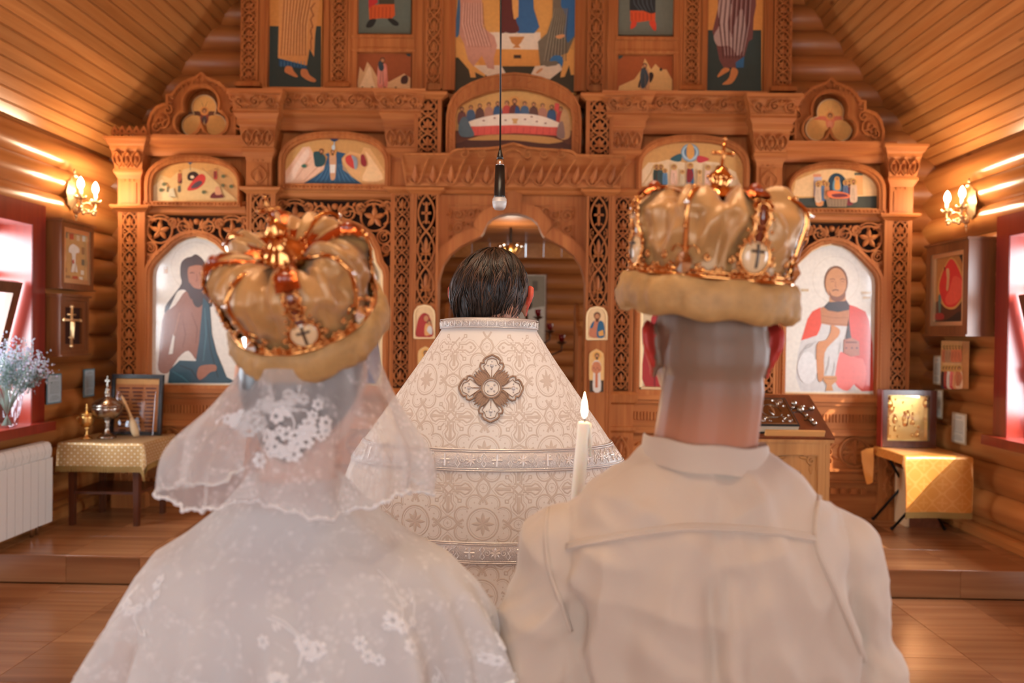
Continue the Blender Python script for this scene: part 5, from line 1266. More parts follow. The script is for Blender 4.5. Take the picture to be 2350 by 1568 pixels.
# printed prayer cards pinned to the logs
def card(sx, X, quad, label, col, edge):
    ys = [yz(a, b, X) for a, b in quad]; y0, y1 = min(p[0] for p in ys), max(p[0] for p in ys); z0, z1 = min(p[1] for p in ys), max(p[1] for p in ys)
    r = empty('prayer_card', (X, (y0+y1)/2, z0), label, 'card')
    xa, xb = sorted((X, X+sx*0.006))
    def b(mb): mb.col = lin(*edge); mb.box(xa, xb, y0, y1, z0, z1)
    sub(r, 'card_board', M['paint'], b)
    w_, h = y1-y0, z1-z0
    P = Paint(lambda a, b, hh: (X-sx*(0.0005+hh), (y0+a*w_), z1-b*h)); P(col, [(.10,.05),(.90,.05),(.95,.10),(.95,.90),(.90,.95),(.10,.95),(.05,.90),(.05,.10)])
    ink = tuple(int(v*.62) for v in col)
    for i in range(17):
        if i in (2, 12): continue
        m = 0.16 if i not in (0, 1, 13) else 0.28; P(ink, [(m,.12+i*.047),(1-m,.12+i*.047),(1-m,.132+i*.047),(m,.132+i*.047)])
    painted(r, P, name='print'); return r
card(-1, -3.30, ((108,860),(141,857),(109,928),(141,924)), 'pale blue printed prayer card in front of the log seam, nearer the window', (186, 200, 206), (106, 140, 152))
card(-1, -3.30, ((193,848),(217.5,847),(193,912),(217,908)), 'pale blue printed prayer card in half shade, nearer the icon screen', (186, 200, 206), (106, 140, 152))
card(1, 3.37, ((2186,948),(2217,951),(2183,1014),(2213,1020)), 'cream printed prayer card lowest on the right-hand logs', (236, 222, 200), (206, 178, 140))
card(1, 3.37, ((2145,893),(2163,898),(2144,958),(2161,961)), 'narrow cream prayer card just right of the framed relief icon', (236, 222, 200), (206, 178, 140))
card(1, 3.36, ((2143,816),(2160,819),(2141,880),(2158,884)), 'narrow cream prayer card half behind the board icon', (236, 222, 200), (206, 178, 140))
# two-armed wall sconces
def sconce(sx, label):
    X = sx*(XW[sx]-0.005); yc = 5.86; zc = 2.60
    r = empty('wall_sconce', (X, yc, zc), label, 'lamp', 'wall sconces'); R = lambda a, b, c: (X-sx*a, yc+b, zc+c)
    def plate(mb):
        Mx = Matrix(((0, 0, -sx), (1, 0, 0), (0, 1, 0)))
        vs = []; 
        for i in range(5):
            t = i/4; ring = []
            for k in range(24):
                a = 2*PI*k/24; rr = (1-t*0.85)*(1+0.10*math.cos(8*a)*(1-t)); ring.append(R(0.006+0.030*t, 0.062*rr*math.cos(a), 0.115*rr*math.sin(a)))
            vs.append(ring)
        mb.grid(vs, True); mb.ball(R(0.03, 0, 0.135), 0.02, 8, 6); mb.ball(R(0.025, 0, 0.165), (0.011, 0.011, 0.022), 8, 6); mb.ball(R(0.04, 0, -0.13), 0.026, 8, 6); mb.ball(R(0.04, 0, -0.165), 0.014, 8, 6); mb.tube([R(0.04, 0, -0.17), R(0.04, 0, -0.215)], [0.009, 0.002], 8)
    sub(r, 'back_plate', M['gold_sat'], plate, True)
    for t in (-1, 1):
        def arm(mb):
            P = [R(0.03, 0, -0.10), R(0.07, t*0.03, -0.135), R(0.11, t*0.07, -0.13), R(0.135, t*0.098, -0.09), R(0.13, t*0.10, -0.045)]
            mb.tube(P, [0.010, 0.009, 0.008, 0.008, 0.009], 8)
            for k in range(7): a = k*2*PI/7; mb.tube([R(0.13, t*0.10, -0.05), R(0.13+0.035*math.cos(a), t*0.10+0.035*math.sin(a), -0.045), R(0.13+0.045*math.cos(a), t*0.10+0.045*math.sin(a), -0.03)], [0.007, 0.008, 0.003], 6)
            for k in range(4): mb.ball(R(0.05+0.025*k, t*(0.012+0.024*k), -0.125-0.014*(k % 2)), 0.015, 7, 5)
            mb.tube(spiral3(R, t), 0.006, 6); mb.ball(R(0.13, t*0.10, -0.115), 0.016, 8, 6); mb.tube([R(0.13, t*0.10, -0.12), R(0.13, t*0.10, -0.155)], [0.009, 0.002], 6)
        def spiral3(R, t): return [R(0.09+0.028*math.cos(a), t*(0.06+0.02*math.cos(a)), -0.085+0.028*math.sin(a)) for a in [k*0.6 for k in range(10)]]
        a_ = sub(r, 'arm', M['gold_sat'], arm, True)
        sub(r, 'candle_sleeve', M['ivory'], lambda mb: mb.lathe([(0.012, -0.045), (0.012, 0.02)], R(0.13, t*0.10, 0), 12), True)
        sub(r, 'bulb', M['bulb'], lambda mb: mb.lathe([(0.009, 0.02), (0.019, 0.035), (0.024, 0.055), (0.020, 0.078), (0.010, 0.10), (0.0, 0.112)], R(0.13, t*0.10, 0), 14), True)
        light('sconce_bulb', 'POINT', R(0.15, t*0.10, 0.06), 25.0, (1.0, 0.74, 0.47), shadow_soft_size=0.03)
sconce(-1, 'two-armed gilded candle sconce lit on the left log wall'); sconce(1, 'two-armed gilded candle sconce lit on the right log wall')
# radiator under the left window
r = empty('radiator', (-3.22, 4.9, 0.25), 'white sectional radiator under the left window', 'radiator')
yF = onX(121, 1100, -3.155).y
def section(mb):
    w_ = 0.038
    pr = [(0.0, 0.0), (0.006, -0.006), (0.012, 0.0), (0.012, 0.44), (0.004, 0.46)]
    mb.add([(0.075,-w_,0.0),(0.075,w_,0.0),(0.075,w_,0.445),(0.075,-w_,0.445),(0.068,-w_,-0.004),(0.068,w_,-0.004)], [(0,1,2,3),(4,5,1,0)])
    mb.box(0.0, 0.075, -w_, w_, 0.0, 0.445)
    mb.box(0.01, 0.060, -w_, w_, 0.445, 0.475)
    A = [(0.066, -w_, 0.455), (0.070, -w_, 0.50), (0.062, -w_, 0.535), (0.045, -w_, 0.552), (0.0, -w_, 0.556), (-0.02, -w_, 0.54), (-0.02, -w_, 0.455)]
    B = [(x, w_, z) for x, y, z in A]; mb.grid([B, A], True); mb.add(A, [tuple(range(7))]); mb.add(B, [tuple(range(7))[::-1]])
    for k in (-1, 1): mb.box(0.0685, 0.0715, k*0.018-0.012, k*0.018+0.012, 0.475, 0.505)
mb = MB(); section(mb); sec = mb.mesh('section', M['white_metal'])
for i in range(11): link('section', sec, r, (-3.23+3.22, yF-0.04-0.0805*i-4.9, 0.0))
sub(r, 'pipe', M['chrome'], lambda mb: (mb.tube([(-3.2, yF-0.10, 0.29), (-3.2, yF-0.10, 0.18)], 0.011, 8), mb.tube([(-3.2, yF-0.16, 0.29), (-3.2, yF-0.16, 0.18)], 0.011, 8)), True)
sub(r, 'bracket', M['dark_metal'], lambda mb: mb.box(-3.33, -3.16, yF-0.14, yF-0.11, 0.24, 0.26))
sub(r, 'valve', M['black_wood'], lambda mb: mb.lathe([(0.02, 0), (0.024, 0.02), (0.02, 0.06), (0.0, 0.065)], (-3.16, yF-0.95, 0.74), 10, Matrix.Rotation(PI/2, 3, 'Y')), True)
# vase of dried flowers on the left sill
vx, vy, vz = -3.30, 5.12, 0.932
r = empty('flower_vase', (vx, vy, vz), 'cut-glass vase of dried mauve and green flowers on left sill', 'vase')
M['crystal'] = thinglass('cut_glass', (0.86, 0.90, 0.94))
def vase(mb):
    rows = []
    for i, (rr, z) in enumerate(((0.001,0.004),(0.05,0.0),(0.058,0.02),(0.064,0.06),(0.074,0.11),(0.083,0.16),(0.090,0.205),(0.098,0.235))):
        rows.append([(vx+rr*(1+0.05*math.cos(12*a+i*0.9))*math.cos(a), vy+rr*(1+0.05*math.cos(12*a+i*0.9))*math.sin(a), vz+z+0.006*math.cos(12*a)*(i == 7)) for a in [2*PI*k/48 for k in range(48)]])
    mb.grid(rows, True)
sub(r, 'vase_body', M['crystal'], vase, False)
M['stem'] = plain('dry_stem', (0.20, 0.26, 0.20), 0.7)
M['blossom'] = paintmat('dry_blossom', 0.8, 0.2, tint=0.05)
rnd = random.Random(5); tips = []
def stems(mb):
    for i in range(46):
        a = rnd.uniform(0, 2*PI); t = rnd.random()**0.6; L = rnd.uniform(0.30, 0.46); hx, hy = math.cos(a)*0.23*t, math.sin(a)*0.25*t
        p1 = (vx+hx*0.25, vy+hy*0.25, vz+0.2); p2 = (vx+hx, vy+hy, vz+0.14+L*(1-0.28*t*t)); p0 = (vx-hx*0.14, vy-hy*0.14, vz+0.012)
        mb.tube([p0, p1, p2], 0.0018, 4); tips.append((p1, p2))
sub(r, 'stems', M['stem'], stems, kind='stuff')
def blos(mb):
    for p1, p2 in tips:
        for k in range(46):
            t = rnd.uniform(0.28, 1.05); s_ = 0.04*(0.5+t)
            c_ = [p1[d]+(p2[d]-p1[d])*t+rnd.gauss(0, s_*0.55) for d in range(3)]
            mb.col = random.choice((lin(128,146,148), lin(104,126,122), lin(150,156,170), lin(92,112,106), lin(160,170,176))) if t < 0.85 else random.choice((lin(178,172,196), lin(160,170,180), lin(190,190,200)))
            s2 = rnd.uniform(0.004, 0.009)
            mb.add([(c_[0]+s2, c_[1], c_[2]), (c_[0]-s2*.5, c_[1]+s2*.8, c_[2]), (c_[0]-s2*.5, c_[1]-s2*.8, c_[2]), (c_[0], c_[1], c_[2]+s2*1.3), (c_[0], c_[1], c_[2]-s2*1.2)], [(0,1,3),(1,2,3),(2,0,3),(1,0,4),(2,1,4),(0,2,4)])
sub(r, 'blossoms', M['blossom'], blos, kind='stuff')

# ================================================================== left table, its cloth and what stands on it
def brocade(name, base, pat, scale=26, kind='diamond', rough=0.38, metal=0.3, axes=('X', 'Z')):
    m, nt, p = newmat(name); L = nt.links
    uv = N(nt, 'ShaderNodeUVMap'); sp = N(nt, 'ShaderNodeSeparateXYZ'); L.new(uv.outputs[0], sp.inputs[0])
    def mth(op, a, b=None):
        n = N(nt, 'ShaderNodeMath', operation=op)
        for i, v in enumerate((a, b)):
            if v is None: continue
            if isinstance(v, (int, float)): n.inputs[i].default_value = v
            else: L.new(v, n.inputs[i])
        return n.outputs[0]
    u = mth('MULTIPLY', sp.outputs[0], scale); v = mth('MULTIPLY', sp.outputs[1], scale)
    d1 = mth('ABSOLUTE', mth('SINE', mth('ADD', u, v))); d2 = mth('ABSOLUTE', mth('SINE', mth('SUBTRACT', u, v)))
    lat = mth('MINIMUM', d1, d2); spot = mth('MULTIPLY', d1, d2)
    if kind == 'diamond': f = mth('GREATER_THAN', spot, 0.72); f2 = mth('LESS_THAN', lat, 0.16); fac = mth('MAXIMUM', f, mth('MULTIPLY', f2, 0.5))
    else:
        su = mth('SINE', u); sv = mth('SINE', v); rr = mth('ADD', mth('MULTIPLY', su, su), mth('MULTIPLY', sv, sv))
        ring = mth('LESS_THAN', mth('ABSOLUTE', mth('SUBTRACT', rr, 0.9)), 0.14); cr = mth('LESS_THAN', mth('MINIMUM', mth('ABSOLUTE', mth('COSINE', u)), mth('ABSOLUTE', mth('COSINE', v))), 0.16)
        inn = mth('GREATER_THAN', rr, 1.45); fac = mth('MAXIMUM', ring, mth('MULTIPLY', mth('MULTIPLY', cr, inn), 0.8))
    mx = N(nt, 'ShaderNodeMix', data_type='RGBA'); mx.inputs[6].default_value = (*base, 1); mx.inputs[7].default_value = (*pat, 1); L.new(fac, mx.inputs[0]); L.new(mx.outputs[2], p.inputs['Base Color'])
    p.inputs['Roughness'].default_value = rough; p.inputs['Metallic'].default_value = metal; return m
def uv_box(o):
    """planar uv by dominant axis, metres"""
    me = o.data; uvl = me.uv_layers.new(name='UVMap')
    for p in me.polygons:
        n = p.normal; ax = max(range(3), key=lambda i: abs(n[i]))
        for li in p.loop_indices:
            v = me.vertices[me.loops[li].vertex_index].co; uvl.data[li].uv = (v.y, v.z) if ax == 0 else ((v.x, v.z) if ax == 1 else (v.x, v.y))
M['cloth_gold'] = brocade('gold_diamond_brocade', lin(190, 144, 78), lin(226, 212, 180), 70, 'diamond')
M['cloth_cross'] = brocade('amber_cross_brocade', lin(216, 142, 64), lin(224, 154, 80), 24, 'cross', 0.34, 0.2)
M['fringe'] = plain('gold_fringe', lin(150, 118, 62), 0.6)
def tablecloth(x0, x1, y0, y1, z, drops, label, mat, seed=0, root=None):
    """cloth over a rectangular top; drops = lengths hanging on (left, right, front, back)"""
    rnd = random.Random(seed); dl, dr, df, db = drops; n = 44
    def coords(a, b, d0, d1, k):
        t = -d0 + (b-a+d0+d1)*k/n; return t
    rows = []
    ph = [rnd.uniform(0, 6) for _ in range(6)]
    for j in range(n+1):
        tv = coords(y0, y1, df, db, j); row = []
        for i in range(n+1):
            tu = coords(x0, x1, dl, dr, i)
            cx_ = min(max(tu, 0), x1-x0); cy_ = min(max(tv, 0), y1-y0); ox, oy = tu-cx_, tv-cy_
            dn = math.hypot(ox, oy); x, y = x0+cx_, y0+cy_
            if dn > 1e-6:
                ux, uy = ox/dn, oy/dn
                wv = 0.5+0.5*math.sin((tu*17 if abs(uy) > abs(ux) else tv*17)+ph[0]) + (0.5 if abs(ux*uy) > 0.1 else 0)
                out = min(dn, 0.012)+0.022*wv*min(dn/0.2, 1)**0.8; x += ux*out; y += uy*out; dn2 = math.sqrt(max(dn*dn-out*out*0.3, 0)); zz_ = z+0.004-max(dn2-0.006, 0)
            else: zz_ = z+0.004+0.0015*math.sin(tu*21+ph[1])*math.sin(tv*17+ph[2])
            row.append((x, y, zz_))
        rows.append(row)
    r = empty('tablecloth', ((x0+x1)/2, (y0+y1)/2, z), label, 'tablecloth')
    mb = MB(); mb.grid(rows); 
    o = mb.build('cloth', mat, None, True); uv = o.data.uv_layers.new(name='UVMap')
    W_ = n+1
    for p in o.data.polygons:
        for li in p.loop_indices:
            vi = o.data.loops[li].vertex_index; uv.data[li].uv = ((vi % W_)/n*(x1-x0+dl+dr), (vi//W_)/n*(y1-y0+df+db))
    o.data.transform(Matrix.Translation(-r.location)); o.parent = r
    def fr(mb):
        edge = rows[0]
        for i in range(n):
            for k in range(3):
                t = (k+.5)/3; a = [edge[i][d]*(1-t)+edge[i+1][d]*t for d in range(3)]; e = rnd.uniform(-.003, .003)
                mb.add([(a[0]-.003, a[1]-.002, a[2]), (a[0]+.003, a[1]-.002, a[2]), (a[0]+.003+e, a[1]-.003, a[2]-.042), (a[0]-.003+e, a[1]-.003, a[2]-.042)], [(0,1,2,3)])
        if dr > 0.05:
            for j in range(n):
                a = rows[j][n]; mb.add([(a[0]+.002, a[1]-.006, a[2]), (a[0]+.002, a[1]+.006, a[2]), (a[0]+.003, a[1]+.006, a[2]-.04), (a[0]+.003, a[1]-.006, a[2]-.04)], [(0,1,2,3)])
    sub(r, 'fringe', M['fringe'], fr, kind='stuff'); return r
TX0, TX1, TY0, TY1, TZ = -3.19, -2.60, 5.53, 6.04, 0.775
r = empty('side_table', ((TX0+TX1)/2, (TY0+TY1)/2, ZS), 'dark wooden table under the gold cloth, left corner', 'table')
sub(r, 'tabletop', M['kiot_dark'], lambda mb: mb.box(TX0, TX1, TY0, TY1, TZ-0.025, TZ))
sub(r, 'apron', M['kiot_dark'], lambda mb: (mb.box(TX0+.04, TX1-.04, TY0+.03, TY0+.05, TZ-0.10, TZ-0.025), mb.box(TX0+.04, TX1-.04, TY1-.05, TY1-.03, TZ-0.10, TZ-0.025)))
for a in (TX0+.04, TX1-.085):
    for b in (TY0+.03, TY1-.075): sub(r, 'leg', M['kiot_dark'], lambda mb: mb.stack(a, a+.045, b, b+.045, [(ZS, -0.006), (TZ-0.10, 0), (TZ-0.025, 0)]))
sub(r, 'shelf', M['kiot_dark'], lambda mb: mb.box(TX0+.05, TX1-.05, TY0+.05, TY1-.05, 0.40, 0.42))
tablecloth(TX0, TX1, TY0, TY1, TZ, (0.02, 0.16, 0.17, 0.02), 'gold diamond-patterned fringed cloth on the left table', M['cloth_gold'], 3)
ZT = TZ+0.006
# gold chalice with a lid knob
p = onY(199, 985, 5.70); r = empty('chalice', (p.x, 5.70, ZT), 'small gold lidded goblet on the left table', 'chalice')
sub(r, 'bowl', M['gold'], lambda mb: mb.lathe([(0.022, 0.085), (0.040, 0.10), (0.047, 0.125), (0.048, 0.155), (0.050, 0.175)], (p.x, 5.70, ZT), 20), True)
sub(r, 'stem', M['gold'], lambda mb: mb.lathe([(0.036, 0), (0.036, 0.006), (0.018, 0.02), (0.009, 0.04), (0.013, 0.055), (0.009, 0.07), (0.022, 0.086)], (p.x, 5.70, ZT), 16), True)
sub(r, 'lid', M['gold'], lambda mb: (mb.lathe([(0.050, 0.176), (0.04, 0.19), (0.014, 0.20), (0.008, 0.215), (0.013, 0.225), (0.005, 0.24), (0.009, 0.25), (0, 0.262)], (p.x, 5.70, ZT), 16), mb.tube([(p.x-0.052, 5.70, ZT+0.165), (p.x-0.075, 5.70, ZT+0.15), (p.x-0.05, 5.70, ZT+0.11)], 0.005, 6)), True)
# silver lidded bowl
p2 = onY(246, 985, 5.76); r = empty('holy_water_bowl', (p2.x, 5.76, ZT), 'dark silver lidded bowl on a tall foot, on the left table', 'bowl')
B0 = (p2.x, 5.76, ZT)
sub(r, 'foot', M['silver'], lambda mb: mb.lathe([(0.066, 0), (0.066, 0.010), (0.05, 0.02), (0.022, 0.04), (0.015, 0.08), (0.021, 0.095), (0.014, 0.11), (0.03, 0.14)], B0, 24), True)
sub(r, 'bowl', M['silver'], lambda mb: mb.lathe([(0.03, 0.139), (0.075, 0.15), (0.10, 0.18), (0.108, 0.215), (0.108, 0.235)], B0, 28), True)
sub(r, 'lid', M['silver'], lambda mb: mb.lathe([(0.112, 0.236), (0.112, 0.243), (0.095, 0.262), (0.06, 0.285), (0.03, 0.30), (0.018, 0.31), (0.024, 0.325), (0.026, 0.337), (0.012, 0.35), (0.018, 0.36), (0.006, 0.372), (0.004, 0.385)], B0, 28), True)
sub(r, 'cross_finial', M['silver'], lambda mb: (mb.box(p2.x-.004, p2.x+.004, 5.756, 5.764, ZT+.38, ZT+.455), mb.box(p2.x-.018, p2.x+.018, 5.756, 5.764, ZT+.42, ZT+.428), mb.ball((p2.x, 5.76, ZT+.455), .008, 8, 5)))
# framed text board behind
xa = onY(251, 920, 5.93).x; xb = onY(369, 920, 5.93).x; zt2 = onY(310, 860, 5.93).z
r = empty('text_board', ((xa+xb)/2, 5.93, ZT), 'black-framed panel of printed lines standing on the left table', 'framed board')
Mt = Matrix.Translation(((xa+xb)/2, 5.94, ZT+0.0)) @ Matrix.Rotation(math.radians(-5), 4, 'X'); Wd = xb-xa; Hd = zt2-ZT
for (cx_, cz_, sx_, sz_) in ((-Wd/2+.014, Hd/2, .028, Hd), (Wd/2-.014, Hd/2, .028, Hd), (0, .014, Wd-.056, .028), (0, Hd-.016, Wd-.056, .032)): sub(r, 'frame', M['black_wood'], lambda mb: mb.obox(Mt @ Matrix.Translation((cx_, 0, cz_)), sx_, 0.03, sz_))
def pan(mb): mb.col = lin(176, 108, 54); mb.obox(Mt @ Matrix.Translation((0, 0.006, Hd/2)), Wd-.05, 0.012, Hd-.05)
sub(r, 'panel', M['paint'], pan)
P = Paint(lambda a, b, h: tuple(Mt @ Vector((a, -0.0005-h, Hd-b))))
P((206, 150, 84), [(-Wd/2+.03,.035),(Wd/2-.03,.035),(Wd/2-.03,.075),(-Wd/2+.03,.075)])
for i in range(12):
    for k, (a, b) in enumerate(((-.145,-.06),(-.045,.045),(.06,.145))):
        e = .008*((i*7+k*3) % 3); y = .10+i*.029; P((92, 40, 22), [(a+e,y),(b-e*.5,y),(b-e*.5,y+.012),(a+e,y+.012)])
painted(r, P, name='print')
r2 = empty('acrylic_holder', ((xa+xb)/2+.02, 5.87, ZT), 'clear acrylic page holder in front of the printed panel', 'holder')
sub(r2, 'sheet', thinglass('acrylic', (.97, .97, .97), .03), lambda mb: mb.obox(Matrix.Translation(((xa+xb)/2+.02, 5.885, ZT+0.17)) @ Matrix.Rotation(math.radians(-8), 4, 'X'), 0.30, 0.004, 0.34))
sub(r2, 'edge_strip', M['chrome'], lambda mb: mb.obox(Matrix.Translation(((xa+xb)/2+.02, 5.885, ZT+0.17)) @ Matrix.Rotation(math.radians(-8), 4, 'X') @ Matrix.Translation((0.149, 0, 0)), 0.003, 0.006, 0.34))
# sprinkling brush leaning on the holder
M['bristle'] = plain('pale_bristle', lin(206, 178, 138), 0.8, bump=0.5, bscale=200)
pa = onY(279, 908, 5.84); pb = onY(301, 958, 5.81); pc_ = onY(313, 1004, 5.78); pc_.z = max(pc_.z, ZT+0.012)
r = empty('sprinkling_brush', pc_, 'pale wooden sprinkling brush leaning bristles down on the left table', 'brush')
sub(r, 'handle', plain('pale_wood', lin(214, 170, 118), 0.5), lambda mb: mb.tube([pa, pa+(pb-pa)*.1, pa+(pb-pa)*.35, pa+(pb-pa)*.8, pb], [.004, .009, .012, .009, .012], 10), True)
sub(r, 'bristles', M['bristle'], lambda mb: mb.tube([pb, pb+(pc_-pb)*.3, pb+(pc_-pb)*.7, pc_], [.011, .024, .028, .022], 12), True)

# ================================================================== right table
RX0, RX1, RY0, RY1, RZ = 2.80, 3.26, 5.56, 6.03, 0.765
r = empty('folding_table', ((RX0+RX1)/2, (RY0+RY1)/2, ZS), 'folding table with crossed black legs in the right corner', 'table')
sub(r, 'tabletop', M['lectern'], lambda mb: mb.box(RX0, RX1, RY0, RY1, RZ-0.02, RZ))
for (y, ya) in ((5.82, 5.66), (6.13, 5.98)):
    sub(r, 'leg', M['dark_metal'], lambda mb: (mb.tube([(2.84, y, ZS+.008), (3.22, ya, RZ-.025)], 0.010, 8), mb.ball((2.84, y, ZS+.014), .014, 8, 6)), True)
    sub(r, 'leg', M['dark_metal'], lambda mb: (mb.tube([(3.24, y+.025, ZS+.008), (2.86, ya+.025, RZ-.025)], 0.010, 8), mb.ball((3.24, y+.025, ZS+.014), .014, 8, 6)), True)
sub(r, 'crossbar', M['dark_metal'], lambda mb: mb.tube([(3.04, 5.74, .47), (3.04, 6.06, .47)], .007, 6))
tablecloth(RX0, RX1, RY0, RY1, RZ, (0.07, 0.04, 0.40, 0.04), 'amber cross-patterned fringed cloth hanging over the right table', M['cloth_cross'], 8)
# corner of the cloth that hangs down behind, on the left
cl = bpy.data.objects['tablecloth.001']
fl_ = [[onY(a, b, 6.02-.03*i) for i, (a, b) in enumerate(row)] for row in (((1976, 1036), (1988, 1030), (2004, 1028)), ((1978, 1060), (1990, 1062), (2005, 1058)), ((1983, 1088), (1994, 1090), (2004, 1086)), ((1989, 1112), (1996, 1111), (2003, 1107)))]
sub(cl, 'hanging_corner', M['cloth_cross'], lambda mb: mb.grid(fl_), True)
r = empty('wooden_box', (3.12, 6.02, ZS), 'wooden box with a sunlit pale side standing under the right table', 'box')
sub(r, 'side', plain('sunlit_side_wood', lin(226, 190, 146), 0.5, var=0.08), lambda mb: mb.box(3.0, 3.02, 5.93, 6.12, ZS, 0.60))  # pale colour paints sunlight on to this side of the box
sub(r, 'front', M['lectern_top'], lambda mb: mb.box(3.02, 3.25, 5.93, 5.95, ZS, 0.60))  # darker wood paints this face as shaded
sub(r, 'back', M['lectern_top'], lambda mb: mb.box(3.02, 3.25, 6.10, 6.12, ZS, 0.60))
sub(r, 'lid', M['lectern_top'], lambda mb: mb.box(3.0, 3.25, 5.93, 6.12, 0.60, 0.615))
# framed gold relief icon on it
FX0, FX1, FY, FZ0, FZ1 = 2.815, 3.215, 5.94, RZ+0.008, 1.205
r = empty('relief_icon', ((FX0+FX1)/2, FY, FZ0), 'dark-framed gold relief icon standing on the right table', 'icon')
for (a, b, c_, d) in ((FX0, FX0+.035, FZ0, FZ1), (FX1-.05, FX1, FZ0, FZ1), (FX0+.035, FX1-.05, FZ0, FZ0+.05), (FX0+.035, FX1-.05, FZ1-.04, FZ1)): sub(r, 'frame', M['kiot_dark'], lambda mb: mb.box(a, b, FY, FY+.085, c_, d))
sub(r, 'side_board', M['red'], lambda mb: mb.box(FX0-.008, FX0, FY+.004, FY+.085, FZ0, FZ1))
sub(r, 'plate', M['gold'], lambda mb: mb.box(FX0+.035, FX1-.05, FY+.03, FY+.08, FZ0+.05, FZ1-.04))
def rel(mb):
    rnd = random.Random(11); w_ = FX1-FX0-.085; h = FZ1-FZ0-.09
    for i in range(13):
        u = FX0+.05+rnd.random()*(w_-.03); v = FZ0+.07+rnd.random()*(h-.08); s_ = rnd.uniform(.012, .026)
        mb.ball((u, FY+.030, v), (s_, .012, s_*1.4), 8, 5); mb.ball((u, FY+.024, v+s_*1.7), s_*.55, 8, 5)
    for i in range(24): u = FX0+.04+rnd.random()*(w_-.01); v = FZ0+.055+rnd.random()*(h-.01); mb.ball((u, FY+.03, v), rnd.uniform(.006, .014), 6, 4)
    f = plane_map(0, 0, FY+.03)
    for e in (0.008, 0.02): ribbon(mb, [(FX0+.035+e, FZ0+.05+e), (FX1-.05-e, FZ0+.05+e), (FX1-.05-e, FZ1-.04-e), (FX0+.035+e, FZ1-.04-e), (FX0+.035+e, FZ0+.05+e)], .006, .006, f)
sub(r, 'relief', M['gold'], rel, True)
sub(r, 'pane', M['glass'], lambda mb: mb.add([(FX0+.03, FY+.004, FZ0+.045), (FX1-.045, FY+.004, FZ0+.045), (FX1-.045, FY+.004, FZ1-.035), (FX0+.03, FY+.004, FZ1-.035)], [(0,1,2,3)]))

# ================================================================== lectern with gospel book and cross
LX0, LX1, LY0, LY1, LZ0, LZ1 = 1.285, 1.685, 4.0, 4.37, 1.085, 1.275
r = empty('lectern', ((LX0+LX1)/2, (LY0+LY1)/2, 0), 'oak lectern with a dark sloping top, right of the man', 'lectern')
sl = math.atan2(LZ1-LZ0, LY1-LY0); Ml = Matrix.Translation(((LX0+LX1)/2, (LY0+LY1)/2, (LZ0+LZ1)/2)) @ Matrix.Rotation(sl, 4, 'X'); Ls = math.hypot(LZ1-LZ0, LY1-LY0); LW = LX1-LX0
sub(r, 'top', M['lectern_top'], lambda mb: mb.obox(Ml @ Matrix.Translation((0, 0, -.010)), LW, Ls, .020))
sub(r, 'lip', plain('pale_lip', lin(232, 178, 112), 0.35), lambda mb: (mb.obox(Ml @ Matrix.Translation((0, -Ls/2+.020, .014)), .29, .016, .030), mb.tube([Ml @ Vector((-.145, -Ls/2+.02, .0)), Ml @ Vector((-.145, -Ls/2+.02, .029))], .008, 8), mb.tube([Ml @ Vector((.145, -Ls/2+.02, .0)), Ml @ Vector((.145, -Ls/2+.02, .029))], .008, 8)))
bx0, bx1, by0, by1 = LX0+.015, LX1-.022, LY0+.02, LY1-.03
zf = lambda y: LZ0+(y-LY0)/(LY1-LY0)*(LZ1-LZ0)-.024
def bodyf(mb):
    V = [(bx0,by0,0.0),(bx1,by0,0.0),(bx1,by1,0.0),(bx0,by1,0.0),(bx0,by0,zf(by0)),(bx1,by0,zf(by0)),(bx1,by1,zf(by1)),(bx0,by1,zf(by1))]
    mb.add(V, [(0,3,2,1),(4,5,6,7),(0,1,5,4),(1,2,6,5),(2,3,7,6),(3,0,4,7)])
sub(r, 'body', M['lectern'], bodyf)
zt3 = zf(by0)
for (a, b, c_, d) in ((bx0, bx0+.05, 0.02, zt3), (bx1-.06, bx1, 0.02, zt3), (bx0+.05, bx1-.06, zt3-.075, zt3-.0), (bx0+.05, bx1-.06, .02, .12)): sub(r, 'stile', M['lectern'], lambda mb: mb.box(a, b, by0-.014, by0+.002, c_, d))
sub(r, 'trim', M['lectern'], lambda mb: (mb.box(LX0+.004, LX1-.004, by0-.022, by0, zt3-.012, zt3+.004), mb.box(bx1-.022, bx1-.014, by0-.018, by0-.013, .05, zt3-.02)))
def lc(mb):
    f = plane_map(0, 0, by0)
    for t in (-1, 1):
        cx_ = (bx0+bx1-.01)/2+t*(LW/2-.105); cz_ = zt3-.105
        ribbon(mb, spiral(cx_, cz_, .024, PI/2, t*1.2, 12), .009, .010, f); ribbon(mb, [(cx_-t*.04, cz_+.026), (cx_+t*.03, cz_+.026), (cx_+t*.03, cz_-.05)], .010, .010, f); leaf(mb, cx_, cz_-.02, -PI/2, .05, .02, .01, f); leaf(mb, cx_-t*.02, cz_+.01, PI-0.2 if t > 0 else 0.2, .045, .018, .01, f)
    for k in range(3): ribbon(mb, [((bx0+bx1)/2-.02+.02*k-.02, zt3-.16), ((bx0+bx1)/2+.02*k, zt3-.16), ((bx0+bx1)/2+.02*k, zt3-.18)], .008, .008, f)
sub(r, 'carving', M['lectern'], lc)
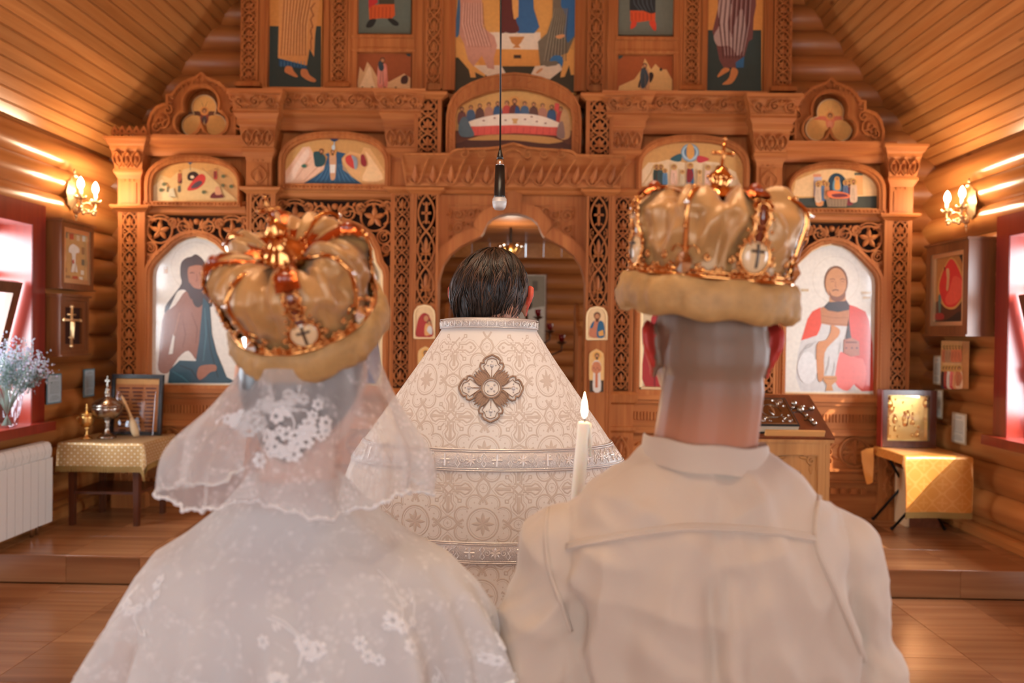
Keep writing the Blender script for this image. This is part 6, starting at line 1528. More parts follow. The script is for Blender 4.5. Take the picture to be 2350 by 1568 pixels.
# book
Mb = Ml @ Matrix.Translation((-.085, -Ls/2+.165, .003))
r = empty('gospel_book', Mb.translation, 'thick gospel book with an embossed silver cover on the lectern', 'book')
bw, bh, bt = .215, .27, .05
sub(r, 'pages', plain('page_edges', lin(222, 208, 184), 0.7, var=.06), lambda mb: mb.obox(Mb @ Matrix.Translation((.004, 0, bt/2)), bw-.012, bh-.012, bt-.012))
sub(r, 'cover', plain('dark_teal_leather', lin(24, 40, 46), 0.5), lambda mb: (mb.obox(Mb @ Matrix.Translation((0, 0, .003)), bw, bh, .006), mb.obox(Mb @ Matrix.Translation((0, 0, bt-.003)), bw, bh, .006), mb.obox(Mb @ Matrix.Translation((-bw/2+.002, 0, bt/2)), .006, bh, bt)))
def clasp(mb):
    f = lambda u, v, h: tuple(Mb @ Vector((u, v, bt+h)))
    mb.obox(Mb @ Matrix.Translation((0, 0, bt+.001)), bw-.014, bh-.014, .002)
    ribbon(mb, [(-.095,-.12),(.095,-.12),(.095,.12),(-.095,.12),(-.095,-.12)], .012, .006, f)
    ribbon(mb, ell(0, 0, .05, .062, 20)+[(.05, 0)], .010, .007, f); leaf(mb, 0, -.05, PI/2, .10, .035, .010, f)
    for a in (-1, 1):
        for b in (-1, 1):
            boss(mb, a*.07, b*.09, .018, .012, f); boss(mb, a*.035, b*.098, .010, .010, f, 6); boss(mb, a*.078, b*.045, .010, .010, f, 6)
            for k in range(3): leaf(mb, a*.05, b*.07, k*2.1, .024, .012, .008, f)
sub(r, 'embossed_plate', M['silver'], clasp)
# cross
Mc = Ml @ Matrix.Translation((.105, .005, .006)) @ Matrix.Rotation(math.radians(14), 4, 'Z')
r = empty('hand_cross', Mc.translation, 'ornate silver hand cross lying beside the gospel book', 'cross')
f = lambda u, v, h: tuple(Mc @ Vector((u, v, h)))
sub(r, 'cross_body', M['silver'], lambda mb: (mb.obox(Mc, .016, .20, .010), mb.obox(Mc @ Matrix.Translation((0, .035, 0)), .125, .016, .010), mb.obox(Mc @ Matrix.Translation((0, .068, 0)), .05, .012, .010), mb.obox(Mc @ Matrix.Rotation(.4, 4, 'Z') @ Matrix.Translation((-.02, -.04, 0)), .05, .010, .010)))
for a, b, s_ in ((0, .10, .016), (.066, .035, .016), (-.066, .035, .016), (0, .035, .020), (0, -.07, .012), (0, -.10, .014), (0, -.02, .010), (.03, .06, .010), (-.03, .06, .010)): sub(r, 'ornament', M['silver'], lambda mb: mb.ball(f(a, b, .006), s_, 8, 5), True)

# ================================================================== hanging microphone
mx, my = onY(1146.5, 450, 2.8).x, 2.8; zA = onY(1146, 483, 2.8).z
r = empty('microphone', (mx, my, zA), 'black microphone with a silver head hanging from a cable', 'microphone')
mz = lambda y: onY(1146, y, 2.8).z
M['mic_black'] = plain('mic_black', (0.006, 0.006, 0.006), 0.3); M['mic_grille'] = plain('mic_grille', (0.62, 0.60, 0.58), 0.45, 0.4, bump=0.4, bscale=600)
sub(r, 'body', M['mic_black'], lambda mb: mb.lathe([(0.0215, mz(455)), (0.0205, mz(450)), (0.0165, mz(380))], (mx, my, 0), 20), True)
sub(r, 'grille', M['mic_grille'], lambda mb: mb.lathe([(0.0, zA), (0.016, zA+.002), (0.022, zA+.010), (0.0248, zA+.022), (0.0252, zA+.027), (0.026, zA+.028), (0.026, zA+.031), (0.0252, zA+.032), (0.0248, zA+.040), (0.022, mz(454))], (mx, my, 0), 24), True)
sub(r, 'connector', M['chrome'], lambda mb: mb.lathe([(0.0150, mz(380)), (0.0152, mz(379)), (0.0148, mz(367))], (mx, my, 0), 18), True)
sub(r, 'boot', M['mic_black'], lambda mb: mb.lathe([(0.0125, mz(367)), (0.011, mz(360)), (0.006, mz(348)), (0.0035, mz(340))], (mx, my, 0), 14), True)
pt = onY(1149.5, 0, 2.8); e = (pt-Vector((mx, my, mz(345)))); sub(r, 'cable', M['mic_black'], lambda mb: mb.tube([(mx, my, mz(345)), tuple(pt), tuple(Vector((mx, my, mz(345)))+e*6.5)], 0.0033, 8), True)

# ================================================================== things in the sanctuary
p0 = onY(1172, 630, YA-.05); p1 = onY(1253, 640, YA-.05); pz = onY(1250, 800, YA-.05)
r = empty('altar_panel', ((p0.x+p1.x)/2, YA-.05, pz.z), 'tall white framed panel on the sanctuary back wall', 'panel')
def ap(mb): mb.col = lin(214, 204, 190); mb.box(p0.x, p1.x, YA-.06, YA-.03, pz.z, p0.z)
sub(r, 'board', M['paint'], ap)
P = Paint(px_on(YA-.062)); P((150, 138, 120), [(1174,633),(1250,633),(1250,703),(1174,716)]); P((60, 52, 46), ell(1212, 700, 9, 12)); P((110,98,84), [(1222,645),(1234,645),(1234,668),(1222,668)]); painted(r, P)  # grey upper part paints shade above the sunlit lower part
for (a, b) in ((p0.x-.012, p0.x), (p1.x, p1.x+.012)): sub(r, 'frame', M['kiot'], lambda mb: mb.box(a, b, YA-.068, YA-.03, pz.z, p0.z+.012))
yc_ = 8.2; cc = onY(1208, 760, yc_); r = empty('candelabrum', (cc.x, yc_, ZS), 'dark branched candle stand with red glass cups behind the priest', 'candle stand')
M['red_glass'] = plain('red_glass', lin(150, 16, 20), 0.1, coat=0.5)
sub(r, 'stand', M['kiot_dark'], lambda mb: mb.lathe([(.18, ZS), (.18, ZS+.03), (.05, ZS+.08), (.025, ZS+.2), (.03, ZS+.6), (.05, ZS+.75), (.02, ZS+.8), (.016, onY(1208, 720, yc_).z)], (cc.x, yc_, 0), 14), True)
for (px_, py_) in ((1208, 695), (1235, 721), (1262, 753), (1289, 779), (1181, 721), (1154, 753), (1127, 779)):
    t = onY(px_, py_, yc_)
    sub(r, 'branch', M['kiot_dark'], lambda mb: (mb.tube([(cc.x, yc_, t.z-.22), ((cc.x+t.x)/2, yc_, t.z-.20), (t.x, yc_, t.z-.12), (t.x, yc_, t.z-.05)], .010, 6), mb.lathe([(.010, t.z-.06), (.052, t.z-.035), (.055, t.z-.028), (.02, t.z-.02)], (t.x, yc_, 0), 10)), True)
    sub(r, 'cup', M['red_glass'], lambda mb: mb.lathe([(.020, t.z-.025), (.032, t.z+.01), (.034, t.z+.045), (.03, t.z+.05)], (t.x, yc_, 0), 12), True)
ch = onY(1172, 572, 9.0); r = empty('chandelier', (ch.x, 9.0, ch.z), 'small hanging lamp glinting in the sanctuary', 'chandelier')
sub(r, 'chain', M['dark_metal'], lambda mb: mb.tube([(ch.x, 9.0, ch.z), (ch.x, 9.0, 2.80)], .012, 6)); sub(r, 'hub', M['gold'], lambda mb: mb.ball((ch.x, 9.0, ch.z), (.05, .05, .07), 10, 6), True)
for k in range(5):
    a = 2*PI*k/5+.3; e = (ch.x+.13*math.cos(a), 9.0+.13*math.sin(a), ch.z+.02)
    sub(r, 'arm', M['gold'], lambda mb: mb.tube([(ch.x, 9.0, ch.z-.03), (ch.x+.08*math.cos(a), 9+.08*math.sin(a), ch.z-.05), e], .008, 6), True); sub(r, 'lamp_glass', M['chrome'], lambda mb: mb.ball((e[0], e[1], e[2]+.02), .028, 8, 5), True)
light('sanctuary_lamp', 'POINT', (ch.x, 8.6, 2.45), 26.0, (1.0, 0.84, 0.66), shadow_soft_size=0.15)
light('sanctuary_fill', 'AREA', (2.35, 9.2, 1.9), 30.0, (1.0, 0.95, 0.88), shape='RECTANGLE', size=0.7, size_y=1.0, aim=(0.0, 10.2, 1.4))  # light added to brighten the sanctuary; no window is built here
# ================================================================== people
from mathutils.bvhtree import BVHTree
def fuse(mb, voxel=0.005, smooth=6, name='body'):
    me = mb.mesh('tmp', [])
    o = bpy.data.objects.new('tmp', me); COL.objects.link(o)
    m = o.modifiers.new('r', 'REMESH'); m.mode = 'VOXEL'; m.voxel_size = voxel; m.use_smooth_shade = True
    if smooth: s = o.modifiers.new('s', 'SMOOTH'); s.factor = 0.5; s.iterations = smooth
    dg = bpy.context.evaluated_depsgraph_get(); ev = o.evaluated_get(dg)
    out = bpy.data.meshes.new_from_object(ev); out.name = name
    bpy.data.objects.remove(o); bpy.data.meshes.remove(me)
    out.polygons.foreach_set('use_smooth', [True]*len(out.polygons)); return out
def paint_verts(me, fn):
    ca = me.color_attributes.new('Col', 'FLOAT_COLOR', 'POINT')
    for i, v in enumerate(me.vertices): ca.data[i].color = (*fn(v.co), 1)
def settle(me, root, name, mat, parent=None):
    me.transform(Matrix.Translation(-root.location)); me.materials.clear(); me.materials.append(mat)
    return link(name, me, parent or root)
def skinmat():
    m, nt, p = newmat('skin'); L = nt.links
    at = N(nt, 'ShaderNodeAttribute', attribute_name='Col'); L.new(at.outputs['Color'], p.inputs['Base Color'])
    p.inputs['Roughness'].default_value = 0.5; p.inputs['Subsurface Weight'].default_value = 0.25; p.inputs['Subsurface Radius'].default_value = (1.0, 0.3, 0.18); p.inputs['Subsurface Scale'].default_value = 0.012
    tc = N(nt, 'ShaderNodeTexCoord'); nz = N(nt, 'ShaderNodeTexNoise'); nz.inputs['Scale'].default_value = 160; b = N(nt, 'ShaderNodeBump'); b.inputs['Strength'].default_value = 0.12; b.inputs['Distance'].default_value = 0.002
    L.new(tc.outputs['Object'], nz.inputs['Vector']); L.new(nz.outputs[0], b.inputs['Height']); L.new(b.outputs[0], p.inputs['Normal']); return m
M['skin'] = skinmat()
def lerp(a, b, t): return tuple(x+(y-x)*t for x, y in zip(a, b))
def sstep(a, b, x): t = min(max((x-a)/(b-a), 0), 1); return t*t*(3-2*t)
def head_shapes(mb, H, tilt=0.0, neck=None, nr=0.062, w=1.0):
    """H = centre of the skull; the face looks along +Y, tilt bows it forward"""
    R = Matrix.Rotation(-tilt, 3, 'X'); T = lambda x, y, z: tuple(H + R @ Vector((x*w, y, z)))
    def ell3(c, r):
        b = MB(); b.ball((0, 0, 0), r, 18, 12); mb.add([tuple(H + R @ (Vector(c)+Vector(v))) for v in b.v], b.f)
    ell3((0, 0.0, 0.015), (0.080*w, 0.099, 0.094)); ell3((0, -0.028, -0.012), (0.076*w, 0.072, 0.082)); ell3((0, 0.035, -0.045), (0.064*w, 0.065, 0.075)); ell3((0, 0.062, -0.095), (0.034, 0.03, 0.025))
    mb.caps(T(0, 0.098, -0.005), 0.010, T(0, 0.120, -0.040), 0.014, 8, 3); mb.caps(T(-0.03, 0.085, 0.015), 0.012, T(0.03, 0.085, 0.015), 0.012, 8, 3)
    mb.caps(T(-0.018, 0.097, -0.073), 0.008, T(0.018, 0.097, -0.073), 0.008, 8, 3)
    for s in (-1, 1):
        mb.caps(T(s*0.045, 0.058, -0.04), 0.026, T(s*0.04, 0.055, -0.07), 0.022, 8, 3)
        P = [T(s*0.082, 0.004, -0.040), T(s*0.087, -0.010, -0.028), T(s*0.097, -0.020, -0.004), T(s*0.098, -0.016, 0.018), T(s*0.092, 0.0, 0.028), T(s*0.083, 0.010, 0.018)]
        for a, b in zip(P, P[1:]): mb.caps(a, 0.0065, b, 0.0065, 8, 3)
        mb.caps(T(s*0.080, 0.0, -0.03), 0.010, T(s*0.088, -0.006, 0.01), 0.009, 8, 3); mb.caps(T(s*0.083, 0.004, -0.040), 0.007, T(s*0.083, 0.004, -0.046), 0.007, 8, 3)
    if neck: mb.caps(tuple(neck), nr*1.05, T(0, -0.018, -0.06), nr, 18, 4)
    return T
def hand(mb, W, d, up, side, curl=0.5, grip=None):
    """wrist W, pointing along d; five fingers, the thumb from the side of the palm"""
    d = Vector(d).normalized(); up = (Vector(up)-d*Vector(up).dot(d)).normalized(); sd = d.cross(up)*side; W = Vector(W)
    mb.caps(W, 0.024, W+d*0.05, 0.022, 10, 3)
    for k in range(4):
        o = (k-1.5)*0.0195; L = (0.075, 0.083, 0.078, 0.062)[k]; b0 = W+d*0.035+sd*o*0.7; b1 = W+d*0.082+sd*o
        mb.caps(b0, 0.013, b1, 0.0105, 8, 3)
        dd = d; p = b1
        for j, f in enumerate((0.45, 0.32, 0.23)):
            dd = (Matrix.Rotation(curl*(0.7+0.3*j), 3, sd*side) @ dd).normalized(); e = p+dd*L*f; mb.caps(p, 0.0098-0.001*j, e, 0.0088-0.001*j, 8, 3); p = e
    t0 = W+d*0.02-sd*0.026; t1 = t0+d*0.036-sd*0.018-up*0.012; t2 = t1+d*0.03+sd*0.006-up*0.012
    mb.caps(t0, 0.015, t1, 0.0115, 8, 3); mb.caps(t1, 0.0115, t2, 0.009, 8, 3)
def loft(mb, rings, n=40, ex=2.3):
    """rings: (z, half width, half depth, x centre, y centre)"""
    rows = []
    for z, a, b, xc, yc in rings:
        rows.append([(xc+a*math.copysign(abs(math.cos(t))**(2/ex), math.cos(t)), yc+b*math.copysign(abs(math.sin(t))**(2/ex), math.sin(t)), z) for t in [2*PI*k/n for k in range(n)]])
    mb.grid(rows, True); L = len(rows); mb.f.append(tuple(range(n))[::-1]); mb.m.append(0); mb.c.append(None); mb.f.append(tuple((L-1)*n+k for k in range(n))); mb.m.append(0); mb.c.append(None)
def body_shapes(mb, x, y, zsh, neck, sw, legs=True, skirt=False):
    loft(mb, [(0.86, .15, .10, x, y), (1.0, .145, .095, x, y), (zsh-0.22, .165, .10, x, y), (zsh-0.08, .17, .10, x, y), (zsh, sw*.75, .07, x, y), (zsh+0.05, .06, .06, x, y)], 24)
    for s in (-1, 1):
        mb.caps((x+s*.09, y, .86), .085, (x+s*.10, y+.01, .50), .056, 12, 3); mb.caps((x+s*.10, y+.01, .50), .054, (x+s*.10, y-.01, .09), .038, 12, 3)
        mb.caps((x+s*.10, y-.03, .04), .036, (x+s*.115, y+.14, .03), .026, 10, 3)
def arm_shapes(mb, sh, el, wr, r=(.050, .042, .040, .028)):
    mb.caps(sh, r[0], el, r[1], 12, 3); mb.caps(el, r[2], wr, r[3], 12, 3)
def displace(me, fn):
    me.update(); ns = [v.normal.copy() for v in me.vertices]
    for v, n in zip(me.vertices, ns): v.co += n*fn(v.co)
    me.update()
def on_surface(me, pts, off=0.001):
    """photo pixels dropped on to a garment's surface"""
    bv = BVHTree.FromPolygons([v.co for v in me.vertices], [p.vertices for p in me.polygons]); R = []
    for a, b in pts:
        h = bv.ray_cast(EYE, ray(a, b).normalized())
        if h[0]: R.append(tuple(h[0]+h[1]*off))
    return R

# ------------------------------------------------------------------ the man on the right
GX, GY = 0.355, 1.16; GH = Vector((GX+0.012, GY, 1.588))
man = empty('person', (GX, GY, 0), 'man seen from behind with cropped hair, white collarless shirt and a gold crown', 'person')
SHR = (GX+.196, GY, 1.305); SHL = (GX-.196, GY, 1.305); ELL = (GX-.250, GY-.01, 1.06); ELR = (GX+.250, GY-.01, 1.06)
CAND = Vector((0.186, 1.36, 0)); WRL = (GX-.175, GY+.135, 1.125); WRR = (GX+.19, GY+.20, 1.02)
mb = MB(); head_shapes(mb, GH, 0.05, Vector((GX, GY-0.005, 1.40)), 0.072, 1.0); body_shapes(mb, GX, GY, 1.30, None, .17)
arm_shapes(mb, (SHL[0], GY, 1.265), ELL, WRL, (.044, .040, .038, .028)); arm_shapes(mb, (SHR[0], GY, 1.265), ELR, WRR, (.044, .040, .038, .028))
hand(mb, WRL, (0.0, 0.9, 0.1), (0.2, 0, 1), 1, 1.15); hand(mb, WRR, (-0.5, 0.8, 0.0), (0, 0, 1), -1, 0.5)
bm_ = fuse(mb, 0.0042, 5, 'body')
SKIN, STUB = lin(178, 116, 84), lin(122, 97, 78)
def manpaint(c):
    p = c-GH; s = lerp(SKIN, lin(190, 112, 92), 0.25*sstep(1.47, 1.42, c.z))
    if abs(p.x) > 0.0835 and c.z > 1.48 and abs(p.y) < 0.05: return lin(186, 52, 40)  # ear's own redness plus light glowing through it, put into the colour
    if c.z > 1.42:
        hl = -0.062 + 0.055*sstep(0.02, 0.075, p.y) + 0.10*sstep(0.07, 0.10, p.y)   # hairline rises to the front
        t = sstep(hl-0.080, hl+0.040, p.z + 0.006*math.sin(p.x*90)); s = lerp(s, STUB, t*0.95)
        if p.y > 0.085 and -0.082 < p.z < -0.064 and abs(p.x) < 0.026: s = lin(170, 90, 84)
    return s
paint_verts(bm_, manpaint); settle(bm_, man, 'body', M['skin'])
def eyes(root, T):
    for s in (-1, 1):
        o = sub(root, 'eye', plain('eye_white', (.75, .73, .70), .2), lambda mb: mb.ball(T(s*0.031, 0.078, -0.004), 0.012, 10, 6), True)
        sub(root, 'iris', plain('iris', lin(70, 50, 36), .2), lambda mb: mb.ball(T(s*0.031, 0.0875, -0.004), (0.006, 0.0035, 0.006), 8, 5), True, parent=o)
Tm = head_shapes(MB(), GH, 0.05); eyes(man, Tm)
M['linen'] = plain('white_linen', lin(196, 176, 157), 0.75, bump=0.10, bscale=420, var=0.03, sheen=0.3)
nt = M['linen'].node_tree
mb = MB()
loft(mb, [(.74, .215, .135, GX, GY), (.90, .205, .128, GX, GY), (1.05, .205, .125, GX, GY-.002), (1.18, .215, .128, GX, GY-.006), (1.25, .218, .126, GX, GY-.010), (1.29, .210, .122, GX, GY-.010), (1.32, .200, .116, GX, GY-.009), (1.35, .186, .108, GX, GY-.006), (1.375, .164, .100, GX, GY-.004), (1.40, .134, .092, GX, GY-.002), (1.42, .104, .084, GX, GY-.002), (1.432, .084, .078, GX, GY-.002)], 44, 2.2)
for s, sh, el, wr in ((-1, SHL, ELL, WRL), (1, SHR, ELR, WRR)):
    mb.caps((GX+s*.150, GY-.004, 1.305), .060, (sh[0]+s*.004, sh[1], sh[2]-.03), .072, 16, 4); mb.caps((sh[0]+s*.004, sh[1], sh[2]-.03), .071, el, .057, 16, 4); mb.caps(el, .057, Vector(el).lerp(Vector(wr), .93), .043, 16, 4)
sh_ = fuse(mb, 0.0055, 9, 'shirt')
def shirtfold(c):
    d = 0.0; bk = sstep(GY+.02, GY-.06, c.y); x = c.x-GX; z = c.z
    d += bk*0.0045*math.sin(x*70+3*math.sin(z*6))*sstep(1.30, 1.10, z)*0.8
    d += bk*(-0.014*math.exp(-((x+0.012-(1.27-z)*.05)/.012)**2)+0.013*math.exp(-((x-.014-(1.27-z)*.05)/.014)**2))*sstep(1.29, 1.25, z)      # box pleat
    d += bk*0.012*math.exp(-((x-.05-(1.40-z)*.30)/.016)**2)*sstep(1.25, 1.33, z)*sstep(1.43, 1.38, z)
    d += bk*0.014*math.exp(-((x-.16-(1.26-z)*.28)/.014)**2)*sstep(1.27, 1.22, z)
    d -= bk*0.018*math.exp(-((x-.19-(1.28-z)*.20)/.013)**2)*sstep(1.30, 1.20, z)
    d -= bk*0.026*math.exp(-((x+.190-(1.24-z)*.10)/.012)**2)*sstep(1.27, 1.18, z)
    sg = 1 if x > 0 else -1
    q1 = 1-2*abs(mnoise.noise(Vector((x*13+sg*z*5, c.y*5, z*4.5-sg*x*4))))
    q2 = 1-2*abs(mnoise.noise(Vector((x*7-sg*z*9+3, c.y*5+2, z*9))))
    d += 0.018*(q1-.5)*(0.35+0.65*sstep(1.36, 1.22, z)) + 0.011*(q2-.5) + 0.003*mnoise.noise(Vector((c.x*34, c.y*34, c.z*26)))
    if abs(x) > .19: d += 0.009*(1-2*abs(mnoise.noise(Vector((x*6, c.y*8, (z+abs(x)*.8)*22)))))*sstep(1.30, 1.18, z); d = d*.6-.002
    return d
displace(sh_, shirtfold)
seamsurf = sh_.copy()
shirt = settle(sh_, man, 'shirt', M['linen'])
def seam(pts, w_, parent=shirt, name='seam'):
    P = [on_surface(seamsurf, [p], 0.0008) for p in pts]; P = [p[0] for p in P if p]
    if len(P) > 2: sub(man, name, M['linen'], lambda mb: mb.tube(P, w_, 6), True, parent=parent)
def cr(P, k=6):
    R = []
    for i in range(len(P)-1):
        p0, p1, p2, p3 = P[max(i-1, 0)], P[i], P[i+1], P[min(i+2, len(P)-1)]
        for j in range(k):
            t = j/k; R.append(tuple(0.5*(2*p1[d]+(p2[d]-p0[d])*t+(2*p0[d]-5*p1[d]+4*p2[d]-p3[d])*t*t+(3*p1[d]-p0[d]-3*p2[d]+p3[d])*t**3) for d in range(len(p1))))
    return R+[P[-1]]
seam(cr([(1300, 1258), (1420, 1236), (1540, 1218), (1640, 1215), (1760, 1222), (1872, 1240)]), .0035); seam(cr([(1300, 1250), (1420, 1228), (1540, 1210), (1640, 1207), (1760, 1214), (1872, 1232)]), .0025)
seam(cr([(1258, 1160), (1252, 1230), (1262, 1310), (1290, 1390), (1310, 1450)]), .0035); seam(cr([(1880, 1130), (1872, 1240), (1905, 1330), (1950, 1430), (1985, 1520)]), .0045)
def collar(mb):
    rows = []
    for i, (zz, k) in enumerate(((1.410, 1.03), (1.420, 1.0), (1.446, .965), (1.449, .95), (1.445, .92), (1.415, .92))):
        rows.append([(GX+.006+.0935*k*math.cos(a)*(1+.004*math.sin(5*a)), GY-.003+.0895*k*math.sin(a), zz-.018*max(0, math.sin(a))-.006*math.cos(a)+.0015*math.sin(7*a)) for a in [2*PI*j/48 for j in range(48)]])
    mb.grid(rows, True)
sub(man, 'collar', M['linen'], collar, True)
mb = MB()
loft(mb, [(.98, .16, .11, GX, GY), (.90, .175, .118, GX, GY), (.80, .172, .112, GX, GY)], 28)
for s in (-1, 1): mb.caps((GX+s*.092, GY, .84), .094, (GX+s*.10, GY+.01, .48), .070, 14, 3); mb.caps((GX+s*.10, GY+.01, .48), .070, (GX+s*.10, GY-.01, .075), .062, 14, 3)
settle(fuse(mb, .009, 4, 'trousers'), man, 'trousers', plain('grey_trousers', lin(80, 80, 86), .8))
for s in (-1, 1): 
    mb = MB(); mb.caps((GX+s*.10, GY-.035, .042), .042, (GX+s*.118, GY+.15, .034), .033, 12, 4); settle(fuse(mb, .006, 4, 'shoe'), man, 'shoe', plain('brown_shoe', lin(74, 46, 30), .35))
# the candle he holds
ctop = onY(1341, 969, 1.36); cbot = ctop + (onY(1324, 1150, 1.36)-ctop)*1.9
r = empty('candle', cbot, 'lit white wax candle in front of the man\'s left shoulder', 'candle')
M['wax'] = plain('wax', lin(244, 232, 214), .4, sub=.5); M['flame'] = emit('candle_flame', (1.0, 0.80, 0.50), 26.0)
ax = (ctop-cbot)
def wax(mb): mb.tube([cbot, cbot+ax*.33, cbot+ax*.66, ctop-ax.normalized()*.004, ctop], [.0118, .0116, .0114, .0112, .0092], 18); mb.tube([ctop+Vector((.009,-.004,-.002)), ctop+Vector((.0105,-.005,-.03)), ctop+Vector((.0112,-.005,-.06))], [.003,.0032,.001], 6)
sub(r, 'wax', M['wax'], wax, True)
sub(r, 'wick', M['dark_metal'], lambda mb: mb.tube([ctop-Vector((0,0,.002)), ctop+Vector((.001,0,.008)), ctop+Vector((.002,0,.012))], .0011, 6), True)
sub(r, 'flame', M['flame'], lambda mb: mb.lathe([(.0, .006), (.0042, .011), (.0058, .019), (.0052, .029), (.0034, .039), (.0014, .047), (0, .053)], ctop, 14), True)
light('candle_light', 'POINT', ctop+Vector((0, .012, .03)), 0.5, (1.0, .66, .34), shadow_soft_size=.012)

# ------------------------------------------------------------------ the priest
PX_, PY_ = 0.004, 1.97; PH = Vector((PX_+.004, PY_+.035, 1.690))
pr_ = empty('person', (PX_, PY_, 0), 'priest seen from behind, swept dark hair and white brocade vestment', 'person')
mb = MB(); head_shapes(mb, PH, 0.32, Vector((PX_, PY_, 1.50)), .064, 1.07); body_shapes(mb, PX_, PY_, 1.42, None, .2)
arm_shapes(mb, (PX_-.2, PY_, 1.40), (PX_-.24, PY_+.08, 1.12), (PX_-.09, PY_+.24, 1.16)); arm_shapes(mb, (PX_+.2, PY_, 1.40), (PX_+.24, PY_+.08, 1.12), (PX_+.09, PY_+.24, 1.16))
hand(mb, (PX_-.09, PY_+.24, 1.16), (.4, .9, .2), (0, 0, 1), 1, .6); hand(mb, (PX_+.09, PY_+.24, 1.16), (-.4, .9, .2), (0, 0, 1), -1, .6)
bm_ = fuse(mb, .0045, 5, 'body')
def prpaint(c):
    p = c-PH
    if abs(p.x) > .090 and c.z > 1.6 and abs(p.y) < .06: return lin(206, 84, 62)
    return lin(196, 138, 108)
paint_verts(bm_, prpaint); settle(bm_, pr_, 'body', M['skin']); eyes(pr_, head_shapes(MB(), PH, .32, None, .06, 1.07))
# hair: a cap under two thousand combed strands
def hairmat(name):
    m, nt, p = newmat(name); at = N(nt, 'ShaderNodeAttribute', attribute_name='Col'); nt.links.new(at.outputs['Color'], p.inputs['Base Color'])
    p.inputs['Roughness'].default_value = .38; p.inputs['Specular IOR Level'].default_value = .6; return m
M['hair'] = hairmat('dark_hair'); rnd = random.Random(21)
HC = Vector((PX_-.002, PY_+.030, 1.702)); HR = Vector((.0955, .112, .108))
def hp(th, ph, k):
    """th from the crown, ph = 0 at the back of the head, + to the right"""
    s, c = math.sin(th), math.cos(th); kk = k
    if th > 1.75: e = th-1.75; s = math.sin(1.75)-.20*e-.16*e*e; c = math.cos(1.75)-e*.86
    return Vector((HC.x+.012*c+HR.x*kk*s*math.sin(ph), HC.y-HR.y*kk*s*math.cos(ph), HC.z+HR.z*kk*c))
def hair(mb):
    mb.col = lin(34, 22, 15)
    rows = []
    for i in range(17):
        row = []
        for j in range(36):
            ph = -PI+2*PI*j/36; end = 2.50 if abs(ph) < .8 else (2.50-(abs(ph)-.8)*1.25 if abs(ph) < 1.9 else 1.12-(abs(ph)-1.9)*.2); row.append(hp(end*i/16, ph, 1.0))
        rows.append(row)
    mb.grid(rows, True)
    for k in range(2300):
        ph0 = rnd.uniform(-2.0, 2.0); clump = round(ph0*7)/7; ph0 = ph0*.55+clump*.45
        th0 = rnd.uniform(.02, 1.5) if rnd.random() < .6 else rnd.uniform(.02, .4); endb = 2.70 if abs(ph0) < .8 else 2.66-(abs(ph0)-.8)*1.2
        L = rnd.uniform(.5, 1.2); th1 = min(th0+L, endb+rnd.uniform(-.12, .10)); 
        if th1-th0 < .15: continue
        w0 = rnd.uniform(0, 6); lift = rnd.uniform(1.0, 1.045); drift = rnd.uniform(-.22, .22)+.10*math.sin(clump*9); base = rnd.random(); c = lerp(lin(22, 13, 8), lin(104, 70, 48), base**3.2)
        mb.col = c; P = []
        for j in range(8):
            t = j/7; th = th0+(th1-th0)*t; ph = ph0+drift*t+.025*math.sin(w0+t*5)+.07*math.sin(clump*13+th*4)+.03*math.sin(clump*31+th*7)
            P.append(hp(th, ph, lift+.018*math.sin(clump*17+th*5)+(.02*t*t if rnd.random() < .02 else 0)))
        mb.tube(P, [.0015, .0015, .0015, .0014, .0013, .0011, .0008, .0003], 3, cap=False)
sub(pr_, 'hair', M['hair'], hair, True)
# vestment
VR = [(1.628, .112, .088), (1.60, .122, .095), (1.53, .168, .120), (1.45, .224, .148), (1.37, .282, .170), (1.287, .338, .188), (1.20, .372, .198), (1.0, .395, .206), (.6, .42, .22), (.16, .44, .24)]
def vr(z):
    z = min(max(z, VR[-1][0]), VR[0][0])
    for (z1, a1, b1), (z0, a0, b0) in zip(VR, VR[1:]):
        if z0 <= z <= z1: t = (z-z0)/(z1-z0); return a0+(a1-a0)*t, b0+(b1-b0)*t
VXC = 0.006
def vest(u, v, h):
    a, b = vr(v); th = u/a; fo = .006*math.sin(th*5+1.0)*sstep(1.3, .9, v); n = Vector((math.sin(th)/a, -math.cos(th)/b, 0)).normalized()
    return (VXC+a*math.sin(th)+n.x*(h+fo), PY_-b*math.cos(th)+n.y*(h+fo), v+h*.35)
M['vest'] = plain('white_brocade', lin(232, 222, 212), .5, bump=.06, bscale=600, var=.03, sheen=.2)
M['vest_pat'] = plain('taupe_silk', lin(208, 191, 176), .42, bump=.1, bscale=700, var=.10, sheen=.2)
M['vest_gold'] = plain('gold_silk', lin(206, 170, 138), .40, .15, bump=.1, bscale=700, var=.15)
M['galloon'] = plain('silver_galloon', lin(212, 204, 198), .36, .55, bump=.6, bscale=420, var=.12)
M['galloon_pat'] = plain('silver_thread', lin(232, 224, 216), .28, .7, bump=.4, bscale=500)
M['bronze_thread'] = plain('bronze_thread', lin(156, 126, 104), .40, .35, bump=.5, bscale=600, var=.25)
mb = MB(); rows = []
zs = [1.628-.012*i for i in range(60)]+[.92-.04*i for i in range(20)]
for z in zs: a, b = vr(z); rows.append([vest(a*(2*PI*k/96-PI), z, 0) for k in range(96)])
mb.grid(rows, True); local(mb, pr_); vs = mb.build('vestment', M['vest'], pr_, True)
def motif(f, lines, leaves, which):
    for P, w_ in lines: pass
def clip(P):  # keep strokes on the cloth below the collar
    return all(p[1] < 1.604 for p in P)
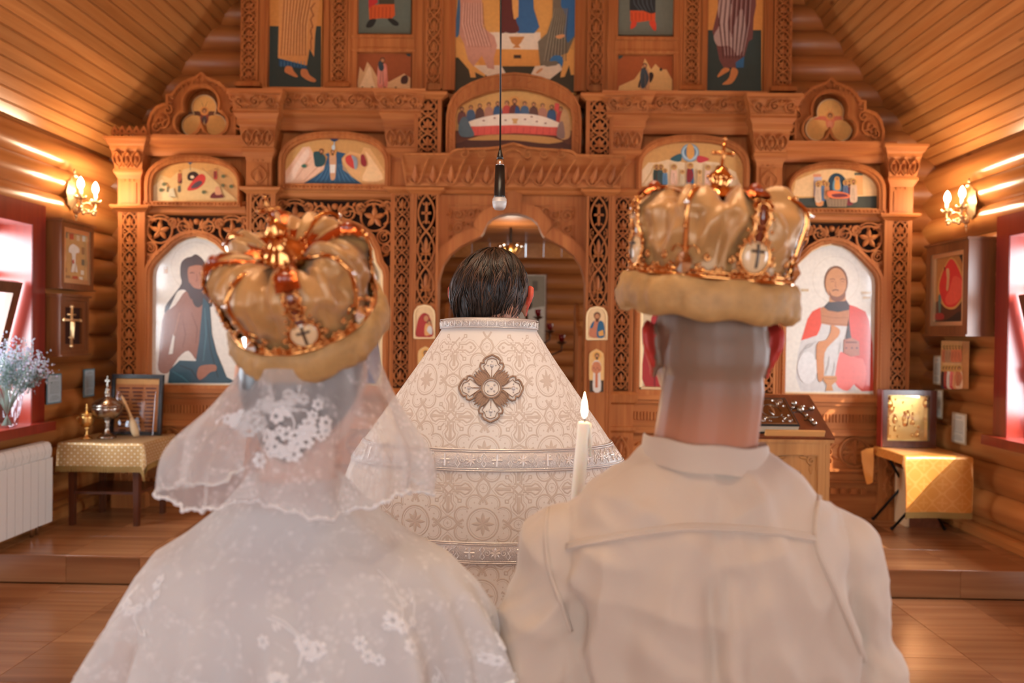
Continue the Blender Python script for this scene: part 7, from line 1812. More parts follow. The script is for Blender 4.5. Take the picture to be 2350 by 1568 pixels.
def cross_motif(mb, cu, cv, s):
    R = lambda P, w_: ribbon(mb, [(cu+a*s, cv+b*s) for a, b in P], w_*s, .00025, vest) if all(cv+b*s < 1.603 for a, b in P) else None
    for k in range(4):
        ca, sa = math.cos(k*PI/2), math.sin(k*PI/2); Q = lambda P: [(a*ca-b*sa, a*sa+b*ca) for a, b in P]
        for t in (-1, 1):
            R(Q([(.010, t*.007), (.030, t*.007), (.040, t*.013), (.047, t*.010), (.056, 0)]), .0042); R(Q([(.014, t*.0125), (.028, t*.0125), (.036, t*.020), (.050, t*.016), (.064, 0)]), .0014)
            R(Q([(.016, t*.016), (.024, t*.024), (.024, t*.031), (.031, t*.031), (.031, t*.024)]), .0036)
        R(Q([(.018, 0), (.046, 0)]), .0085); R(Q([(-.012, -.024), (.012, 0), (.012, .012)]), .0045); R(Q([(.0, -.010), (.010, 0)]), .002)
        if cv+.05*s < 1.6: leaf(mb, cu+.040*s*ca, cv+.040*s*sa, k*PI/2, .016*s, .009*s, .0003, vest)
def medal(mb, cu, cv, s):
    if cv > 1.56: return
    R = lambda P, w_: ribbon(mb, [(cu+a*s, cv+b*s) for a, b in P], w_*s, .00025, vest)
    R(arcp(0, 0, .034, 0, 2*PI, 24), .0034); R(arcp(0, 0, .029, 0, 2*PI, 24), .0012)
    for k in range(8): leaf(mb, cu, cv, k*PI/4, (.022 if k % 2 else .026)*s, .009*s, .0003, vest)
    for k in range(8):
        a = k*PI/4+PI/8; c0, s0 = .047*math.cos(a), .047*math.sin(a); R(arcp(c0, s0, .0185, a-1.9, a+1.9, 12), .0036); R(arcp(c0, s0, .0140, a-1.9, a+1.9, 10), .0010)
        for q_ in range(3):
            b = a+(q_-1)*.25; r_ = .043+.006*(q_ % 2); R([(r_*math.cos(b)-.002, r_*math.sin(b)), (r_*math.cos(b)+.002, r_*math.sin(b))], .0012); R([(r_*math.cos(b), r_*math.sin(b)-.002), (r_*math.cos(b), r_*math.sin(b)+.002)], .0012)
def link_(mb, cu, cv, s, vert):
    R = lambda P, w_: ribbon(mb, [(cu+(a if vert else b)*s, cv+(b if vert else a)*s) for a, b in P], w_*s, .00025, vest) if cv+.03*s < 1.6 else None
    R(arcp(0, 0, .010, 0, 2*PI, 14), .0014)
    for t in (-1, 1): R([(t*.010, -.036), (t*.004, -.026), (-t*.010, -.014), (-t*.016, 0), (-t*.010, .014), (t*.004, .026), (t*.010, .036)], .0052)
    R([(-.004, 0), (.004, 0)], .0016); R([(0, -.004), (0, .004)], .0016)
VU, VV = .162, .160; zm = 1.6-(880-765)*1.79/1800
def weave(mb):
    for i in range(-3, 4):
        for j in range(-1, 6):
            u, v = i*VU, zm-j*VV
            medal(mb, u, v, 1.05); link_(mb, u, v+VV/2, 1.0, True); link_(mb, u+VU/2, v, 1.0, False); cross_motif(mb, u+VU/2, v+VV/2-.002, .98)
sub(pr_, 'woven_pattern', M['vest_pat'], weave, True, parent=vs, kind='stuff')
def bandpart(z0, z1, name, u1=.62):
    def g(mb):
        us = [-u1+2*u1*k/90 for k in range(91)]; rows = []
        for t, h in ((0, .0004), (.03, .0022), (.5, .0026), (.97, .0022), (1, .0004)): rows.append([vest(u, z0+(z1-z0)*t, h) for u in us])
        mb.grid(rows)
    o = sub(pr_, name, M['galloon'], g, True, parent=vs)
    def d(mb):
        H = z1-z0; f = lambda u, v, h: vest(u, z0+v, .0026+h)
        for e in (.05, .13, .87, .95): ribbon(mb, [(-u1+2*u1*k/70, H*e) for k in range(71)], H*.05, .0012, f)
        n = int(2*u1/(H*1.15))
        for i in range(n):
            u = -u1+2*u1*(i+.5)/n
            if i % 2:
                ribbon(mb, [(u, H*.24), (u, H*.76)], H*.09, .0014, f); ribbon(mb, [(u-H*.24, H*.5), (u+H*.24, H*.5)], H*.09, .0014, f)
                for a in range(4): boss(mb, u+H*.15*(1 if a % 2 else -1), H*(.5+.15*(1 if a < 2 else -1)), H*.05, .001, f, 5)
            else:
                for k in range(8): leaf(mb, u, H*.5, k*PI/4, H*.27, H*.12, .0014, f)
                for t in (-1, 1): ribbon(mb, [(u+t*a, b) for a, b in spiral(H*.38, H*.5, H*.16, PI/2, 1.2, 10)], H*.045, .0012, f)
            for t in (-1, 1): ribbon(mb, [(u+H*.575+x_*H*.10*t, H*(.2+.6*y_)) for x_, y_ in ((0, 0), (1, .25), (0, .5), (-1, .75), (0, 1))], H*.04, .0010, f)
    sub(pr_, 'thread_pattern', M['galloon_pat'], d, True, parent=o) if False else None
    q_ = MB(); d(q_); local(q_, pr_); w2 = q_.build('thread_pattern', M['galloon_pat'], o, True); return o
bandpart(1.281, 1.333, 'galloon_band', .66); bandpart(1.075, 1.125, 'galloon_band', .7); bandpart(.82, .868, 'galloon_band', .7)
def neckband(mb):
    rows = []
    for t, h, dz in ((0, .0005, 0), (.04, .004, 0), (.5, .005, 0), (.96, .004, 0), (1.0, .0, .002), (1.0, -.006, .0)):
        z = 1.606+.024*t; a, b = vr(1.606+.022*min(t, .9)); rows.append([(VXC+(a+h)*math.sin(p), PY_-(b+h)*math.cos(p), z+dz+.004*math.cos(p)) for p in [2*PI*k/80 for k in range(80)]])
    mb.grid(rows, True)
nb = sub(pr_, 'neckband', M['galloon'], neckband, True)
q_ = MB(); f = lambda u, v, h: (lambda a, b, th: (VXC+(a+.005+h)*math.sin(th), PY_-(b+.005+h)*math.cos(th), 1.607+v+.004*math.cos(th)))(vr(1.612)[0], vr(1.612)[1], u/.118)
for e in (.0015, .0215): ribbon(q_, [(-.3+.6*k/60, e) for k in range(61)], .0018, .001, f)
for i in range(26):
    u = -.27+.54*(i+.5)/26; ribbon(q_, [(u+a, .0115+b*(1 if i % 2 else -1)) for a, b in spiral(0, 0, .008, 0, 1.3, 10)], .0018, .0012, f); leaf(q_, u+.010, .004, PI/2, .014, .005, .0012, f)
local(q_, pr_); q_.build('thread_pattern', M['galloon_pat'], nb, True)
# embroidered cross on the back
EC = (0.013, 1.6-(896-765)*1.80/1800)
def emb(which):
    def g(mb):
        f = lambda u, v, h: vest(EC[0]+u, EC[1]+v, .0016+h)
        for k in range(4):
            ca, sa = math.cos(k*PI/2), math.sin(k*PI/2); Q = lambda P: [(a*ca-b*sa, a*sa+b*ca) for a, b in P]
            L = 1.0 if k % 2 else 1.02
            if which == 'fill':
                P = Q([(.0, 0), (.024, .006), (.044, .024), (.056, .026), (.058, .018), (.066, .018), (.076, 0), (.066, -.018), (.058, -.018), (.056, -.026), (.044, -.024), (.024, -.006)])
                c0 = Q([(.05, 0)])[0]; mb.add([f(*c0, .002)]+[f(a, b, .0006) for a, b in P], [(0, 1+i, 1+(i+1) % len(P)) for i in range(len(P))])
            elif which == 'cord':
                for t in (-1, 1):
                    ribbon(mb, Q([(.022, t*.005), (.032, t*.010), (.042, t*.024), (.050, t*.028), (.057, t*.026), (.058, t*.018), (.064, t*.020), (.070, t*.014), (.077, 0)]), .0050, .0035, f); ribbon(mb, Q([(.026, t*.003), (.040, t*.013), (.050, t*.020), (.056, t*.014), (.066, t*.010), (.069, 0)]), .0018, .003, f)
                ribbon(mb, Q([(.024, 0), (.046, 0)]), .0022, .003, f)
            elif which == 'spray':
                for j in range(7):
                    a = k*PI/2+PI/4+(j-3)*.13; L2 = .056-.003*abs(j-3); leaf(mb, .018*math.cos(a), .018*math.sin(a), a, L2-.018, .010, .002, f)
            else: boss(mb, *Q([(.052, 0)])[0], .006, .006, f, 10); [boss(mb, *Q([(.052+.009*math.cos(m_), .009*math.sin(m_))])[0], .0025, .004, f, 6) for m_ in (0, PI/2, PI, -PI/2)]
        if which == 'cord': ribbon(mb, arcp(0, 0, .0225, 0, 2*PI, 26), .0045, .004, f); ribbon(mb, arcp(0, 0, .017, 0, 2*PI, 22), .0016, .004, f)
        if which == 'fill': mb.add([f(0, 0, .002)]+[f(.022*math.cos(2*PI*i/24), .022*math.sin(2*PI*i/24), .0018) for i in range(24)], [(0, 1+i, 1+(i+1) % 24) for i in range(24)])
        if which == 'gem': boss(mb, 0, 0, .005, .006, f, 10); [boss(mb, .010*math.cos(m_*PI/2+PI/4), .010*math.sin(m_*PI/2+PI/4), .0034, .005, f, 8) for m_ in range(4)]
    return g
e0 = sub(pr_, 'embroidered_cross', M['vest'], emb('fill'), True, parent=vs)
for w_, m_ in (('spray', M['bronze_thread']), ('cord', M['bronze_thread']), ('gem', M['galloon'])): q_ = MB(); emb(w_)(q_); local(q_, pr_); q_.build({'spray': 'thread_spray', 'cord': 'cord_outline', 'gem': 'sequins'}[w_], m_, vs, True)['kind'] = 'stuff'

# ------------------------------------------------------------------ the bride on the left
BX, BY = -.243, 1.155; BH = Vector((-.232, BY, 1.525))
br = empty('person', (BX, BY, 0), 'woman seen from behind under a white lace veil and tilted gold crown', 'person')
mb = MB(); head_shapes(mb, BH, .03, Vector((BX, BY, 1.33)), .052, .94); body_shapes(mb, BX, BY, 1.26, None, .15)
bSL, bSR = (BX-.155, BY, 1.235), (BX+.160, BY, 1.235); bEL, bER = (BX-.22, BY+.03, 1.0), (BX+.225, BY+.03, 1.0); bWL, bWR = (BX-.10, BY+.22, 1.03), (BX+.10, BY+.22, 1.03)
arm_shapes(mb, bSL, bEL, bWL, (.042, .036, .034, .024)); arm_shapes(mb, bSR, bER, bWR, (.042, .036, .034, .024))
hand(mb, bWL, (.5, .8, .2), (0, 0, 1), 1, .5); hand(mb, bWR, (-.5, .8, .2), (0, 0, 1), -1, .5)
bm_ = fuse(mb, .0045, 5, 'body'); paint_verts(bm_, lambda c: lin(170, 90, 84) if (c.y > BH.y+.085 and abs(c.z-BH.z+.073) < .009 and abs(c.x-BH.x) < .024) else lin(226, 176, 150)); settle(bm_, br, 'body', M['skin']); eyes(br, head_shapes(MB(), BH, .03, None, .05, .94))
def bhair(mb):
    mb.col = lin(44, 34, 30); rows = []; C = BH+Vector((0, -.012, .004)); R = (.084, .108, .104)
    for i in range(15):
        row = []
        for j in range(32):
            ph = -PI+2*PI*j/32; end = 2.35 if abs(ph) < 1.1 else (2.35-(abs(ph)-1.1)*1.2 if abs(ph) < 2.0 else 1.1); th = end*i/14
            k = 1+.012*math.sin(ph*14+th*3); row.append((C.x+R[0]*k*math.sin(th)*math.sin(ph), C.y-R[1]*k*math.sin(th)*math.cos(ph), C.z+R[2]*k*math.cos(th)))
        rows.append(row)
    mb.grid(rows, True)
    for k in range(260):   # low bun
        a, b = rnd.uniform(0, 6.28), rnd.uniform(-1, 1); mb.col = lerp(lin(70, 46, 34), lin(130, 94, 66), rnd.random()); c0 = Vector((BH.x+.004, BH.y-.080, BH.z-.058))
        mb.tube([c0+Vector((.050*math.cos(a+t*.5)*math.sqrt(1-b*b), -.030*abs(math.sin(2*a))*.5-.012, .045*math.sin(a+t*.5)))*(.7+.3*abs(b)) for t in range(4)], .003, 4)
sub(br, 'hair', M['hair'], bhair, True)
M['satin'] = plain('white_dress', lin(222, 216, 210), .6, bump=.08, bscale=300, var=.03, sheen=.2)
mb = MB()
loft(mb, [(.02, .42, .40, BX, BY), (.4, .34, .30, BX, BY), (.75, .22, .18, BX, BY), (.95, .155, .118, BX, BY), (1.10, .165, .118, BX, BY), (1.20, .178, .112, BX, BY-.004), (1.26, .160, .095, BX, BY-.004), (1.30, .10, .075, BX, BY), (1.345, .062, .062, BX, BY)], 48, 2.1)
for s, a, b, c in ((-1, bSL, bEL, bWL), (1, bSR, bER, bWR)): mb.caps((BX+s*.11, BY, 1.25), .05, a, .048, 14, 4); mb.caps(a, .048, b, .054, 14, 4); mb.caps(b, .058, Vector(b).lerp(Vector(c), .45), .07, 14, 4)
dr = fuse(mb, .008, 6, 'dress'); displace(dr, lambda c: .006*mnoise.noise(Vector((c.x*16, c.y*16, c.z*5)))+.006*math.sin(math.atan2(c.y-BY, c.x-BX)*16)*sstep(1.0, .7, c.z)); settle(dr, br, 'dress', M['satin'])
def lacemat(name, net, dense, scale, tint):
    m = bpy.data.materials.new(name); m.use_nodes = True; nt = m.node_tree; nt.nodes.clear(); L = nt.links
    o = N(nt, 'ShaderNodeOutputMaterial'); mx = N(nt, 'ShaderNodeMixShader'); t = N(nt, 'ShaderNodeBsdfTransparent'); d = N(nt, 'ShaderNodeBsdfDiffuse'); tl = N(nt, 'ShaderNodeBsdfTranslucent'); m2 = N(nt, 'ShaderNodeMixShader'); m2.inputs[0].default_value = .35
    d.inputs[0].default_value = (*tint, 1); tl.inputs[0].default_value = (*tint, 1); L.new(d.outputs[0], m2.inputs[1]); L.new(tl.outputs[0], m2.inputs[2])
    tc = N(nt, 'ShaderNodeTexCoord'); nz = N(nt, 'ShaderNodeTexNoise'); nz.inputs['Scale'].default_value = scale; nz.inputs['Detail'].default_value = 3; nz.inputs['Distortion'].default_value = 1.5
    vo = N(nt, 'ShaderNodeTexVoronoi'); vo.inputs['Scale'].default_value = scale*4.5; L.new(tc.outputs['Object'], nz.inputs['Vector']); L.new(tc.outputs['Object'], vo.inputs['Vector'])
    r1 = N(nt, 'ShaderNodeValToRGB'); r1.color_ramp.elements[0].position = .50; r1.color_ramp.elements[1].position = .60; L.new(nz.outputs[0], r1.inputs[0])
    r2 = N(nt, 'ShaderNodeValToRGB'); r2.color_ramp.elements[0].position = .25; r2.color_ramp.elements[1].position = .55; r2.color_ramp.elements[0].color = (1, 1, 1, 1); r2.color_ramp.elements[1].color = (.25, .25, .25, 1); L.new(vo.outputs['Distance'], r2.inputs[0])
    ml = N(nt, 'ShaderNodeMath', operation='MULTIPLY'); L.new(r1.outputs[0], ml.inputs[0]); L.new(r2.outputs[0], ml.inputs[1])
    mr = N(nt, 'ShaderNodeMapRange'); mr.inputs[3].default_value = net; mr.inputs[4].default_value = dense; L.new(ml.outputs[0], mr.inputs[0])
    L.new(mr.outputs[0], mx.inputs[0]); L.new(t.outputs[0], mx.inputs[1]); L.new(m2.outputs[0], mx.inputs[2]); L.new(mx.outputs[0], o.inputs[0]); return m
M['lace'] = lacemat('lace_tulle', .44, .76, 26, lin(236, 232, 230)); M['lace2'] = lacemat('lace_cape', .74, .93, 22, lin(236, 232, 230)); M['lace_thread'] = plain('lace_thread', lin(226, 222, 220), .85)
CR_ = [(1.385, .068, .066, BX, BY), (1.345, .105, .085, BX+.004, BY), (1.30, .165, .105, BX+.008, BY-.004), (1.27, .218, .120, BX+.014, BY-.008), (1.23, .252, .138, BX+.018, BY-.010), (1.16, .288, .158, BX+.018, BY-.008), (1.08, .314, .172, BX+.014, BY-.006), (1.02, .326, .180, BX+.004, BY), (.985, .332, .182, BX+.004, BY), (.90, .34, .184, BX+.004, BY)]
def cape(th, z, off=0.0):
    for (z1, a1, b1, x1, y1), (z0, a0, b0, x0, y0) in zip(CR_, CR_[1:]):
        if z0 <= z <= z1 or z0 is CR_[-1][0]:
            t = min(max((z-z0)/(z1-z0), 0), 1.2)
            if z0 <= z <= z1: break
    a, b, x, y = a0+(a1-a0)*t, b0+(b1-b0)*t, x0+(x1-x0)*t, y0+(y1-y0)*t
    g = sstep(1.30, 1.05, z); fo = g*(.018*math.sin(th*11+.6)+.012*math.sin(th*19+2.0)+.012*math.sin(th*5)+.006*math.sin(th*31+z*6))+.004*mnoise.noise(Vector((th*3, z*8, 1)))
    return Vector((x+(a+fo+off)*math.sin(th), y-(b+fo+off)*math.cos(th), z))
def grid_cloth(fn, th0, th1, z0, z1, nu, nv, hem): 
    rows = []
    for j in range(nv+1):
        row = []
        for i in range(nu+1):
            th = th0+(th1-th0)*i/nu; t = j/nv; z = z0+(z1+hem(th)-z0)*t; row.append(tuple(fn(th, z)))
        rows.append(row)
    return rows
capehem = lambda th: .010*abs(math.sin(th*22))+.115*sstep(.75, 1.35, abs(th))
cp = sub(br, 'lace_cape', M['lace2'], lambda mb: mb.grid(grid_cloth(cape, -2.5, 2.5, 1.385, 1.0, 220, 60, capehem)), True)
VL = [(1.650, .098, .098, -.233, BY), (1.60, .112, .114, -.233, BY), (1.55, .128, .126, -.235, BY), (1.50, .148, .138, -.238, BY), (1.45, .164, .146, -.238, BY), (1.40, .174, .152, -.238, BY), (1.35, .182, .156, -.238, BY), (1.28, .198, .162, -.242, BY)]
def veil(th, z, off=0.0):
    for (z1, a1, b1, x1, y1), (z0, a0, b0, x0, y0) in zip(VL, VL[1:]):
        t = (z-z0)/(z1-z0)
        if z0 <= z <= z1: break
    a, b, x, y = a0+(a1-a0)*t, b0+(b1-b0)*t, x0+(x1-x0)*t, y0+(y1-y0)*t
    g = sstep(1.58, 1.40, z); fo = g*(.011*math.sin(th*9+1.0+3*z)+.009*math.sin(th*16+.4-4*z))+.007*mnoise.noise(Vector((th*4, z*12, 5)))+.006*g*sstep(.5, 1.2, th)*(1+math.sin(z*38+th*3))
    return Vector((x+(a+fo+off)*math.sin(th), y-(b+fo+off)*math.cos(th), z))
vhem = lambda th: .005*abs(math.sin(th*20))+.010*math.cos(th*5+.6)-.012
BCR = Matrix.Translation((-.206, BY-.045, 1.592)) @ Matrix.Rotation(math.radians(-9), 4, 'Y') @ Matrix.Rotation(math.radians(38), 4, 'X') @ Matrix.Scale(.865, 4)
def veilgrid(mb):
    rows = []
    for j in range(61):
        row = []
        for i in range(201):
            th = -2.4+4.8*i/200; bu = math.exp(-((th+.22)/.36)**2); P0 = BCR @ Vector(((.106+.028*bu)*math.sin(th), -(.106+.028*bu)*math.cos(th), .006+.040*bu)); t = j/60; z = P0.z+(1.375+vhem(th)-P0.z)*t
            S_ = veil(th, z); row.append(tuple(P0.lerp(S_, sstep(-.08, .75, t)) if t > 0 else P0)); row[-1] = (row[-1][0], row[-1][1], z)
        rows.append(row)
    mb.grid(rows)
vl = sub(br, 'veil', M['lace'], veilgrid, True)
def flower(mb, f, u, v, r, n=5, a0=0.0):
    for k in range(6): boss(mb, u+r*.66*math.cos(a0+k*PI/3), v+r*.66*math.sin(a0+k*PI/3), r*.36, .0012, f, 7)
    ribbon(mb, arcp(u, v, r*.34, 0, 2*PI, 10), r*.16, .001, f); return
    for k in range(n): leaf(mb, u+r*.12*math.cos(a0+k*2*PI/n), v+r*.12*math.sin(a0+k*2*PI/n), a0+k*2*PI/n, r, r*.62, .0012, f)
    boss(mb, u, v, r*.2, .002, f, 6)
def applique(fn, Rr, spots, cl):
    def g(mb):
        f = lambda u, v, h: tuple(fn(u/Rr, v, .001+h))
        for (u, v, s) in spots:
            for k in range(cl):
                a = rnd.uniform(0, 6.28); d = s*rnd.random()**.6; flower(mb, f, u+d*math.cos(a), v+d*math.sin(a)*1.1, rnd.uniform(.006, .0115), 5, rnd.random()*3)
            for k in range(cl//4): a = rnd.uniform(0, 6.28); ribbon(mb, [(u+s*1.2*t*math.cos(a+t), v+s*1.3*t*math.sin(a+t)) for t in (0, .3, .6, .9, 1.1)], .0022, .0008, f); leaf(mb, u+s*math.cos(a+1), v+s*math.sin(a+1), a+1, .012, .005, .001, f)
    return g
q_ = MB(); applique(veil, .15, [(-.01, 1.490, .028), (.025, 1.462, .024), (-.045, 1.482, .022), (.055, 1.482, .020), (.005, 1.440, .026), (.03, 1.505, .016)], 7)(q_); local(q_, br); q_.build('lace_applique', M['lace_thread'], vl, True)['kind'] = 'stuff'
q_ = MB(); applique(cape, .24, [(.03, 1.17, .05), (.14, 1.21, .05), (-.12, 1.10, .05), (-.22, 1.22, .04), (.0, 1.05, .05), (.2, 1.08, .05), (-.3, 1.14, .05), (.33, 1.15, .05)], 10)(q_); local(q_, br); q_.build('lace_applique', M['lace_thread'], cp, True)['kind'] = 'stuff'
def edge(fn, th0, th1, hem, zb, n=260):
    def g(mb):
        P = [fn(th0+(th1-th0)*i/n, zb+hem(th0+(th1-th0)*i/n)) for i in range(n+1)]; mb.tube(P, .0022, 5)
        for i in range(0, n, 3): mb.ball(P[i], .0036, 6, 4)
    return g
q_ = MB(); edge(veil, -2.4, 2.4, vhem, 1.375)(q_); local(q_, br); q_.build('scalloped_edge', M['lace_thread'], vl, True)
q_ = MB(); edge(cape, -2.5, 2.5, capehem, 1.0)(q_); local(q_, br); q_.build('scalloped_edge', M['lace_thread'], cp, True)
for k in range(9): 
    z = 1.22-.028*k; sub(br, 'pearl_button', M['lace_thread'], lambda mb: mb.ball((BX+.062, BY-.128, z), .006, 8, 5), True)

# ================================================================== the two wedding crowns
M['crown_band'] = plain('gold_brocade_band', lin(180, 138, 84), .6, .05, bump=1.0, bscale=48, var=.42)
M['crown_satin'] = plain('gold_satin_lining', lin(194, 142, 84), .34, .12, bump=.25, bscale=22, var=.34, sheen=.2)
M['crown_metal'] = plain('gilt_crown_metal', (0.66, 0.29, 0.09), .13, 1.0); M['enamel'] = plain('ivory_enamel', lin(232, 196, 150), .12, coat=.8)
M['gem'] = plain('crystal_gem', (.95, .93, .90), .03, 1.0); M['amber'] = plain('amber_gem', lin(150, 56, 20), .06, coat=1.0); M['copper'] = plain('reddish_copper', lin(176, 84, 34), .20, .85, bump=.3, bscale=90); M['brown_enamel'] = plain('brown_enamel', lin(112, 44, 18), .12, coat=.7); M['ink'] = plain('dark_cross', lin(62, 40, 20), .4)
CP = [(.052, .110), (.080, .1125), (.110, .1185), (.138, .1245), (.155, .1230), (.168, .108), (.172, .092), (.168, .072), (.158, .05), (.153, .02)]
def cprof(s):
    s = min(max(s, 0), 1)*(len(CP)-1); i = min(int(s), len(CP)-2); t = s-i; return CP[i][0]+(CP[i+1][0]-CP[i][0])*t, CP[i][1]+(CP[i+1][1]-CP[i][1])*t
def crown(M4, label, seed, k0):
    r = empty('wedding_crown', (0, 0, 0), label, 'crown', 'wedding crowns'); r.matrix_world = M4; rn = random.Random(seed)
    def pt(name, mat, f, smooth=True, parent=None): mb = MB(); f(mb); return mb.build(name, mat, parent or r, smooth)
    def bandf(mb):
        rows = []; n = 120
        for i, (z, rr) in enumerate(((.0, .113), (.002, .122), (.012, .128), (.028, .130), (.044, .127), (.054, .121), (.056, .113))):
            rows.append([((rr+(.006*mnoise.noise(Vector((math.cos(a)*9, math.sin(a)*9, z*70+seed)))+.0028*math.sin(a*27+3*math.sin(a*7)+z*40))*(0 < i < 6))*math.cos(a), (rr+.0035*mnoise.noise(Vector((math.cos(a)*9, math.sin(a)*9, z*70+seed)))*(0 < i < 6))*math.sin(a), z+.003*math.sin(a*9+seed)) for a in [2*PI*k/n for k in range(n)]])
        mb.grid(rows, True)
    pt('band', M['crown_band'], bandf)
    def lining(mb):
        rows = []; n = 160
        for i in range(31):
            s = i/30; row = []
            for k in range(n):
                a = 2*PI*k/n; z, rr = cprof(s); lob = abs(math.cos((a-k0)*4))**.6; g = math.sin(PI*min(s*1.15, 1))
                w_ = (.5-abs(mnoise.noise(Vector((math.cos(a)*3.2, math.sin(a)*3.2, z*17+seed*3)))))*.034-.009 + mnoise.noise(Vector((math.cos(a)*7+5, math.sin(a)*7, z*34)))*.011 + .0025*math.sin(a*34+9*mnoise.noise(Vector((math.cos(a)*2, math.sin(a)*2, z*12))))
                rr2 = rr-.007+(-.010*(1-lob)+w_*.9+.001*lob)*g; zz = z-.006+(w_*1.3-.016*(1-lob)+.010*lob)*sstep(.45, .75, s)*(1-.6*sstep(.8, 1, s))
                row.append((max(rr2, .004)*math.cos(a), max(rr2, .004)*math.sin(a), zz))
            rows.append(row)
        mb.grid(rows, True)
    pt('lining', M['crown_satin'], lining)
    def rim(mb):
        for z, rr, w_ in ((.057, .1155, .0035), (.064, .1165, .002)): mb.tube([(rr*math.cos(a), rr*math.sin(a), z) for a in [2*PI*k/72 for k in range(72)]], w_, 6, closed=True)
        for k in range(56): a = 2*PI*k/56; mb.ball((.1165*math.cos(a), .1165*math.sin(a), .0605), .0026, 6, 4)
    pt('rim', M['crown_metal'], rim)
    for k in range(8):
        a0 = k0+k*PI/4; big = k % 2 == 0
        def S(s, u, h):   # surface point: s up the rib, u sideways, h proud
            z, rr = cprof(s); z2, r2 = cprof(min(s+.02, 1)); z1, r1 = cprof(max(s-.02, 0)); tz, tr = z2-z1, r2-r1; L = math.hypot(tz, tr) or 1; a = a0+u/max(rr, .03)
            R_ = rr+h*tz/L; return ((R_)*math.cos(a), R_*math.sin(a), z-h*tr/L)
        def rib(mb):
            f = lambda u, v, h: S(v, u, .001+h)
            if big:
                for t in (-1, 1): ribbon(mb, [(t*(.010+.004*math.sin(v*9)), v/24+.02) for v in range(23)], .004, .004, f)
                for j in range(7): ribbon(mb, arcp(0, .22+.1*j, .0075, 0, 2*PI, 10) if False else [( .0085*math.cos(q), .24+.09*j+.034*math.sin(q)) for q in [2*PI*m/10 for m in range(11)]], .003, .004, f)
                for j in range(12): 
                    for t in (-1, 1): mb.ball(S(.14+.066*j, t*(.014+.003*math.sin(j)), .004), .0027, 6, 4)
            else:
                ribbon(mb, [(0, v/20*.92+.03) for v in range(21)], .006, .005, f)
                for j in range(6): mb.ball(S(.12+.15*j, 0, .006), .0036, 8, 5)
                for t in (-1, 1):
                    for j in range(2): ribbon(mb, [(t*(.010+.008*math.cos(q)), .05+.09*j+.035*math.sin(q)) for q in [q_*.5 for q_ in range(11)]], .003, .003, f)
        o = pt('arch', M['crown_metal'], rib)
        if big:
            pt('arch_plate', M['copper'], lambda mb: ribbon(mb, [(0, .50+.40*j/14) for j in range(15)], .034, .004, lambda u, v, h: S(v, u, .004+h)), parent=o)
            pt('enamel_strip', M['brown_enamel'], lambda mb: ribbon(mb, [(0, .16+.62*j/20) for j in range(21)], .021, .002, lambda u, v, h: S(v, u, .001+h)), parent=o)
        for t in (-1, 1):
            def fil(mb):
                for (du, ss, r_, tr) in ((.022, .055, .0085, 1.4), (.038, .05, .0065, -1.3), (.030, .12, .005, 1.2)):
                    C0 = Vector(S(ss, t*du, .004)); T0 = Vector((-math.sin(a0+t*du/.116), math.cos(a0+t*du/.116), 0))
                    mb.tube([tuple(C0+T0*a_+Vector((0, 0, b_))) for a_, b_ in spiral(0, 0, r_, PI/2, t*tr, 14)], .0018, 5)
            pt('filigree', M['crown_metal'], fil, parent=o)
        if big:
            C = Vector(S(.10, 0, .004)); nrm = Vector((math.cos(a0), math.sin(a0), .0)); tg = Vector((-math.sin(a0), math.cos(a0), 0)); up = Vector((0, 0, 1))
            D = lambda u, v, h: tuple(C+tg*u+up*(v+.012)+nrm*h)
            med = pt('medallion', M['enamel'], lambda mb: mb.grid([[D(.0205*q*math.cos(2*PI*m/24), .0225*q*math.sin(2*PI*m/24), .008*math.sqrt(max(1-q*q, 0))+.001) for m in range(24)] for q in (1, .85, .6, .3, .01)], True))
            pt('cross_mark', M['ink'], lambda mb: (ribbon(mb, [(0, -.015+.032*j/10) for j in range(11)], .0042, .0015, lambda u, v, h: D(u, v, .008*math.sqrt(max(1-(u/.0205)**2-(v/.0225)**2, 0))+.001+h)), ribbon(mb, [(-.010+.02*j/8, .007) for j in range(9)], .0040, .0015, lambda u, v, h: D(u, v, .008*math.sqrt(max(1-(u/.0205)**2-(v/.0225)**2, 0))+.001+h))), parent=med)
            pt('bezel', M['crown_metal'], lambda mb: (mb.tube([D(.0215*math.cos(2*PI*m/28), .0235*math.sin(2*PI*m/28), .002) for m in range(28)], .0024, 6, closed=True), [mb.ball(D(.0262*math.cos(2*PI*m/16), .0282*math.sin(2*PI*m/16), .003), .0028, 6, 4) for m in range(16)]), parent=med)
            pt('gem', M['amber'], lambda mb: mb.ball(S(.62, 0, .006), (.010, .010, .010), 10, 6), parent=o)
        else:
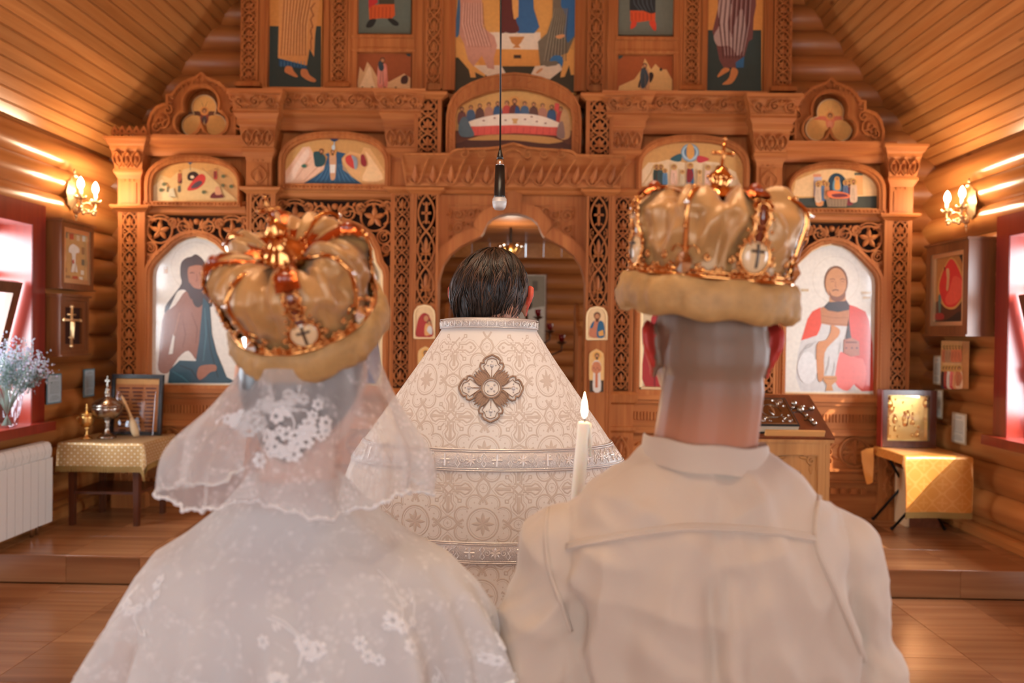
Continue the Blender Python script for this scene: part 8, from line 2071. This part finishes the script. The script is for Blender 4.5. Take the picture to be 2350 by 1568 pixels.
            C = Vector(S(.07, 0, .006)); nrm = Vector((math.cos(a0), math.sin(a0), 0)); tg = Vector((-math.sin(a0), math.cos(a0), 0))
            def gem(mb):
                V = [C+nrm*.010+Vector((0, 0, .004))]+[C+tg*.012*math.cos(q)+Vector((0, 0, .004+.015*math.sin(q)))+nrm*.002 for q in [2*PI*m/8 for m in range(8)]]
                mb.add(V, [(0, 1+m, 1+(m+1) % 8) for m in range(8)])
            pt('gem', M['gem'], gem, False, parent=o)
            pt('gem', M['gem'], lambda mb: mb.ball(S(.42, 0, .008), .0042, 8, 5), parent=o)
    pt('top_plate', M['copper'], lambda mb: mb.grid([[((.012+.050*j/4)*(1+.16*math.cos(8*(q-k0))*(j/4))*math.cos(q), (.012+.050*j/4)*(1+.16*math.cos(8*(q-k0))*(j/4))*math.sin(q), .158+.012*(j/4)**2) for q in [2*PI*m/64 for m in range(64)]] for j in range(5)], True))
    def fin(mb):
        mb.lathe([(.040, .150), (.036, .165), (.022, .178), (.012, .190), (.017, .198), (.017, .204), (.008, .212), (.005, .218)], (0, 0, 0), 18)
        for k in range(14): a = 2*PI*k/14; mb.ball((.036*math.cos(a), .036*math.sin(a), .166), .0036, 6, 4)
        for k in range(8): a = 2*PI*k/8; mb.ball((.018*math.cos(a), .018*math.sin(a), .201), .0028, 6, 4)
    fo = pt('finial', M['crown_metal'], fin)
    pt('finial_cross', M['crown_metal'], lambda mb: (mb.box(-.002, .002, -.002, .002, .216, .254), mb.box(-.013, .013, -.002, .002, .233, .238), [mb.ball(p, .0036, 6, 4) for p in ((0, 0, .256), (.014, 0, .2355), (-.014, 0, .2355), (0, 0, .2355))]), parent=fo)
    return r
# a0 = -90 degrees is the side towards the viewer
crown(Matrix.Translation((GX+.002, GY-.004, 1.628)) @ Matrix.Rotation(math.radians(4.5), 4, 'Y') @ Matrix.Rotation(math.radians(5), 4, 'X'), 'upright gold wedding crown with a cross finial on the man\'s head', 2, math.radians(-75))
crown(BCR, 'gold wedding crown tipped back on the woman\'s veil', 5, math.radians(-78))
